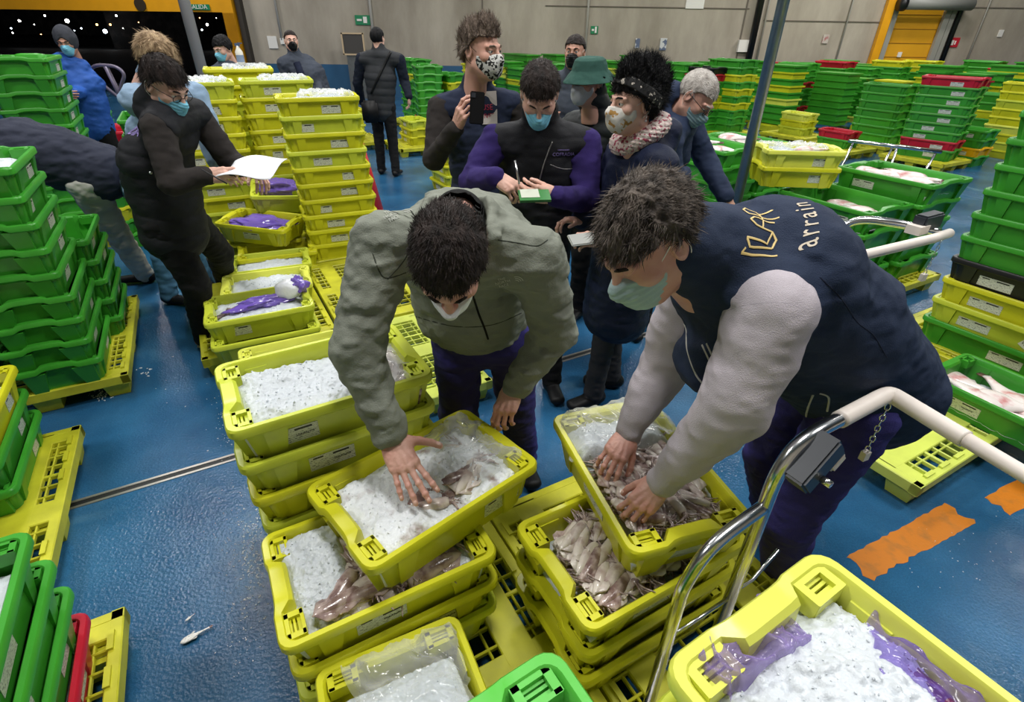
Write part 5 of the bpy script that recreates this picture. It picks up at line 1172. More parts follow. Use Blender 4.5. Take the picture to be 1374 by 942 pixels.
def hand_mesh(wrist, d, up, right, curl=(.35, .45, .3), spread=.10, thumb=(.6, .35), s=1.0, h=.0022, curls=None, fore=.07, nails=True, thumb_down=.25, elbow=None):
    """returns world verts/quads (hand plus a piece of forearm) and nail positions"""
    S = Sculpt((-.12, -.12, -.13), (.12, .21, .12), h); tx = -1 if right else 1
    kx = [tx * v for v in (.0285, .0095, -.0105, -.0285)]; ky = [.088, .092, .087, .078]; kz = [.002, .005, .004, -.001]
    Mi = np.linalg.inv(frame(wrist, d, up, s)); fv = np.array([0, -1., 0]) if elbow is None else nrm(Mi[:3, :3] @ (arr(elbow) - arr(wrist)))
    S.cap(fv * min(fore, .075), (0, .0, 0), .027, .0245, k=0)
    for i in range(4): S.cap((kx[i] * .55, .004, -.001), (kx[i], ky[i] - .004, kz[i] - .004), .0175 if i < 3 else .0155, .0128, k=.012)
    S.ell((tx * -.0, .045, -.006), (.036, .042, .0135), k=.014)
    S.ell((tx * .026, .030, -.013), (.016, .028, .014), k=.012)
    nl = []
    for i in range(4):
        cu = curls[i] if curls else curl; ang = -spread * (i - 1.4) * tx; p = np.array([kx[i], ky[i], kz[i] - .003]); el = 0.0
        r = FL[i][3]; S.ell(p + [0, 0, .003], (.0095, .0095, .008), k=.006)
        dxy = np.array([math.sin(ang * 1.0), math.cos(ang), 0])
        for j in range(3):
            el += cu[j]; dv = np.array([dxy[0] * math.cos(el), dxy[1] * math.cos(el), -math.sin(el)]); q = p + dv * FL[i][j]
            S.cap(p, q, r, r * .92, k=.0035 if j else .008); 
            if j < 2: S.ell(q, (r * 1.04, r * 1.04, r * 1.04), k=.003)
            if j == 2: nv = np.array([dxy[0] * math.sin(el), dxy[1] * math.sin(el), math.cos(el)]); nl.append((p + dv * FL[i][j] * .72 + nv * r * .80, dv, nv, r))
            p = q; r *= .93
    a, b = thumb; p = np.array([tx * .024, .018, -.010]); dv = nrm([tx * math.sin(a), math.cos(a), -thumb_down])
    q = p + dv * .045; S.cap(p, q, .0155, .0115, k=.012); dv2 = nrm([tx * math.sin(a - b * .4), math.cos(a - b * .4), -thumb_down - .1]); q2 = q + dv2 * .033; S.cap(q, q2, .0112, .0100, k=.004)
    dv3 = nrm([tx * math.sin(a - b), math.cos(a - b), -thumb_down - .15]); q3 = q2 + dv3 * .024; S.cap(q2, q3, .0100, .0086, k=.003); nv = nrm(np.array([tx * .5, 0, .8]) - dv3 * (np.array([tx * .5, 0, .8]) @ dv3)); nl.append((q2 + dv3 * .018 + nv * .0082, dv3, nv, .010))
    # tendons, knuckle creases
    for i in range(4): S.cap((kx[i] * .4, .02, .012), (kx[i], ky[i] - .012, kz[i] + .0075), .0025, .003, k=.006)
    S.noise(.0006, .006, seed=4)
    M = frame(wrist, d, up, s); P, Q = S.mesh(); return xf(M, P), Q, [(xf(M, n_[0]), M[:3, :3] @ n_[1] / s, M[:3, :3] @ n_[2] / s, n_[3] * s) for n_ in nl]
Mnail = mat('fingernail', srgb(232, 190, 178), .3)
def add_nails(nl, parent):
    for p, d, n, r in nl:
        bm = bmesh.new(); x = np.cross(d, n); M = Matrix(((x[0], d[0], n[0], p[0]), (x[1], d[1], n[1], p[1]), (x[2], d[2], n[2], p[2]), (0, 0, 0, 1)))
        bmesh.ops.create_uvsphere(bm, u_segments=10, v_segments=6, radius=1, matrix=M @ Matrix.Diagonal((r * .62, r * .80, r * .20, 1)))
        link('fingernail', from_bm('fingernail', bm, True), parent, [Mnail])
def decal_mesh(me, target, o, xd, yd, m, name, parent, off=.0025, back=.25):
    bpy.context.view_layer.update()
    bv = BVHTree.FromPolygons([v.co[:] for v in target.data.vertices], [p.vertices[:] for p in target.data.polygons])
    bm = bmesh.new(); bm.from_mesh(me); bmesh.ops.subdivide_edges(bm, edges=[e for e in bm.edges if e.calc_length() > .012], cuts=2)
    o = Vector(o); xd = Vector(xd).normalized(); yd = Vector(yd); yd = (yd - xd * yd.dot(xd)).normalized(); n = xd.cross(yd)
    for v in bm.verts:
        p = o + xd * v.co.x + yd * v.co.y; hit = bv.ray_cast(p + n * back, -n)
        q_ = hit[0] or bv.find_nearest(p)[0]; v.co = q_ + n * (off + v.co.z)
    bm.to_mesh(me); bm.free(); return link(name, me, parent, [m])
def decal_text(body, size, target, o, xd, yd, m, parent, name='lettering', space=1.0): return decal_mesh(text_mesh(body, size, .0004, space=space), target, o, xd, yd, m, name, parent)
def stroke_me(pts, r):
    bm = bmesh.new(); tube(bm, [V(p[0], p[1], 0) for p in pts], r, 5); me = bpy.data.meshes.new('stroke'); bm.to_mesh(me); bm.free()
    for v in me.vertices: v.co.z *= .4
    return me
class Fig:
    """joints are world points"""
    def __init__(s, label, h=.008, hs=.003, sc=1.0):
        s.root = bpy.data.objects.new('person', None); COL.objects.link(s.root); tag(s.root, label, 'person'); s.root.empty_display_size = .1; s.J = {}; s.h = h; s.hs = hs; s.body_parts = []; s.sc = sc
    def set(s, **k):
        for n, v in k.items(): s.J[n] = arr(v)
        return s
    def bounds(s, names, m): P = np.array([s.J[n] for n in names]); return P.min(0) - m, P.max(0) + m
    def legs_len(s, quiet=True):
        J = s.J; L = lambda a, b: round(float(np.linalg.norm(J[a] - J[b])), 3)
        return {k: L(*k) for k in (('shL', 'elL'), ('elL', 'wrL'), ('shR', 'elR'), ('elR', 'wrR'), ('hipL', 'knL'), ('knL', 'anL'), ('hipR', 'knR'), ('knR', 'anR'), ('neck', 'pelvis'), ('neck', 'head'), ('shL', 'shR'))}
    def side(s): return nrm(s.J['shR'] - s.J['shL'])
    def hside(s): return nrm(s.J['hipR'] - s.J['hipL'])
    def torso(s, S, add=0.0, hem=.0, k=.05, waist=1.0, chest=1.0, shoulders=True, belly=0.0):
        J = s.J; c = s.sc; pe, nk, ch = J['pelvis'], J['neck'], J['chest']; sd = s.side(); hs = s.hside()
        up = nrm(ch - pe); lo = pe - up * hem; mid = (pe + ch) / 2
        S.ecap(lo, mid, hs, (.112 + add + belly) * c, (.165 + add) * c, (.112 + add + belly) * c * waist, (.155 + add) * c * waist, k)
        S.ecap(mid, ch, (hs + sd), (.112 + add + belly) * c * waist, (.155 + add) * c * waist, (.118 + add) * c * chest, (.175 + add) * c, k)
        S.ecap(ch, (J['shL'] + J['shR']) / 2 * .6 + ch * .4, sd, (.118 + add) * c * chest, (.175 + add) * c, (.095 + add) * c, (.16 + add) * c, k)
        if shoulders:
            sm = (J['shL'] + J['shR']) / 2
            S.cap(J['shL'] * .92 + sm * .08, sm + (nk - sm) * .35, .058 + add, .072 + add, k); S.cap(J['shR'] * .92 + sm * .08, sm + (nk - sm) * .35, .058 + add, .072 + add, k)
        return S
    def arm(s, S, X, r=(.060, .048, .036), k=.03, stop=1.0, k2=.012):
        J = s.J; e = J['el' + X]; w = e + (J['wr' + X] - e) * stop
        S.cap(J['sh' + X], e, r[0], r[1], k); S.cap(e, w, r[1], r[2], k2); return S
    def leg(s, S, X, r=(.092, .062, .045), k=.03):
        J = s.J; S.cap(J['hip' + X], J['kn' + X], r[0], r[1], k); S.cap(J['kn' + X], J['an' + X], r[1], r[2], .015); return S
    def top(s, name, m, add=.012, hem=.1, sleeves=True, armr=(.066, .056, .046), stop=.95, wr=.006, ws=.06, quilt=None, collar=None, chest=1.0, waist=1.0, h=None, belly=0.0, seed=1., zip_=None, skirt=None, hood=None, extra=None, armhole=False):
        J = s.J; names = ['pelvis', 'neck', 'chest', 'shL', 'shR'] + (['elL', 'elR', 'wrL', 'wrR'] if sleeves else [])
        lo, hi = s.bounds(names, .22); lo[2] = min(lo[2], J['pelvis'][2] - hem - .2)
        if skirt: lo = np.minimum(lo, arr(skirt[0]) - .25); hi = np.maximum(hi, arr(skirt[0]) + .25)
        S = Sculpt(lo, hi, h or s.h); s.torso(S, add, hem, waist=waist, chest=chest, belly=belly)
        if sleeves: s.arm(S, 'L', armr, stop=stop); s.arm(S, 'R', armr, stop=stop)
        if skirt: S.ecap(J['pelvis'], skirt[0], s.hside(), .13 + add, .175 + add, skirt[1], skirt[2], .05)
        if collar:
            a, b, r0, r1 = collar; S.cap(a, b, r0, r1, .03)
        if extra: extra(S)
        if quilt:
            up = nrm(J['neck'] - J['pelvis']); o_ = J['pelvis']; per, am = quilt
            S.func(lambda x, y, z: am * (np.abs(np.sin(((x - o_[0]) * up[0] + (y - o_[1]) * up[1] + (z - o_[2]) * up[2]) * PI / per)) ** .5 - .7))
        if wr: S.noise(wr, ws, ws, ws * .55, seed, 3)
        if zip_:
            a, b = zip_; S.cap(a, b, .006, .006, .004, 'sub')
        if collar:
            a, b, r0, r1 = collar; a = arr(a); b = arr(b); t = nrm(b - a); S.cap(a * .4 + b * .6, b + t * .12, r1 - .016, r1 - .010, .006, 'sub')
        return sk_obj(name, S, m, s.root), S
    def trousers(s, m, r=(.100, .074, .062), name='trousers', wr=.006, seed=2., h=None, top=.04):
        J = s.J; lo, hi = s.bounds(['pelvis', 'hipL', 'hipR', 'knL', 'knR', 'anL', 'anR'], .20); S = Sculpt(lo, hi, h or s.h)
        up = nrm(J['chest'] - J['pelvis']); S.ecap(J['pelvis'] + up * top, (J['hipL'] + J['hipR']) / 2, s.hside(), .118 * s.sc, .165 * s.sc, .115 * s.sc, .165 * s.sc, .04)
        s.leg(S, 'L', r); s.leg(S, 'R', r); S.noise(wr, .06, .06, .03, seed, 3); 
        return sk_obj(name, S, m, s.root)
    def shoe(s, X, d, m, size=.27, sole=None, name='shoe'):
        a = s.J['an' + X].copy(); d = nrm([d[0], d[1], 0]); sd = np.array([-d[1], d[0], 0]); g = np.array([a[0], a[1], 0]); S = Sculpt(g + [-.22, -.22, -.01], g + [.22, .22, .2], .005)
        S.ecap(g - d * .04 + [0, 0, .045], g + d * (size - .11) + [0, 0, .036], sd, .040, .040, .028, .043, .01); S.cap(g + [0, 0, .05], g + [0, 0, .12], .045, .050, .03); S.cut((0, 0, .002), (0, 0, -1))
        o = sk_obj(name, S, m, s.root)
        if sole:
            S2 = Sculpt(g + [-.22, -.22, -.01], g + [.22, .22, .1], .005); S2.ecap(g - d * .045 + [0, 0, .014], g + d * (size - .105) + [0, 0, .014], sd, .012, .044, .012, .047, .004); S2.cut((0, 0, .002), (0, 0, -1)); sk_obj('sole', S2, sole, o)
        return o
    def body(s, skm, face_h=None, hands=(), closed=False, inner=True):
        """one mesh: head with face, neck, inner torso and limbs, hands with fingers"""
        J = s.J; parts = []; M = s.HM
        P, Q = head_sculpt(s.hs, closed=closed).mesh(); parts.append((xf(M, P), Q))
        lo, hi = s.bounds([k for k in J if k not in ('head',)], .16); S = Sculpt(lo, hi, max(s.h, .009)); s.torso(S, -.03, .03)
        for X in 'LR': s.arm(S, X, (.042, .036, .027), stop=.96); s.leg(S, X, (.07, .048, .036)); S.cap(J['an' + X], [J['an' + X][0], J['an' + X][1], .03], .035, .03, .02)
        S.cap(J['neck'], xf(M, (0, -.035, -.12)), .052, .054, .03); parts.append(S.mesh()); nails = []
        for kw in hands:
            X = kw.pop('X'); P, Q, nl = hand_mesh(J['wr' + X], right=(X == 'R'), elbow=J['el' + X], **kw); parts.append((P, Q)); nails += nl
        o = sk_obj('body', join_pq(parts), skm, s.root)
        if nails and s.hs <= .0035: add_nails(nails, o)
        return o
    def headframe(s, c, f, u, sc=1.0): s.HM = frame(c, f, u, sc); s.J['head'] = arr(c); return s
    def hair(s, m, style, n=0, ln=.03, wid=.0011, flow=None, lift=.5, curl=.3, region=None, name='hair', seed=1):
        S = hair_cap(style, max(s.hs, .0035)); P, Q = S.mesh(); o = sk_obj(name, (P, Q), m, s.root, s.HM)
        if n:
            Vv, Ff = strands(P, Q, n, ln, wid, seed, flow, curl, lift, region=region); me = meshdata('strands', xf(s.HM, Vv), Ff, True); link('hair_strands', me, o, [m])
        return o
# ---------------- the two bending workers in front ----------------
def Y_(u, v, Y): return arr(at_y(u, v, Y))
def Z_(u, v, z): return arr(at_z(u, v, z))
Mjac = fabric('olive_grey_jacket', srgb(124, 128, 117), .7, .25, 240, .10, 7)
Mjac_d = fabric('black_lining', srgb(22, 22, 22), .9)
Mnavy_t = fabric('navy_work_trousers', srgb(54, 50, 114), .9, .3, 300, .15, 8)
f1 = Fig('person in olive grey jacket bending over iced crate, face down', .006, .003)
f1.set(pelvis=Y_(640, 455, 1.74), chest=Y_(622, 330, 1.60), neck=Y_(616, 290, 1.46), shR=Y_(512, 330, 1.42), elR=Y_(480, 470, 1.27), wrR=Y_(524, 588, 1.17),
       shL=Y_(718, 345, 1.45), elL=Y_(744, 445, 1.52), wrL=Y_(690, 520, 1.475), hipL=(.0, 1.78, .84), hipR=(-.24, 1.76, .84), knL=(.02, 1.80, .46), knR=(-.22, 1.74, .46), anL=(.06, 1.92, .08), anR=(-.26, 1.88, .08))
f1.J['hipL'] = arr((.00, 1.76, .82)); f1.J['hipR'] = arr((-.21, 1.76, .82))
f1.headframe(Y_(603, 350, 1.27), (.0, -.50, -.86), (.02, -.86, .5), 1.10)
tipR = Z_(572, 682, .70); tipL = Z_(668, 572, .70)
f1.body(SK['h'], hands=[dict(X='R', d=tipR - f1.J['wrR'], up=(-.05, -.45, .9), curls=[(.05, .14, .12), (.02, .14, .12), (.02, .15, .12), (.04, .18, .15)], spread=.13, thumb=(1.05, .30), thumb_down=.10, fore=.09, s=1.1),
                        dict(X='L', d=tipL - f1.J['wrL'] + np.array([-.02, -.04, -.02]), up=(-.35, -.75, .35), curls=[(.45, .7, .5), (.5, .8, .5), (.55, .8, .5), (.6, .8, .5)], spread=.03, thumb=(.35, .3), thumb_down=.5, fore=.09)])
u1 = nrm(f1.J['head'] - f1.J['neck'])
def hoodring(S):
    J = f1.J; S.cap(J['neck'] + np.array([-.07, .01, .02]), J['neck'] + np.array([-.095, -.10, -.02]), .030, .022, .02); S.cap(J['neck'] + np.array([.07, .01, .02]), J['neck'] + np.array([.10, -.10, -.03]), .030, .022, .02); S.cap(J['neck'] + np.array([-.07, .01, .02]), J['neck'] + np.array([.07, .01, .02]), .034, .034, .03)
    S.cap(J['neck'] + np.array([0, -.03, .03]), J['neck'] + np.array([0, -.20, -.05]), .082, .090, .012, 'sub')
jk, jS = f1.top('jacket', Mjac, add=.032, hem=-.15, armr=(.088, .074, .052), stop=.93, wr=.009, ws=.055, chest=1.12, belly=.015, extra=hoodring, h=.006, seed=3.)
S = Sculpt(f1.J['neck'] - .2, f1.J['neck'] + .2, .005); S.cap(f1.J['neck'] + np.array([0, .0, .0]), f1.J['neck'] + np.array([0, -.07, -.02]), .074, .078, 0); S.cap(f1.J['neck'] + np.array([0, -.02, .0]), f1.J['neck'] + np.array([0, -.17, -.05]), .070, .076, .0, 'sub'); sk_obj('collar_lining', S, Mjac_d, f1.root)
f1.trousers(Mnavy_t, (.100, .080, .070), top=.15); Mblk = fabric('black_rubber_shoe', srgb(20, 20, 22), .5, .1)
f1.shoe('L', (.3, -1), Mblk); f1.shoe('R', (-.1, -1), Mblk)
f1.hair(HM['dark'], dict(t=.013, front=.062, line=.012, amp=.003, seed=2), n=9000, ln=.017, wid=.0011, flow=lambda p: np.array([p[0] * 3, .9, -.1]) + (np.array([0, -1.6, -.4]) if p[1] < -.05 else 0), lift=.75, curl=.25, seed=4)
eyes_brows(f1.HM, f1.root, HM['dark'], closed=True)
mask_mesh(f1.HM, f1.root, fabric('white_mask_cloth', srgb(225, 228, 230), .8), low=-.02)
# seams, zip and emblem on the jacket
Mseamj = fabric('jacket_seam', srgb(60, 64, 56), .9); Mlogo = fabric('pale_stitching', srgb(190, 192, 184), .7)
def logo_me(s=.05):
    bm = bmesh.new()
    for i, r0 in enumerate((.2, .35, .5)):
        pts = [V(s * (.25 + r0 * math.cos(a)), s * (-.3 + r0 * math.sin(a)), 0) for a in np.linspace(0, PI / 2, 8)]; tube(bm, pts, s * .035, 4)
    me = bpy.data.meshes.new('emblem'); bm.to_mesh(me); bm.free()
    for v in me.vertices: v.co.z *= .25
    return me
def jacket_emblem(target, o, xd, yd, par, m=Mlogo, s=.0125):
    e = bpy.data.objects.new('emblem', None)
    a = decal_mesh(logo_me(s * 3.2), target, Vector(o) + Vector(xd).normalized() * s * 1.9, xd, yd, m, 'emblem', par)
    for i, t in enumerate(('THE', 'NORTH', 'FACE')): decal_text(t, s, target, Vector(o) + Vector(yd).normalized() * s * (1 - i) * .95 - Vector(xd).normalized() * s * .2, xd, yd, m, par)
jacket_emblem(jk, Y_(677, 388, 1.3), (.93, .1, .32), (-.32, .1, .93), jk)
jacket_emblem(jk, Y_(535, 272, 1.3), (.75, .5, .30), (-.35, .3, .75), jk, s=.014)
bm = bmesh.new()
def path_on(target, pts, r, name, m, par, off=.001, n=10):
    bpy.context.view_layer.update(); bv = BVHTree.FromPolygons([v.co[:] for v in target.data.vertices], [p.vertices[:] for p in target.data.polygons]); out = []
    camp = Vector((0, 0, CAMH))
    for p in smooth_path([Vector(q) for q in pts], n):
        d = (p - camp).normalized(); h = bv.ray_cast(camp, d)
        if h[0]: out.append(h[0] + h[1] * off)
    if len(out) < 2: return None
    bm = bmesh.new(); tube(bm, out, r, 6); return link(name, from_bm(name, bm, True), par, [m])
path_on(jk, [Y_(533, 262, 1.5), Y_(560, 300, 1.4), Y_(545, 345, 1.4), Y_(520, 375, 1.4)], .0022, 'seam', Mseamj, jk)
path_on(jk, [Y_(668, 322, 1.4), Y_(695, 326, 1.4), Y_(720, 330, 1.4), Y_(735, 322, 1.4)], .0022, 'seam', Mseamj, jk)
path_on(jk, [Y_(500, 340, 1.4), Y_(515, 372, 1.4), Y_(545, 366, 1.4)], .0022, 'seam', Mseamj, jk)
path_on(jk, [Y_(634, 395, 1.5), Y_(642, 420, 1.5), Y_(650, 440, 1.5), Y_(655, 455, 1.5)], .004, 'zip', Mjac_d, jk)
path_on(jk, [Y_(558, 425, 1.5), Y_(610, 438, 1.5), Y_(660, 436, 1.5), Y_(700, 420, 1.5)], .0022, 'seam', Mseamj, jk)

# right-hand worker
Mvest = fabric('navy_softshell', srgb(34, 46, 70), .75, .3, 350, .08, 8)
Mswt = fabric('lilac_grey_fleece', srgb(184, 176, 184), .9, .35, 420, .04, 12)
f2 = Fig('person in navy vest over pale grey sweater sorting squid, surgical mask', .006, .003)
f2.set(pelvis=Y_(1150, 500, 1.36), chest=Y_(1030, 372, 1.26), neck=Y_(958, 328, 1.20), shL=Y_(1034, 420, 1.06), elL=Y_(985, 545, .99), wrL=Y_(888, 648, 1.055), shR=Y_(938, 380, 1.37), elR=Y_(893, 490, 1.40), wrR=Y_(842, 582, 1.285),
       hipL=(1.02, 1.24, .88), hipR=(1.05, 1.44, .88), knL=(.92, 1.20, .47), knR=(.98, 1.50, .47), anL=(1.05, 1.28, .08), anR=(1.13, 1.56, .08))
for k in f2.J: print('P2', k, f2.J[k].round(2))
f2.headframe(Y_(872, 326, 1.12), (-.66, -.38, -.65), (-.50, -.20, .62), 1.06)
tL = Z_(838, 700, .68); tR = Z_(805, 660, .68)
f2.body(SK['h'], hands=[dict(X='L', d=tL - f2.J['wrL'], up=(.0, -.5, .85), curls=[(.5, .75, .4), (.55, .7, .4), (.55, .7, .4), (.6, .7, .4)], spread=.10, thumb=(.55, .5), thumb_down=.5),
                        dict(X='R', d=tR - f2.J['wrR'] + np.array([-.02, 0, 0]), up=(-.1, -.5, .85), curls=[(.55, .6, .3), (.5, .65, .4), (.5, .7, .4), (.5, .7, .4)], spread=.12, thumb=(.6, .5), thumb_down=.5)])
J = f2.J
sw, _ = f2.top('sweater', Mswt, add=.008, hem=.0, armr=(.100, .080, .046), stop=.96, wr=.007, ws=.10, h=.006, seed=6.)
def vcol(S): 
    hv = J['head'] - J['neck']; S.cap(J['neck'] + [.015, .0, -.01], J['neck'] + hv * .62 + [.015, 0, .0], .100, .094, .04); S.cap(J['neck'] + hv * .25 + [-.02, -.05, -.06], J['chest'] + [-.12, -.07, -.05], .045, .05, .03); S.ecap(J['chest'] + [-.10, -.06, -.06], J['chest'] + [-.16, -.05, -.24], (0, 1, 0), .07, .12, .05, .10, .04)
    S.cap(J['neck'] + hv * .35 + [-.01, 0, -.01], J['neck'] + hv * 1.2 + [-.03, 0, -.02], .070, .084, .008, 'sub')
    sm = (J['shL'] + J['shR']) / 2
    S.cap(J['shL'] + (J['shL'] - sm) * .55 + [0, .0, -.03], J['elL'] * .55 + J['shL'] * .45 + nrm(J['shL'] - sm) * .06, .072, .080, .02, 'sub')
vs, _ = f2.top('vest', Mvest, add=.034, hem=.10, sleeves=False, wr=.008, ws=.09, chest=1.25, waist=1.05, belly=.05, extra=vcol, h=.006, seed=8.)
f2.trousers(Mnavy_t, (.112, .088, .078), seed=5.); f2.shoe('L', (-1, -.3), Mblk); f2.shoe('R', (-1, .1), Mblk)
f2.hair(HM['salt'], dict(t=.015, front=.058, line=.028, amp=.007, seed=7), n=11000, ln=.027, wid=.0012, flow=lambda p: np.array([.35 * math.sin(p[0] * 50), .8, -.25]) if p[1] > -.02 else np.array([.2, -.5, -1.]), lift=.28, curl=.26, seed=9)
eyes_brows(f2.HM, f2.root, HM['dark'], closed=True)
Msurg = fabric('pale_teal_mask', srgb(168, 192, 192), .8, .2, 200)
mask_mesh(f2.HM, f2.root, Msurg, low=-.004)
nb_ = xf(f2.HM, (0, -.030, -.115)); S = Sculpt(J['neck'] - .2, J['neck'] + .2, .005); S.cap(J['neck'], J['neck'] * .25 + nb_ * .75, .066, .062, 0); S.cap(J['neck'] + [-.02, -.03, -.02], J['chest'] + [-.09, -.06, .0], .06, .06, .03); sk_obj('shirt_collar', S, fabric('white_shirt', srgb(214, 212, 218), .9), f2.root)
Mgold = mat('gold_print', srgb(224, 196, 128), .5); Mbei = mat('beige_print', srgb(206, 192, 172), .5)
XD = nrm((-.12, .95, .25)); c0 = Y_(1020, 298, 1.15); UPD = nrm(J['neck'] - J['pelvis'])
XD = nrm(XD - UPD * (XD @ UPD))
nn_ = np.cross(XD, UPD); print('logo normal', nn_)
def glyph(strokes, o, s):
    for st in strokes:
        pts = []
        for a, b in zip(st[:-1], st[1:]):
            for t in np.linspace(0, 1, 6)[:-1]: pts.append((a[0] + (b[0] - a[0]) * t, a[1] + (b[1] - a[1]) * t))
        pts.append(st[-1]); me = stroke_me([(p[0] * s, p[1] * s) for p in pts], .0022)
        decal_mesh(me, vs, o, XD, UPD, Mgold, 'emblem_stroke', vs, off=.002)
glyph([[(-.9, .0), (-.9, 1.0)], [(-.65, .12), (-.72, .82), (-.5, 1.0), (-.55, .3), (-.12, .15)], [(-.65, .12), (-.35, .0), (-.12, .15), (-.05, .75), (.1, .95), (.25, .8), (.22, .1)], [(-.05, .5), (.55, .45)], [(.4, .0), (.42, .9), (.6, 1.02), (.8, .85), (.72, .5), (.42, .48)], [(.6, .46), (.85, .02)], [(-.9, 1.0), (-.78, .95)]], Vector(c0) - Vector(UPD) * .05, .072)
decal_text('arrain', .044, vs, Vector(c0) - Vector(UPD) * .085 + Vector(XD) * .0, XD, UPD, Mbei, vs, space=1.25)
Mpipe = mat('reflective_piping', srgb(186, 184, 176), .4)
path_on(vs, [Y_(908, 425, 1), Y_(920, 440, 1), Y_(922, 470, 1), Y_(935, 505, 1), Y_(955, 526, 1)], .003, 'piping', Mpipe, vs)
path_on(vs, [Y_(942, 463, 1), Y_(950, 480, 1), Y_(961, 503, 1)], .003, 'piping', Mpipe, vs)
path_on(vs, [Y_(948, 461, 1), Y_(956, 478, 1), Y_(966, 498, 1)], .003, 'piping', Mpipe, vs)
path_on(vs, [Y_(1091, 530, 1.2), Y_(1084, 548, 1.2), Y_(1082, 562, 1.2), Y_(1092, 572, 1.2), Y_(1106, 560, 1.2)], .0032, 'pull_cord', Mpipe, vs)
path_on(vs, [Y_(1100, 528, 1.2), Y_(1112, 534, 1.2), Y_(1110, 552, 1.2)], .0032, 'pull_cord', Mpipe, vs)
path_on(vs, [Y_(1100, 372, 1.2), Y_(1128, 400, 1.2), Y_(1150, 432, 1.2), Y_(1172, 450, 1.2), Y_(1190, 480, 1.2)], .002, 'seam', fabric('navy_seam', srgb(22, 28, 46), .9), vs)
path_on(sw, [Y_(972, 418, 1), Y_(1010, 408, 1), Y_(1060, 408, 1), Y_(1102, 432, 1)], .0013, 'seam', fabric('grey_seam', srgb(160, 154, 164), .9), sw)
# ---------------- the standing people ----------------
Mblackv = fabric('black_quilted_vest', srgb(28, 29, 34), .7, .3, 260, .15)
Mblacks = fabric('black_fleece', srgb(50, 46, 45), .95, .4, 400)
Mblackt = fabric('black_trousers', srgb(24, 24, 26), .9, .3, 300)
Mpurp = fabric('purple_fleece', srgb(50, 38, 96), .95, .4, 400, .12)
Mdknavy = fabric('dark_navy_coat', srgb(38, 50, 76), .75, .3, 260, .12)
Mcoatn = fabric('night_blue_quilted_coat', srgb(24, 32, 56), .6, .25, 200, .12)
Mlblue = fabric('light_blue_jacket', srgb(140, 166, 194), .7, .3, 180)
Mhood = fabric('bright_blue_jacket', srgb(40, 86, 168), .6, .25, 200)
Mgreyj = fabric('grey_blue_jacket', srgb(66, 72, 84), .85, .3)
Mtrg = fabric('pale_grey_trousers', srgb(192, 190, 184), .9, .35)
Mphone = mat('phone_black', srgb(14, 14, 16), .6, spec=.2)
Msm = fabric('light_blue_surgical_mask', srgb(120, 190, 216), .8, .15, 200)
Mprint = mat('lilac_print', srgb(150, 134, 200), .6)
def stand(f, facing, feet, hipz=.92, w=.09, kb=.02, apart=None):
    """legs under a pelvis; facing = body direction, feet = two floor points (left, right)"""
    fd = nrm([facing[0], facing[1], 0]); rt = np.array([fd[1], -fd[0], 0]); pe = f.J['pelvis']
    f.J['hipL'] = pe - rt * w - [0, 0, .06]; f.J['hipR'] = pe + rt * w - [0, 0, .06]
    for X, g in zip('LR', feet):
        g = np.array([g[0], g[1], .08]); f.J['an' + X] = g; f.J['kn' + X] = (f.J['hip' + X] + g) / 2 + fd * kb + [0, 0, .02]
    return fd, rt
def hoodless_collar(f, r0=.085, r1=.075, k=.45): J = f.J; return (J['neck'] - nrm(J['head'] - J['neck']) * .02, J['neck'] + (J['head'] - J['neck']) * k, r0, r1)
# --- purple sleeves, looking down at a green notebook ---
f = Fig('person in purple sleeves and black vest writing in green notebook, blue mask', .0075, .0035)
f.set(pelvis=(.12, 2.72, .98), chest=(.12, 2.74, 1.24), neck=Y_(725, 168, 2.75), shR=Y_(664, 190, 2.68), elR=Y_(634, 244, 2.55), wrR=Y_(666, 238, 2.34), shL=Y_(786, 193, 2.74), elL=Y_(786, 268, 2.6), wrL=Y_(744, 264, 2.34))
stand(f, (0, -1), [(.24, 2.60), (-.02, 2.74)]); f.J['anL'] = arr((.235, 2.58, .08))
f.headframe(Y_(724, 128, 2.60), (-.02, -.74, -.67), (.0, -.67, .74), 1.0)
f.body(SK['b'], hands=[dict(X='R', d=(.75, -.35, -.35), up=(-.1, -.5, .85), curls=[(.35, .35, .2), (.7, .8, .5), (.8, .9, .5), (.8, .9, .5)], thumb=(.4, .3), thumb_down=.5, h=.003),
                       dict(X='L', d=(-.75, -.15, .15), up=(.3, -.85, -.1), curls=[(.6, .6, .4)] * 4, thumb=(.3, .3), thumb_down=.5, h=.003)])
sl, _ = f.top('sleeves', Mpurp, add=.006, hem=.0, armr=(.078, .066, .046), stop=.97, wr=.006, ws=.07)
def mk_armholes(f, S, out=.05, r=.075):
    J = f.J; sm = (J['shL'] + J['shR']) / 2
    for X in 'LR': s_ = J['sh' + X]; S.cap(s_ + nrm(s_ - sm) * out - [0, 0, .02], J['el' + X] * .7 + s_ * .3 + nrm(s_ - sm) * out, r, r, .015, 'sub')
vv, _ = f.top('vest', Mblackv, add=.022, hem=.12, sleeves=False, wr=.004, quilt=(.085, .004), collar=hoodless_collar(f, .088, .085, .5), extra=lambda S: mk_armholes(f, S))
f.trousers(Mblackt, (.092, .070, .060)); f.shoe('L', (.2, -1), Mblk); f.shoe('R', (-.2, -1), Mblk)
f.hair(HM['dark'], dict(t=.012, front=.064, line=.016, amp=.004), n=5000, ln=.022, wid=.0012, flow=lambda p: np.array([0, .7, -.2]) if p[1] > .0 else np.array([0, -.4, -1.]), lift=.4, curl=.2, seed=3)
eyes_brows(f.HM, f.root, HM['dark'], closed=True); mask_mesh(f.HM, f.root, Msm, low=-.012, name='surgical_mask')
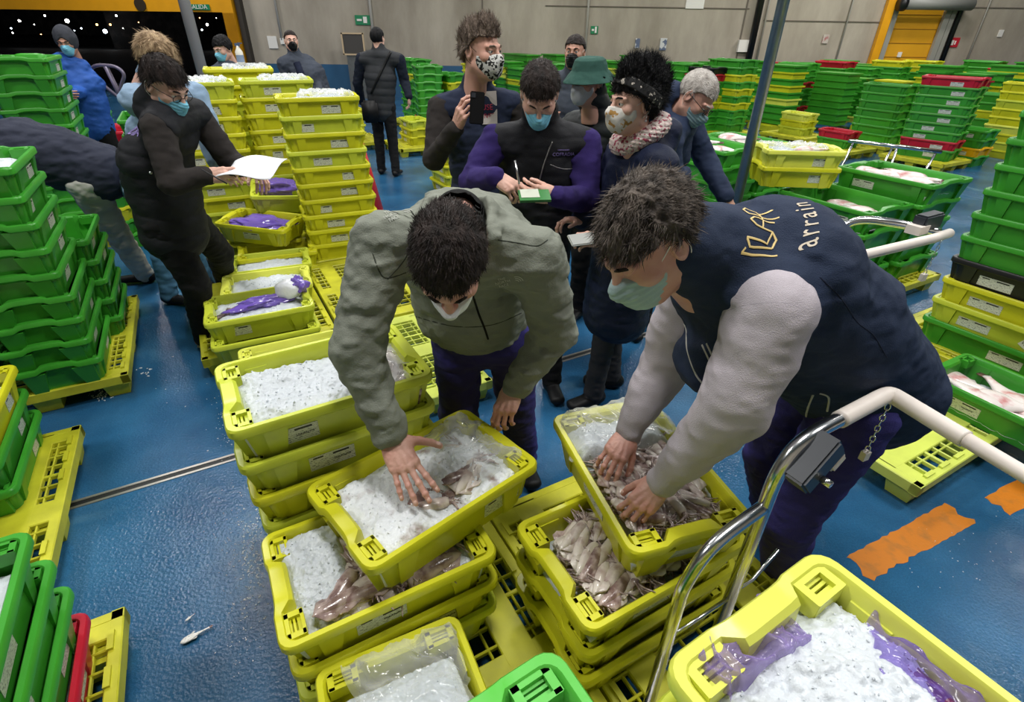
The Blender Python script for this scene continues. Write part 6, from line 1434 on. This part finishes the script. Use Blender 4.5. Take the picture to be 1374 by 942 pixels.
decal_text('COFRADIA', .022, vv, Y_(757, 208, 2.6), (1, 0, 0), (0, .1, 1), Mprint, vv)
decal_text('HERMANDAD', .009, vv, Y_(757, 202, 2.6), (1, 0, 0), (0, .1, 1), Mprint, vv)
path_on(vv, [Y_(741, 190, 2), Y_(730, 220, 2), Y_(722, 250, 2)], .004, 'zip', M_['dark steel'], vv); path_on(vv, [Y_(738, 221, 2), Y_(757, 227, 2), Y_(778, 225, 2)], .003, 'pocket_seam', M_['dark steel'], vv)
# bracelet and notebook
bm = bmesh.new(); c = f.J['wrR'] + nrm(f.J['elR'] - f.J['wrR']) * .012
dv = nrm(f.J['elR'] - f.J['wrR']); a1 = nrm(np.cross(dv, [0, 0, 1])); a2 = np.cross(dv, a1)
tube(bm, [c + (a1 * math.cos(t) + a2 * math.sin(t)) * .034 for t in np.linspace(0, 2 * PI, 21)[:-1]], .005, 6, closed=True); link('bracelet', from_bm('bracelet', bm, True), f.root, [ramp_mat('beaded', srgb(30, 30, 30), srgb(220, 220, 214), 120, .45, .5)])
nb = bmesh.new(); p = Y_(717, 263, 2.27); Rn = Matrix.Rotation(.15, 3, 'Z') @ Matrix.Rotation(.35, 3, 'X'); box(nb, p, (.135, .075, .012), rot=Rn); box(nb, Vector(p) + Vector((-.02, .004, .009)), (.08, .06, .004), rot=Rn, mi=1)
o = link('notebook', from_bm('notebook', nb), None, [mat('green_cover', srgb(60, 128, 66), .5), mat('note_pages', srgb(200, 206, 190), .7)]); tag(o, 'small green notebook held by the person in purple sleeves', 'notebook')
nb = bmesh.new(); p = f.J['wrR'] + arr((.10, -.07, -.01)); tube(nb, [p, p + arr((-.02, .03, .09))], .0045, 8); o = link('pen', from_bm('pen', nb, True), None, [M_['steel']]); tag(o, 'pen in the fingers above the green notebook', 'pen')
# --- phone man ---
f = Fig('person with bushy grey hair holding phone upright, black and white patterned mask', .0075, .0035)
f.set(pelvis=(-.22, 3.42, 1.0), chest=(-.22, 3.42, 1.30), neck=Y_(640, 120, 3.4), shR=Y_(590, 146, 3.30), elR=Y_(582, 214, 3.15), wrR=Y_(612, 172, 2.98), shL=Y_(688, 140, 3.46), elL=(.06, 3.45, 1.22), wrL=(.08, 3.3, .98))
stand(f, (.1, -1), [(-.12, 3.4), (-.34, 3.42)]); f.headframe(Y_(646, 70, 3.30), (.78, -.60, -.06), (0, 0, 1), 1.13)
f.body(SK['a'], hands=[dict(X='R', d=(.35, -.35, .85), up=(-.72, -.65, -.02), curls=[(.35, .7, .4), (.5, .7, .4), (.6, .7, .4), (.65, .7, .4)], thumb=(.35, .15), thumb_down=.35, spread=.12, h=.003, s=1.05), dict(X='L', d=(0, -.3, -.9), up=(.9, 0, 0), curls=[(.5, .6, .4)] * 4, h=.004)])
Mnv = fabric('navy_denim_vest', srgb(36, 44, 66), .85, .3, 300)
f.top('sweater', Mblacks, add=.008, hem=.02, armr=(.072, .062, .045), stop=.97, wr=.006, ws=.07)
vv, _ = f.top('vest', Mnv, add=.022, hem=.14, sleeves=False, wr=.006, extra=lambda S: (mk_armholes(f, S), S.cap(f.J['neck'] + [.03, -.16, .06], f.J['chest'] + [.04, -.2, -.05], .055, .03, .02, 'sub')), collar=hoodless_collar(f, .088, .080, .5))
bm = bmesh.new()
cp = Y_(659, 150, 3.18)
S = Sculpt(f.J['chest'] - .2, f.J['chest'] + .25, .006); 
tsh = decal_mesh(from_bm('print_panel', (lambda b: (box(b, (0, 0, 0), (.10, .17, .001)), b)[1])(bmesh.new())), vv, Y_(660, 148, 3.2), (.97, .2, 0), (0, 0, 1), mat('pale_print_panel', srgb(190, 182, 176), .8), 'print_panel', vv, off=.004)
Mrd = mat('crimson_print', srgb(168, 34, 66), .6)
decal_text('USE', .042, vv, Y_(657, 147, 3.2), (.97, .2, 0), (0, 0, 1), Mrd, vv); decal_text('LIVES', .036, vv, Y_(658, 159, 3.2), (.97, .2, 0), (0, 0, 1), Mrd, vv)
f.trousers(fabric('navy_trousers', srgb(34, 38, 60), .9)); f.shoe('L', (0, -1), Mblk); f.shoe('R', (0, -1), Mblk)
f.hair(HM['grey'], dict(t=.014, front=.074, line=.020, amp=.006, seed=9, puff=[((0, .03, .105), .050)]), n=6500, ln=.030, wid=.0016, flow=lambda p: np.array([.0, -.25, .9]) if p[2] > .03 else np.array([0, -.5, -.8]), lift=.5, curl=.30, seed=5)
eyes_brows(f.HM, f.root, HM['grey'])
mask_mesh(f.HM, f.root, ramp_mat('camo_mask', srgb(24, 24, 24), srgb(208, 208, 204), 62, .47, .50, rough=.8, detail=2), big=.003, name='patterned_mask', loopm=Mblk)
ph = bmesh.new(); Rp = Matrix.Rotation(.25, 3, 'Z') @ Matrix.Rotation(-.12, 3, 'X') @ Matrix.Rotation(.10, 3, 'Y'); p = Y_(640, 145, 2.93); box(ph, p, (.074, .009, .152), rot=Rp); bmesh.ops.bevel(ph, geom=ph.edges[:], offset=.004, segments=2, affect='EDGES')
o = link('smartphone', from_bm('smartphone', ph), None, [Mphone]); tag(o, 'black smartphone held upright by the grey haired person', 'phone')
pl = bmesh.new(); box(pl, Vector(p) + Rp @ Vector((-.022, -.006, .058)), (.022, .002, .022), rot=Rp); link('camera_lens', from_bm('lens', pl), o, [M_['box']])
# --- woman in the long coat ---
f = Fig('person in long dark coat, black flowered headband, floral mask, pink knit scarf', .0075, .003)
f.set(pelvis=(.56, 2.52, .98), chest=(.57, 2.51, 1.24), neck=Y_(866, 196, 2.48), shL=Y_(884, 222, 2.33), elL=Y_(872, 300, 2.27), wrL=Y_(812, 322, 2.24), shR=Y_(832, 212, 2.66), elR=(.46, 2.72, 1.10), wrR=(.33, 2.55, 1.05))
stand(f, (-1, -.1), [(.47, 2.44), (.60, 2.62)]); f.headframe(Y_(849, 140, 2.42), (-.90, -.42, -.04), (.0, 0, 1), .96)
f.body(SK['b'], hands=[dict(X='L', d=(-.95, -.1, .1), up=(.1, -.6, .75), curls=[(.5, .8, .5)] * 4, thumb=(.35, .3), thumb_down=.6, h=.003, s=.92), dict(X='R', d=(-.8, -.3, .1), up=(0, .3, .9), curls=[(.5, .7, .5)] * 4, h=.0035, s=.9)])
f.top('coat', Mcoatn, add=.020, hem=.05, armr=(.078, .066, .050), stop=.97, wr=.006, ws=.07, quilt=(.12, .003), skirt=((.55, 2.50, .58), .175, .20), extra=lambda S: (S.cap(f.J['neck'] + [.06, .02, -.01], f.J['neck'] + [.10, .03, .05], .085, .06, .03)))
f.trousers(fabric('charcoal_trousers', srgb(52, 52, 56), .9), (.085, .062, .055)); f.shoe('L', (-1, -.5), Mblk, .25); f.shoe('R', (-1, .1), Mblk, .25)
# scarf: knitted tube ring
Mknit = ramp_mat('pink_white_knit', srgb(226, 210, 204), srgb(164, 66, 92), 70, .52, .6, rough=.95, bump=.8, bscale=140)
n0 = f.J['neck'] + arr((-.035, -.01, .055)); hd = nrm(f.J['head'] - f.J['neck']); 
S = Sculpt(n0 - .2, n0 + .2, .004); ax_ = nrm([-.35, -.1, 1]); e1 = nrm(np.cross(ax_, [0, 1, 0])); e2 = np.cross(ax_, e1)
ringp = [n0 + (e1 * math.cos(t) * .098 + e2 * math.sin(t) * .080) + ax_ * .018 * math.cos(t * 1 + PI) for t in np.linspace(0, 2 * PI, 25)]
S.chain(ringp, [.036] * 25, .01); S.func(lambda x, y, z: .004 * np.abs(np.sin(z * 190 + 20 * x)) + .002 * np.sin(x * 300) * np.sin(y * 300)); sc_ = sk_obj('scarf', S, Mknit, f.root)
S = Sculpt(n0 - .16, n0 + .16, .005); S.cap(n0 - ax_ * .03, n0 + ax_ * .045, .064, .060, 0); sk_obj('blue_collar', S, fabric('blue_collar', srgb(40, 92, 150), .8), f.root)
hst = dict(t=.018, front=.055, line=-.006, amp=.008, puff=[((0, -.03, .125), .075), ((0, -.095, .09), .075), ((0, .03, .12), .05), ((0, -.085, .03), .07)], seed=4)
f.hair(HM['black'], hst, n=9000, ln=.035, wid=.0013, flow=lambda p: np.array([0, -.25, .8]) if p[2] > .06 else np.array([0, -.8, -.1]), lift=.8, curl=.55, seed=8)
S = Sculpt((-.14, -.16, -.09), (.14, .15, .18), .0035); S.ell((0, -.018, .036), (.108, .128, .118), k=0)
X, Yq, Z = S.ax[0][:, None, None], S.ax[1][None, :, None], S.ax[2][None, None, :]; tt = (Z - .058) - .62 * (Yq + .0) + 0 * X
S.d = np.maximum(S.d, (np.abs(tt) - .026).astype(np.float32)); S.noise(.003, .03, seed=2)
sk_obj('headband', S, ramp_mat('flowered_black_cloth', srgb(14, 14, 16), srgb(205, 196, 186), 55, .60, .64, rough=.8, detail=3), f.root, f.HM)
eyes_brows(f.HM, f.root, HM['black'])
mask_mesh(f.HM, f.root, ramp_mat('floral_cotton_mask', srgb(216, 212, 206), srgb(176, 134, 70), 42, .57, .62, rough=.85, detail=2), big=.004, name='floral_mask', loopm=fabric('pale_loop', srgb(220, 216, 210)))
bm = bmesh.new(); e_ = xf(f.HM, (-.086, -.014, -.040)); tube(bm, [e_, e_ - [0, 0, .012]], .0012, 6); bmesh.ops.create_icosphere(bm, subdivisions=1, radius=.0055, matrix=Matrix.Translation(Vector(e_) - Vector((0, 0, .017)))); link('earring', from_bm('earring', bm, True), f.root, [M_['steel']])
bm = bmesh.new(); p = Y_(782, 321, 2.2); box(bm, p, (.13, .065, .012), rot=Matrix.Rotation(.4, 3, 'Z') @ Matrix.Rotation(.5, 3, 'X')); bmesh.ops.bevel(bm, geom=bm.edges[:], offset=.004, segments=2, affect='EDGES')
o = link('smartphone', from_bm('smartphone', bm), None, [mat('silver_phone_case', srgb(170, 172, 168), .3)]); tag(o, 'silver-cased phone held low by the person with scarf', 'phone')
# --- bucket hat ---
f = Fig('person in green bucket hat and black puffer jacket, white mask', .008, .0035)
f.set(pelvis=(.42, 3.62, .96), chest=(.42, 3.60, 1.22), neck=Y_(800, 148, 3.55), shR=Y_(772, 172, 3.68), elR=(.25, 3.68, 1.15), wrR=(.22, 3.5, 1.0), shL=Y_(848, 180, 3.40), elL=(.66, 3.38, 1.12), wrL=(.52, 3.25, .98))
stand(f, (-.6, -.8), [(.50, 3.55), (.36, 3.70)]); f.headframe(Y_(789, 112, 3.45), (-.74, -.66, -.06), (0, 0, 1), .98)
f.body(SK['a'], hands=[dict(X='R', d=(-.4, -.4, -.5), up=(-.5, 0, .5), curls=[(.5, .6, .4)] * 4, h=.004), dict(X='L', d=(-.6, -.5, -.2), up=(0, -.3, .9), curls=[(.5, .6, .4)] * 4, h=.004)])
f.top('jacket', fabric('black_puffer', srgb(40, 44, 46), .55, .2, 200), add=.030, hem=.14, armr=(.082, .072, .055), wr=.004, quilt=(.075, .008), collar=hoodless_collar(f, .096, .090, .75))
f.trousers(Mblackt); f.shoe('L', (-.6, -1), Mblk); f.shoe('R', (-.8, -.6), Mblk)
S = Sculpt((-.19, -.2, .0), (.19, .2, .17), .004); X, Yq, Z = S.ax[0][:, None, None], S.ax[1][None, :, None], S.ax[2][None, None, :]
rho = np.sqrt(X ** 2 + ((Yq + .012) * .86) ** 2) + 0 * Z; prof = np.interp(S.ax[2], [0, .012, .062, .072, .125, .138, .15], [.158, .148, .108, .101, .086, .068, .02])[None, None, :]
S.d = np.maximum(np.maximum((rho - prof) * .75, Z - .140), .010 - Z).astype(np.float32)
inn = np.maximum((rho - prof + .010) * .75, Z - .055); S.d = np.maximum(S.d, -inn).astype(np.float32); S.noise(.003, .04, seed=5)
ht = sk_obj('bucket_hat', S, fabric('bottle_green_cotton', srgb(50, 84, 76), .9, .3, 300), f.root, f.HM)
f.hair(HM['grey'], dict(t=.006, front=.05, line=.012, amp=.003)); eyes_brows(f.HM, f.root, HM['grey']); mask_mesh(f.HM, f.root, fabric('white_cloth_mask', srgb(196, 200, 208), .9), big=.003)
# --- half hidden person behind the hat ---
f = Fig('person half hidden behind the green hat, dark short hair', .010, .0045)
f.set(pelvis=(.50, 5.05, .97), chest=(.49, 5.05, 1.28), neck=Y_(771, 92, 5.05), shR=Y_(748, 110, 5.1), elR=(.22, 5.1, 1.2), wrR=(.3, 4.95, 1.12), shL=Y_(800, 112, 5.0), elL=(.78, 5.0, 1.2), wrL=(.7, 4.9, 1.05))
stand(f, (-.3, -1), [(.6, 5.05), (.42, 5.1)]); f.headframe(Y_(771, 71, 5.0), (-.3, -.95, 0), (0, 0, 1), 1.0)
f.body(SK['c'], hands=[dict(X='R', d=(.1, -.5, .8), up=(-.5, 0, .4), h=.005), dict(X='L', d=(0, -.6, -.3), up=(0, 0, 1), h=.005)]); f.top('jacket', Mgreyj, add=.02, collar=hoodless_collar(f)); f.trousers(Mblackt); f.shoe('L', (0, -1), Mblk); f.shoe('R', (0, -1), Mblk)
f.hair(HM['dark'], dict(t=.010, front=.066, line=.012, amp=.004)); mask_mesh(f.HM, f.root, Mblk); eyes_brows(f.HM, f.root, HM['dark'])
# --- silver-haired person, looking down ---
f = Fig('silver haired person with glasses in navy coat bending over crates', .008, .003)
f.set(pelvis=(.82, 3.38, .95), chest=(.84, 3.28, 1.25), neck=Y_(908, 156, 3.15), shL=Y_(893, 190, 2.95), elL=Y_(916, 232, 2.98), wrL=Y_(921, 240, 2.82), shR=(1.02, 3.42, 1.42), elR=(1.18, 3.4, 1.18), wrR=(1.28, 3.2, 1.0))
f.J['elL'] = arr((.86, 2.93, 1.17)); f.J['wrL'] = Y_(916, 236, 2.98)
stand(f, (.7, -.7), [(.80, 3.3), (.98, 3.5)]); f.headframe(Y_(933, 132, 3.10), (.55, -.52, -.66), (.42, -.25, .62), 1.0)
f.body(SK['a'], hands=[dict(X='L', d=(.25, -.15, -.75), up=(.2, -.9, .2), curls=[(.5, .6, .4)] * 4, h=.0035), dict(X='R', d=(.2, -.3, -.7), up=(0, -.5, .5), curls=[(.5, .6, .4)] * 4, h=.004)])
def nc(S): J = f.J; S.cap(J['neck'] + [-.05, .03, .0], J['neck'] + [-.03, .02, .10], .085, .075, .03); S.cap(J['neck'] + [.02, -.03, .04], J['neck'] + [.10, -.07, .16], .072, .070, .01, 'sub')
f.top('coat', Mdknavy, add=.026, hem=.16, armr=(.078, .066, .052), wr=.006, extra=nc); f.trousers(Mblackt); f.shoe('L', (.5, -1), Mblk); f.shoe('R', (.5, -1), Mblk)
f.hair(HM['white'], dict(t=.010, front=.068, line=.016, amp=.002), n=3500, ln=.012, wid=.0012, flow=lambda p: np.array([0, .7, -.1]), lift=.7, curl=.2, seed=6)
eyes_brows(f.HM, f.root, HM['white']); mask_mesh(f.HM, f.root, fabric('teal_grey_mask', srgb(134, 164, 172), .8), low=-.006)
def glasses(f, m):
    bm = bmesh.new()
    for sx in (-1, 1):
        c = V(sx * .033, .107, .006); tube(bm, [c + V(math.cos(t) * .024, -abs(math.cos(t)) * .002, math.sin(t) * .018) for t in np.linspace(0, 2 * PI, 17)[:-1]], .0016, 6, closed=True); tube(bm, [V(sx * .057, .103, .012), V(sx * .078, .05, .014), V(sx * .084, -.012, .012)], .0016, 6)
    tube(bm, [V(-.010, .110, .008), V(.010, .110, .008)], .0016, 6); o = link('glasses', from_bm('glasses', bm, True), f.root, [m]); o.matrix_world = Matrix(f.HM.tolist())
glasses(f, Mblk)
# --- black vest, writing on paper ---
f = Fig('person in black quilted vest with glasses writing on a white sheet', .0075, .003)
f.set(pelvis=(-1.98, 2.98, .95), chest=(-1.96, 2.98, 1.22), neck=Y_(207, 140, 2.98), shR=Y_(212, 172, 2.80), elR=Y_(232, 245, 2.72), wrR=Y_(277, 236, 2.76), shL=(-1.80, 3.20, 1.42), elL=(-1.66, 3.20, 1.15), wrL=(-1.45, 3.02, 1.16))
fd, rt = stand(f, (1, -.1), [(-2.02, 3.5), (-1.93, 2.96)]); f.J['anR'] = arr((-2.05, 3.02, .08)); f.J['anL'] = arr((-2.35, 3.93, .08)); f.J['knL'] = arr((-2.02, 3.42, .52)); f.J['knR'] = arr((-1.93, 2.92, .50))
f.headframe(Y_(222, 116, 2.94), (.80, -.28, -.52), (.45, -.15, .75), 1.02)
f.body(SK['b'], hands=[dict(X='R', d=(.8, .1, .05), up=(-.1, -.85, .4), curls=[(.5, .8, .5), (.7, .9, .5), (.8, .9, .5), (.8, .9, .5)], thumb=(.3, .3), thumb_down=.6, h=.003), dict(X='L', d=(.5, -.6, -.2), up=(0, .3, .9), curls=[(.5, .7, .4)] * 4, h=.0035)])
f.top('sweater', Mblacks, add=.008, hem=.02, armr=(.076, .066, .048), stop=.97, wr=.006, ws=.07)
vv, _ = f.top('vest', Mblackv, add=.030, hem=.14, sleeves=False, wr=.003, quilt=(.11, .007), belly=.03, collar=hoodless_collar(f, .090, .084, .5), extra=lambda S: mk_armholes(f, S, .055, .080))
decal_text('COFRADIA', .050, vv, Y_(164, 173, 2.9), nrm((.35, -.9, -.05)), (0, 0, 1), Mprint, vv); decal_text('HERMANDAD', .018, vv, Y_(164, 164, 2.9), nrm((.35, -.9, -.05)), (0, 0, 1), Mprint, vv)
for q in ((199, 233), (209, 234)):
    p = Y_(*q, 2.72); bm = bmesh.new(); bmesh.ops.create_icosphere(bm, subdivisions=2, radius=.008, matrix=Matrix.Translation(Vector(p) + Vector((0, .02, 0)))); link('snap_button', from_bm('snap', bm, True), vv, [M_['steel']])
f.trousers(Mblackt, (.110, .082, .068), seed=4.)
Mtan = fabric('tan_leather', srgb(158, 112, 62), .6); f.shoe('R', (1, -.2), Mtan, .29, fabric('pale_sole', srgb(190, 184, 168), .6)); f.shoe('L', (1, -.2), fabric('dark_brown_leather', srgb(40, 30, 28), .6), .29)
f.hair(HM['dark'], dict(t=.014, front=.066, line=.006, amp=.004), n=6000, ln=.036, wid=.0013, flow=lambda p: np.array([0, .9, -.35]) if p[2] > .05 else np.array([0, -.2, -1.]), lift=.22, curl=.14, seed=12)
eyes_brows(f.HM, f.root, HM['dark']); mask_mesh(f.HM, f.root, Msm, low=-.012); glasses(f, Mblk)
bm = bmesh.new(); ps = []
nx_, ny_ = 10, 6; P0 = Y_(288, 240, 2.72); ux = nrm((.92, -.1, .10)); uy = nrm((.1, .85, .20))
vv_ = [[bm.verts.new(P0 + ux * .30 * i / nx_ + uy * .21 * j / ny_ + np.array([0, 0, 1]) * (.012 * math.sin(i * .5) + .010 * math.cos(j * .8 + i * .3))) for j in range(ny_ + 1)] for i in range(nx_ + 1)]
for i in range(nx_):
    for j in range(ny_): bm.faces.new((vv_[i][j], vv_[i + 1][j], vv_[i + 1][j + 1], vv_[i][j + 1]))
o = link('paper_sheets', from_bm('paper', bm, True), None, [mat('white_paper', srgb(232, 234, 240), .7)]); md = o.modifiers.new('thickness', 'SOLIDIFY'); md.thickness = .003; tag(o, 'white sheets of paper held by the person in black quilted vest', 'paper')
bm = bmesh.new(); p = Y_(290, 241, 2.69); tube(bm, [p + [.05, 0, -.02], p + [-.06, .0, .05]], .004, 8); o = link('pen', from_bm('pen', bm, True), None, [M_['ink']]); tag(o, 'dark pen in the hand on the white paper sheets', 'pen')
# --- fair-haired person in light blue ---
f = Fig('fair haired person in light blue jacket bending behind black vest', .009, .004)
f.set(pelvis=(-2.55, 3.78, .96), chest=(-2.32, 3.66, 1.24), neck=Y_(200, 120, 3.55), shR=Y_(182, 135, 3.42), elR=(-1.98, 3.32, 1.22), wrR=Y_(290, 218, 3.30), shL=(-2.12, 3.82, 1.45), elL=(-2.02, 3.74, 1.20), wrL=(-1.90, 3.56, 1.08))
f.J['elR'] = Y_(262, 150, 3.36)
stand(f, (1, -.3), [(-2.5, 3.9), (-2.65, 3.66)]); f.headframe(Y_(212, 82, 3.48), (.80, -.12, -.58), (.5, -.1, .7), 1.04)
f.body(SK['b'], hands=[dict(X='R', d=(.6, -.2, -.5), up=(0, -.6, .7), curls=[(.4, .5, .3)] * 4, h=.004), dict(X='L', d=(.6, -.3, -.2), up=(0, 0, 1), h=.004)])
f.top('jacket', Mlblue, add=.026, hem=.12, armr=(.080, .062, .050), wr=.007, quilt=(.07, .004), collar=hoodless_collar(f, .088, .080, .5)); f.trousers(fabric('blue_jeans', srgb(74, 118, 150), .9)); f.shoe('L', (1, -.2), Mblk); f.shoe('R', (1, -.2), Mblk)
f.hair(HM['blond'], dict(t=.014, front=.050, line=-.03, amp=.005), n=4500, ln=.034, wid=.0018, flow=lambda p: np.array([0, .8, -.5]) if p[1] > -.02 else np.array([0, .1, -1.]), lift=.25, curl=.2, seed=13)
eyes_brows(f.HM, f.root, HM['blond']); mask_mesh(f.HM, f.root, Msm)
# --- blue hood ---
f = Fig('person in bright blue hooded jacket, hands in pockets, before dark gate', .012, .005)
yb = 6.3; f.set(pelvis=(-4.72, yb, .98), chest=(-4.70, yb, 1.28), neck=Y_(88, 78, yb), shR=Y_(66, 92, yb - .1), elR=Y_(66, 125, yb - .15), wrR=Y_(82, 125, yb - .3), shL=Y_(108, 92, yb + .05), elL=Y_(116, 122, yb), wrL=Y_(100, 126, yb - .25))
stand(f, (.3, -1), [(-4.62, yb), (-4.82, yb)]); f.headframe(Y_(89, 56, yb), (.3, -.9, -.3), (0, 0, 1), 1.0)
f.body(SK['c'], hands=[dict(X='R', d=(.9, -.3, -.1), up=(0, -1, 0), h=.006, curls=[(.5, .6, .4)] * 4), dict(X='L', d=(-.9, -.3, -.1), up=(0, -1, 0), h=.006, curls=[(.5, .6, .4)] * 4)]); f.top('jacket', Mhood, add=.035, hem=.12, armr=(.088, .078, .060), wr=.008); f.trousers(Mblackt); f.shoe('L', (0, -1), Mblk); f.shoe('R', (0, -1), Mblk)
S = Sculpt((-.14, -.16, -.16), (.14, .14, .17), .005); S.ell((0, -.02, .02), (.102, .118, .130), k=0); S.ell((0, .11, -.01), (.062, .07, .075), k=.01, mode='sub'); S.noise(.004, .04); sk_obj('hood', S, fabric('grey_hood', srgb(62, 64, 72), .9), f.root, f.HM)
eyes_brows(f.HM, f.root, HM['dark'], closed=True); mask_mesh(f.HM, f.root, Msm, h=.004, ties=False)
# --- grey jacket, blue mask ---
f = Fig('person in grey jacket and light blue mask before the gate frame', .011, .0045)
yb = 6.9; xq = Y_(300, 70, yb)[0]; f.set(pelvis=(xq + .05, yb, .95), chest=(xq + .06, yb, 1.24), neck=Y_(303, 84, yb), shR=Y_(290, 98, yb - .1), elR=Y_(286, 135, yb), wrR=Y_(292, 160, yb - .2), shL=Y_(324, 98, yb + .1), elL=Y_(333, 135, yb), wrL=Y_(325, 160, yb - .2))
stand(f, (-.3, -1), [(xq + .12, yb), (xq - .05, yb)]); f.headframe(Y_(299, 66, yb), (-.35, -.85, -.3), (0, 0, 1), 1.0)
f.body(SK['b'], hands=[dict(X='R', d=(0, -.3, -.8), up=(-1, 0, 0), h=.006), dict(X='L', d=(0, -.3, -.8), up=(1, 0, 0), h=.006)]); f.top('jacket', Mgreyj, add=.025, hem=.12, wr=.006); f.trousers(Mblackt); f.shoe('L', (0, -1), Mblk); f.shoe('R', (0, -1), Mblk)
f.hair(HM['black'], dict(t=.016, front=.058, line=-.01, amp=.006)); eyes_brows(f.HM, f.root, HM['black']); mask_mesh(f.HM, f.root, Msm, h=.004)
# --- black mask man ---
f = Fig('person with receding hair and black mask in open dark jacket', .011, .0045)
yb = 8.0; xq = Y_(395, 70, yb)[0]; f.set(pelvis=(xq + .22, yb, .98), chest=(xq + .16, yb, 1.30), neck=Y_(396, 75, yb), shR=Y_(380, 86, yb - .1), elR=Y_(384, 115, yb - .1), wrR=Y_(398, 138, yb - .3), shL=Y_(414, 84, yb + .1), elL=Y_(425, 106, yb), wrL=Y_(430, 125, yb - .2))
stand(f, (.3, -1), [(xq + .32, yb), (xq + .1, yb)]); f.headframe(Y_(391, 56, yb), (.45, -.88, .05), (0, 0, 1), 1.0)
f.body(SK['b'], hands=[dict(X='R', d=(0, -.3, -.8), up=(-1, 0, 0), h=.006), dict(X='L', d=(0, -.3, -.8), up=(1, 0, 0), h=.006)]); jj, _ = f.top('jacket', Mgreyj, add=.03, hem=.14, wr=.006, collar=hoodless_collar(f)); f.trousers(Mblackt); f.shoe('L', (0, -1), Mblk); f.shoe('R', (0, -1), Mblk)
path_on(jj, [Y_(398, 84, 7), Y_(404, 100, 7), Y_(409, 120, 7)], .05, 'shirt_front', fabric('navy_shirt', srgb(30, 36, 56), .9), jj)
f.hair(HM['dark'], dict(t=.008, front=.075, line=.01, amp=.003)); eyes_brows(f.HM, f.root, HM['dark']); mask_mesh(f.HM, f.root, Mblk, h=.004)
# --- back-turned man ---
f = Fig('person seen from behind in black quilted vest with shoulder bag', .011, .005)
yb = 8.0; f.set(pelvis=(-1.86, yb, .98), chest=(-1.84, yb, 1.28), neck=Y_(508, 65, yb), shR=Y_(536, 80, yb), elR=Y_(543, 110, yb + .05), wrR=Y_(549, 130, yb - .05), shL=Y_(485, 80, yb), elL=Y_(480, 112, yb + .05), wrL=Y_(486, 138, yb + .2))
stand(f, (.1, 1), [(-1.98, 8.05), (-1.74, 7.92)]); f.headframe(Y_(507, 52, yb), (.25, .95, 0), (0, 0, 1), 1.0)
f.body(SK['b'], hands=[dict(X='R', d=(0, .1, -.9), up=(1, 0, 0), h=.006, curls=[(.4, .5, .3)] * 4), dict(X='L', d=(0, .2, -.9), up=(-1, 0, 0), h=.006)]); f.top('sweater', fabric('dark_navy_sweater', srgb(28, 34, 48), .9), add=.01, armr=(.078, .066, .05)); vv, _ = f.top('vest', fabric('dark_grey_quilt', srgb(50, 52, 56), .7), add=.028, hem=.12, sleeves=False, wr=.0, quilt=(.09, .007), collar=hoodless_collar(f), extra=lambda S: mk_armholes(f, S)); f.trousers(Mblackt); f.shoe('L', (0, 1), Mblk); f.shoe('R', (.2, 1), Mblk)
f.hair(HM['black'], dict(t=.010, front=.05, line=-.01, amp=.003))
path_on(vv, [Y_(524, 70, 7), Y_(512, 95, 7), Y_(498, 125, 7)], .018, 'bag_strap', Mblk, vv)
bm = bmesh.new(); p = Y_(497, 150, 7.8); box(bm, p, (.22, .10, .28)); bmesh.ops.bevel(bm, geom=bm.edges[:], offset=.03, segments=3, affect='EDGES'); o = link('shoulder_bag', from_bm('bag', bm, True), None, [Mblk]); tag(o, 'black shoulder bag hanging at the hip of back-turned person', 'bag')
# --- bending worker at the left edge ---
f = Fig('person bending low in dark navy jacket and pale grey trousers, left edge', .009, .005)
f.set(pelvis=(-2.92, 3.72, 1.0), chest=(-3.22, 3.60, 1.16), neck=(-3.52, 3.48, 1.20), shR=(-3.50, 3.66, 1.12), elR=(-3.55, 3.55, .86), wrR=(-3.50, 3.36, .70), shL=(-3.42, 3.32, 1.12), elL=(-3.42, 3.12, .88), wrL=(-3.50, 2.98, .72))
f.J['hipR'] = arr((-2.86, 3.84, .92)); f.J['hipL'] = arr((-2.92, 3.62, .92)); f.J['knR'] = arr((-2.62, 4.12, .58)); f.J['knL'] = arr((-3.00, 3.82, .52)); f.J['anR'] = arr((-2.62, 4.45, .08)); f.J['anL'] = arr((-3.08, 4.05, .08))
f.headframe((-3.72, 3.42, 1.08), (-.6, -.2, -.8), (-.8, -.2, .5), 1.0)
f.body(SK['b'], hands=[dict(X='R', d=(-.2, -.3, -.8), up=(0, -.8, .2), h=.005), dict(X='L', d=(-.2, -.3, -.8), up=(0, -.8, .2), h=.005)])
f.top('jacket', fabric('charcoal_navy_jacket', srgb(46, 50, 66), .8), add=.045, hem=.06, armr=(.088, .076, .06), wr=.008, belly=.03); f.trousers(Mtrg, (.118, .086, .070), wr=.008); f.shoe('L', (-1, -.2), Mblk, .3); f.shoe('R', (-1, -.2), Mblk, .3); f.hair(HM['dark'], dict(t=.012, front=.05, line=0., amp=.004))
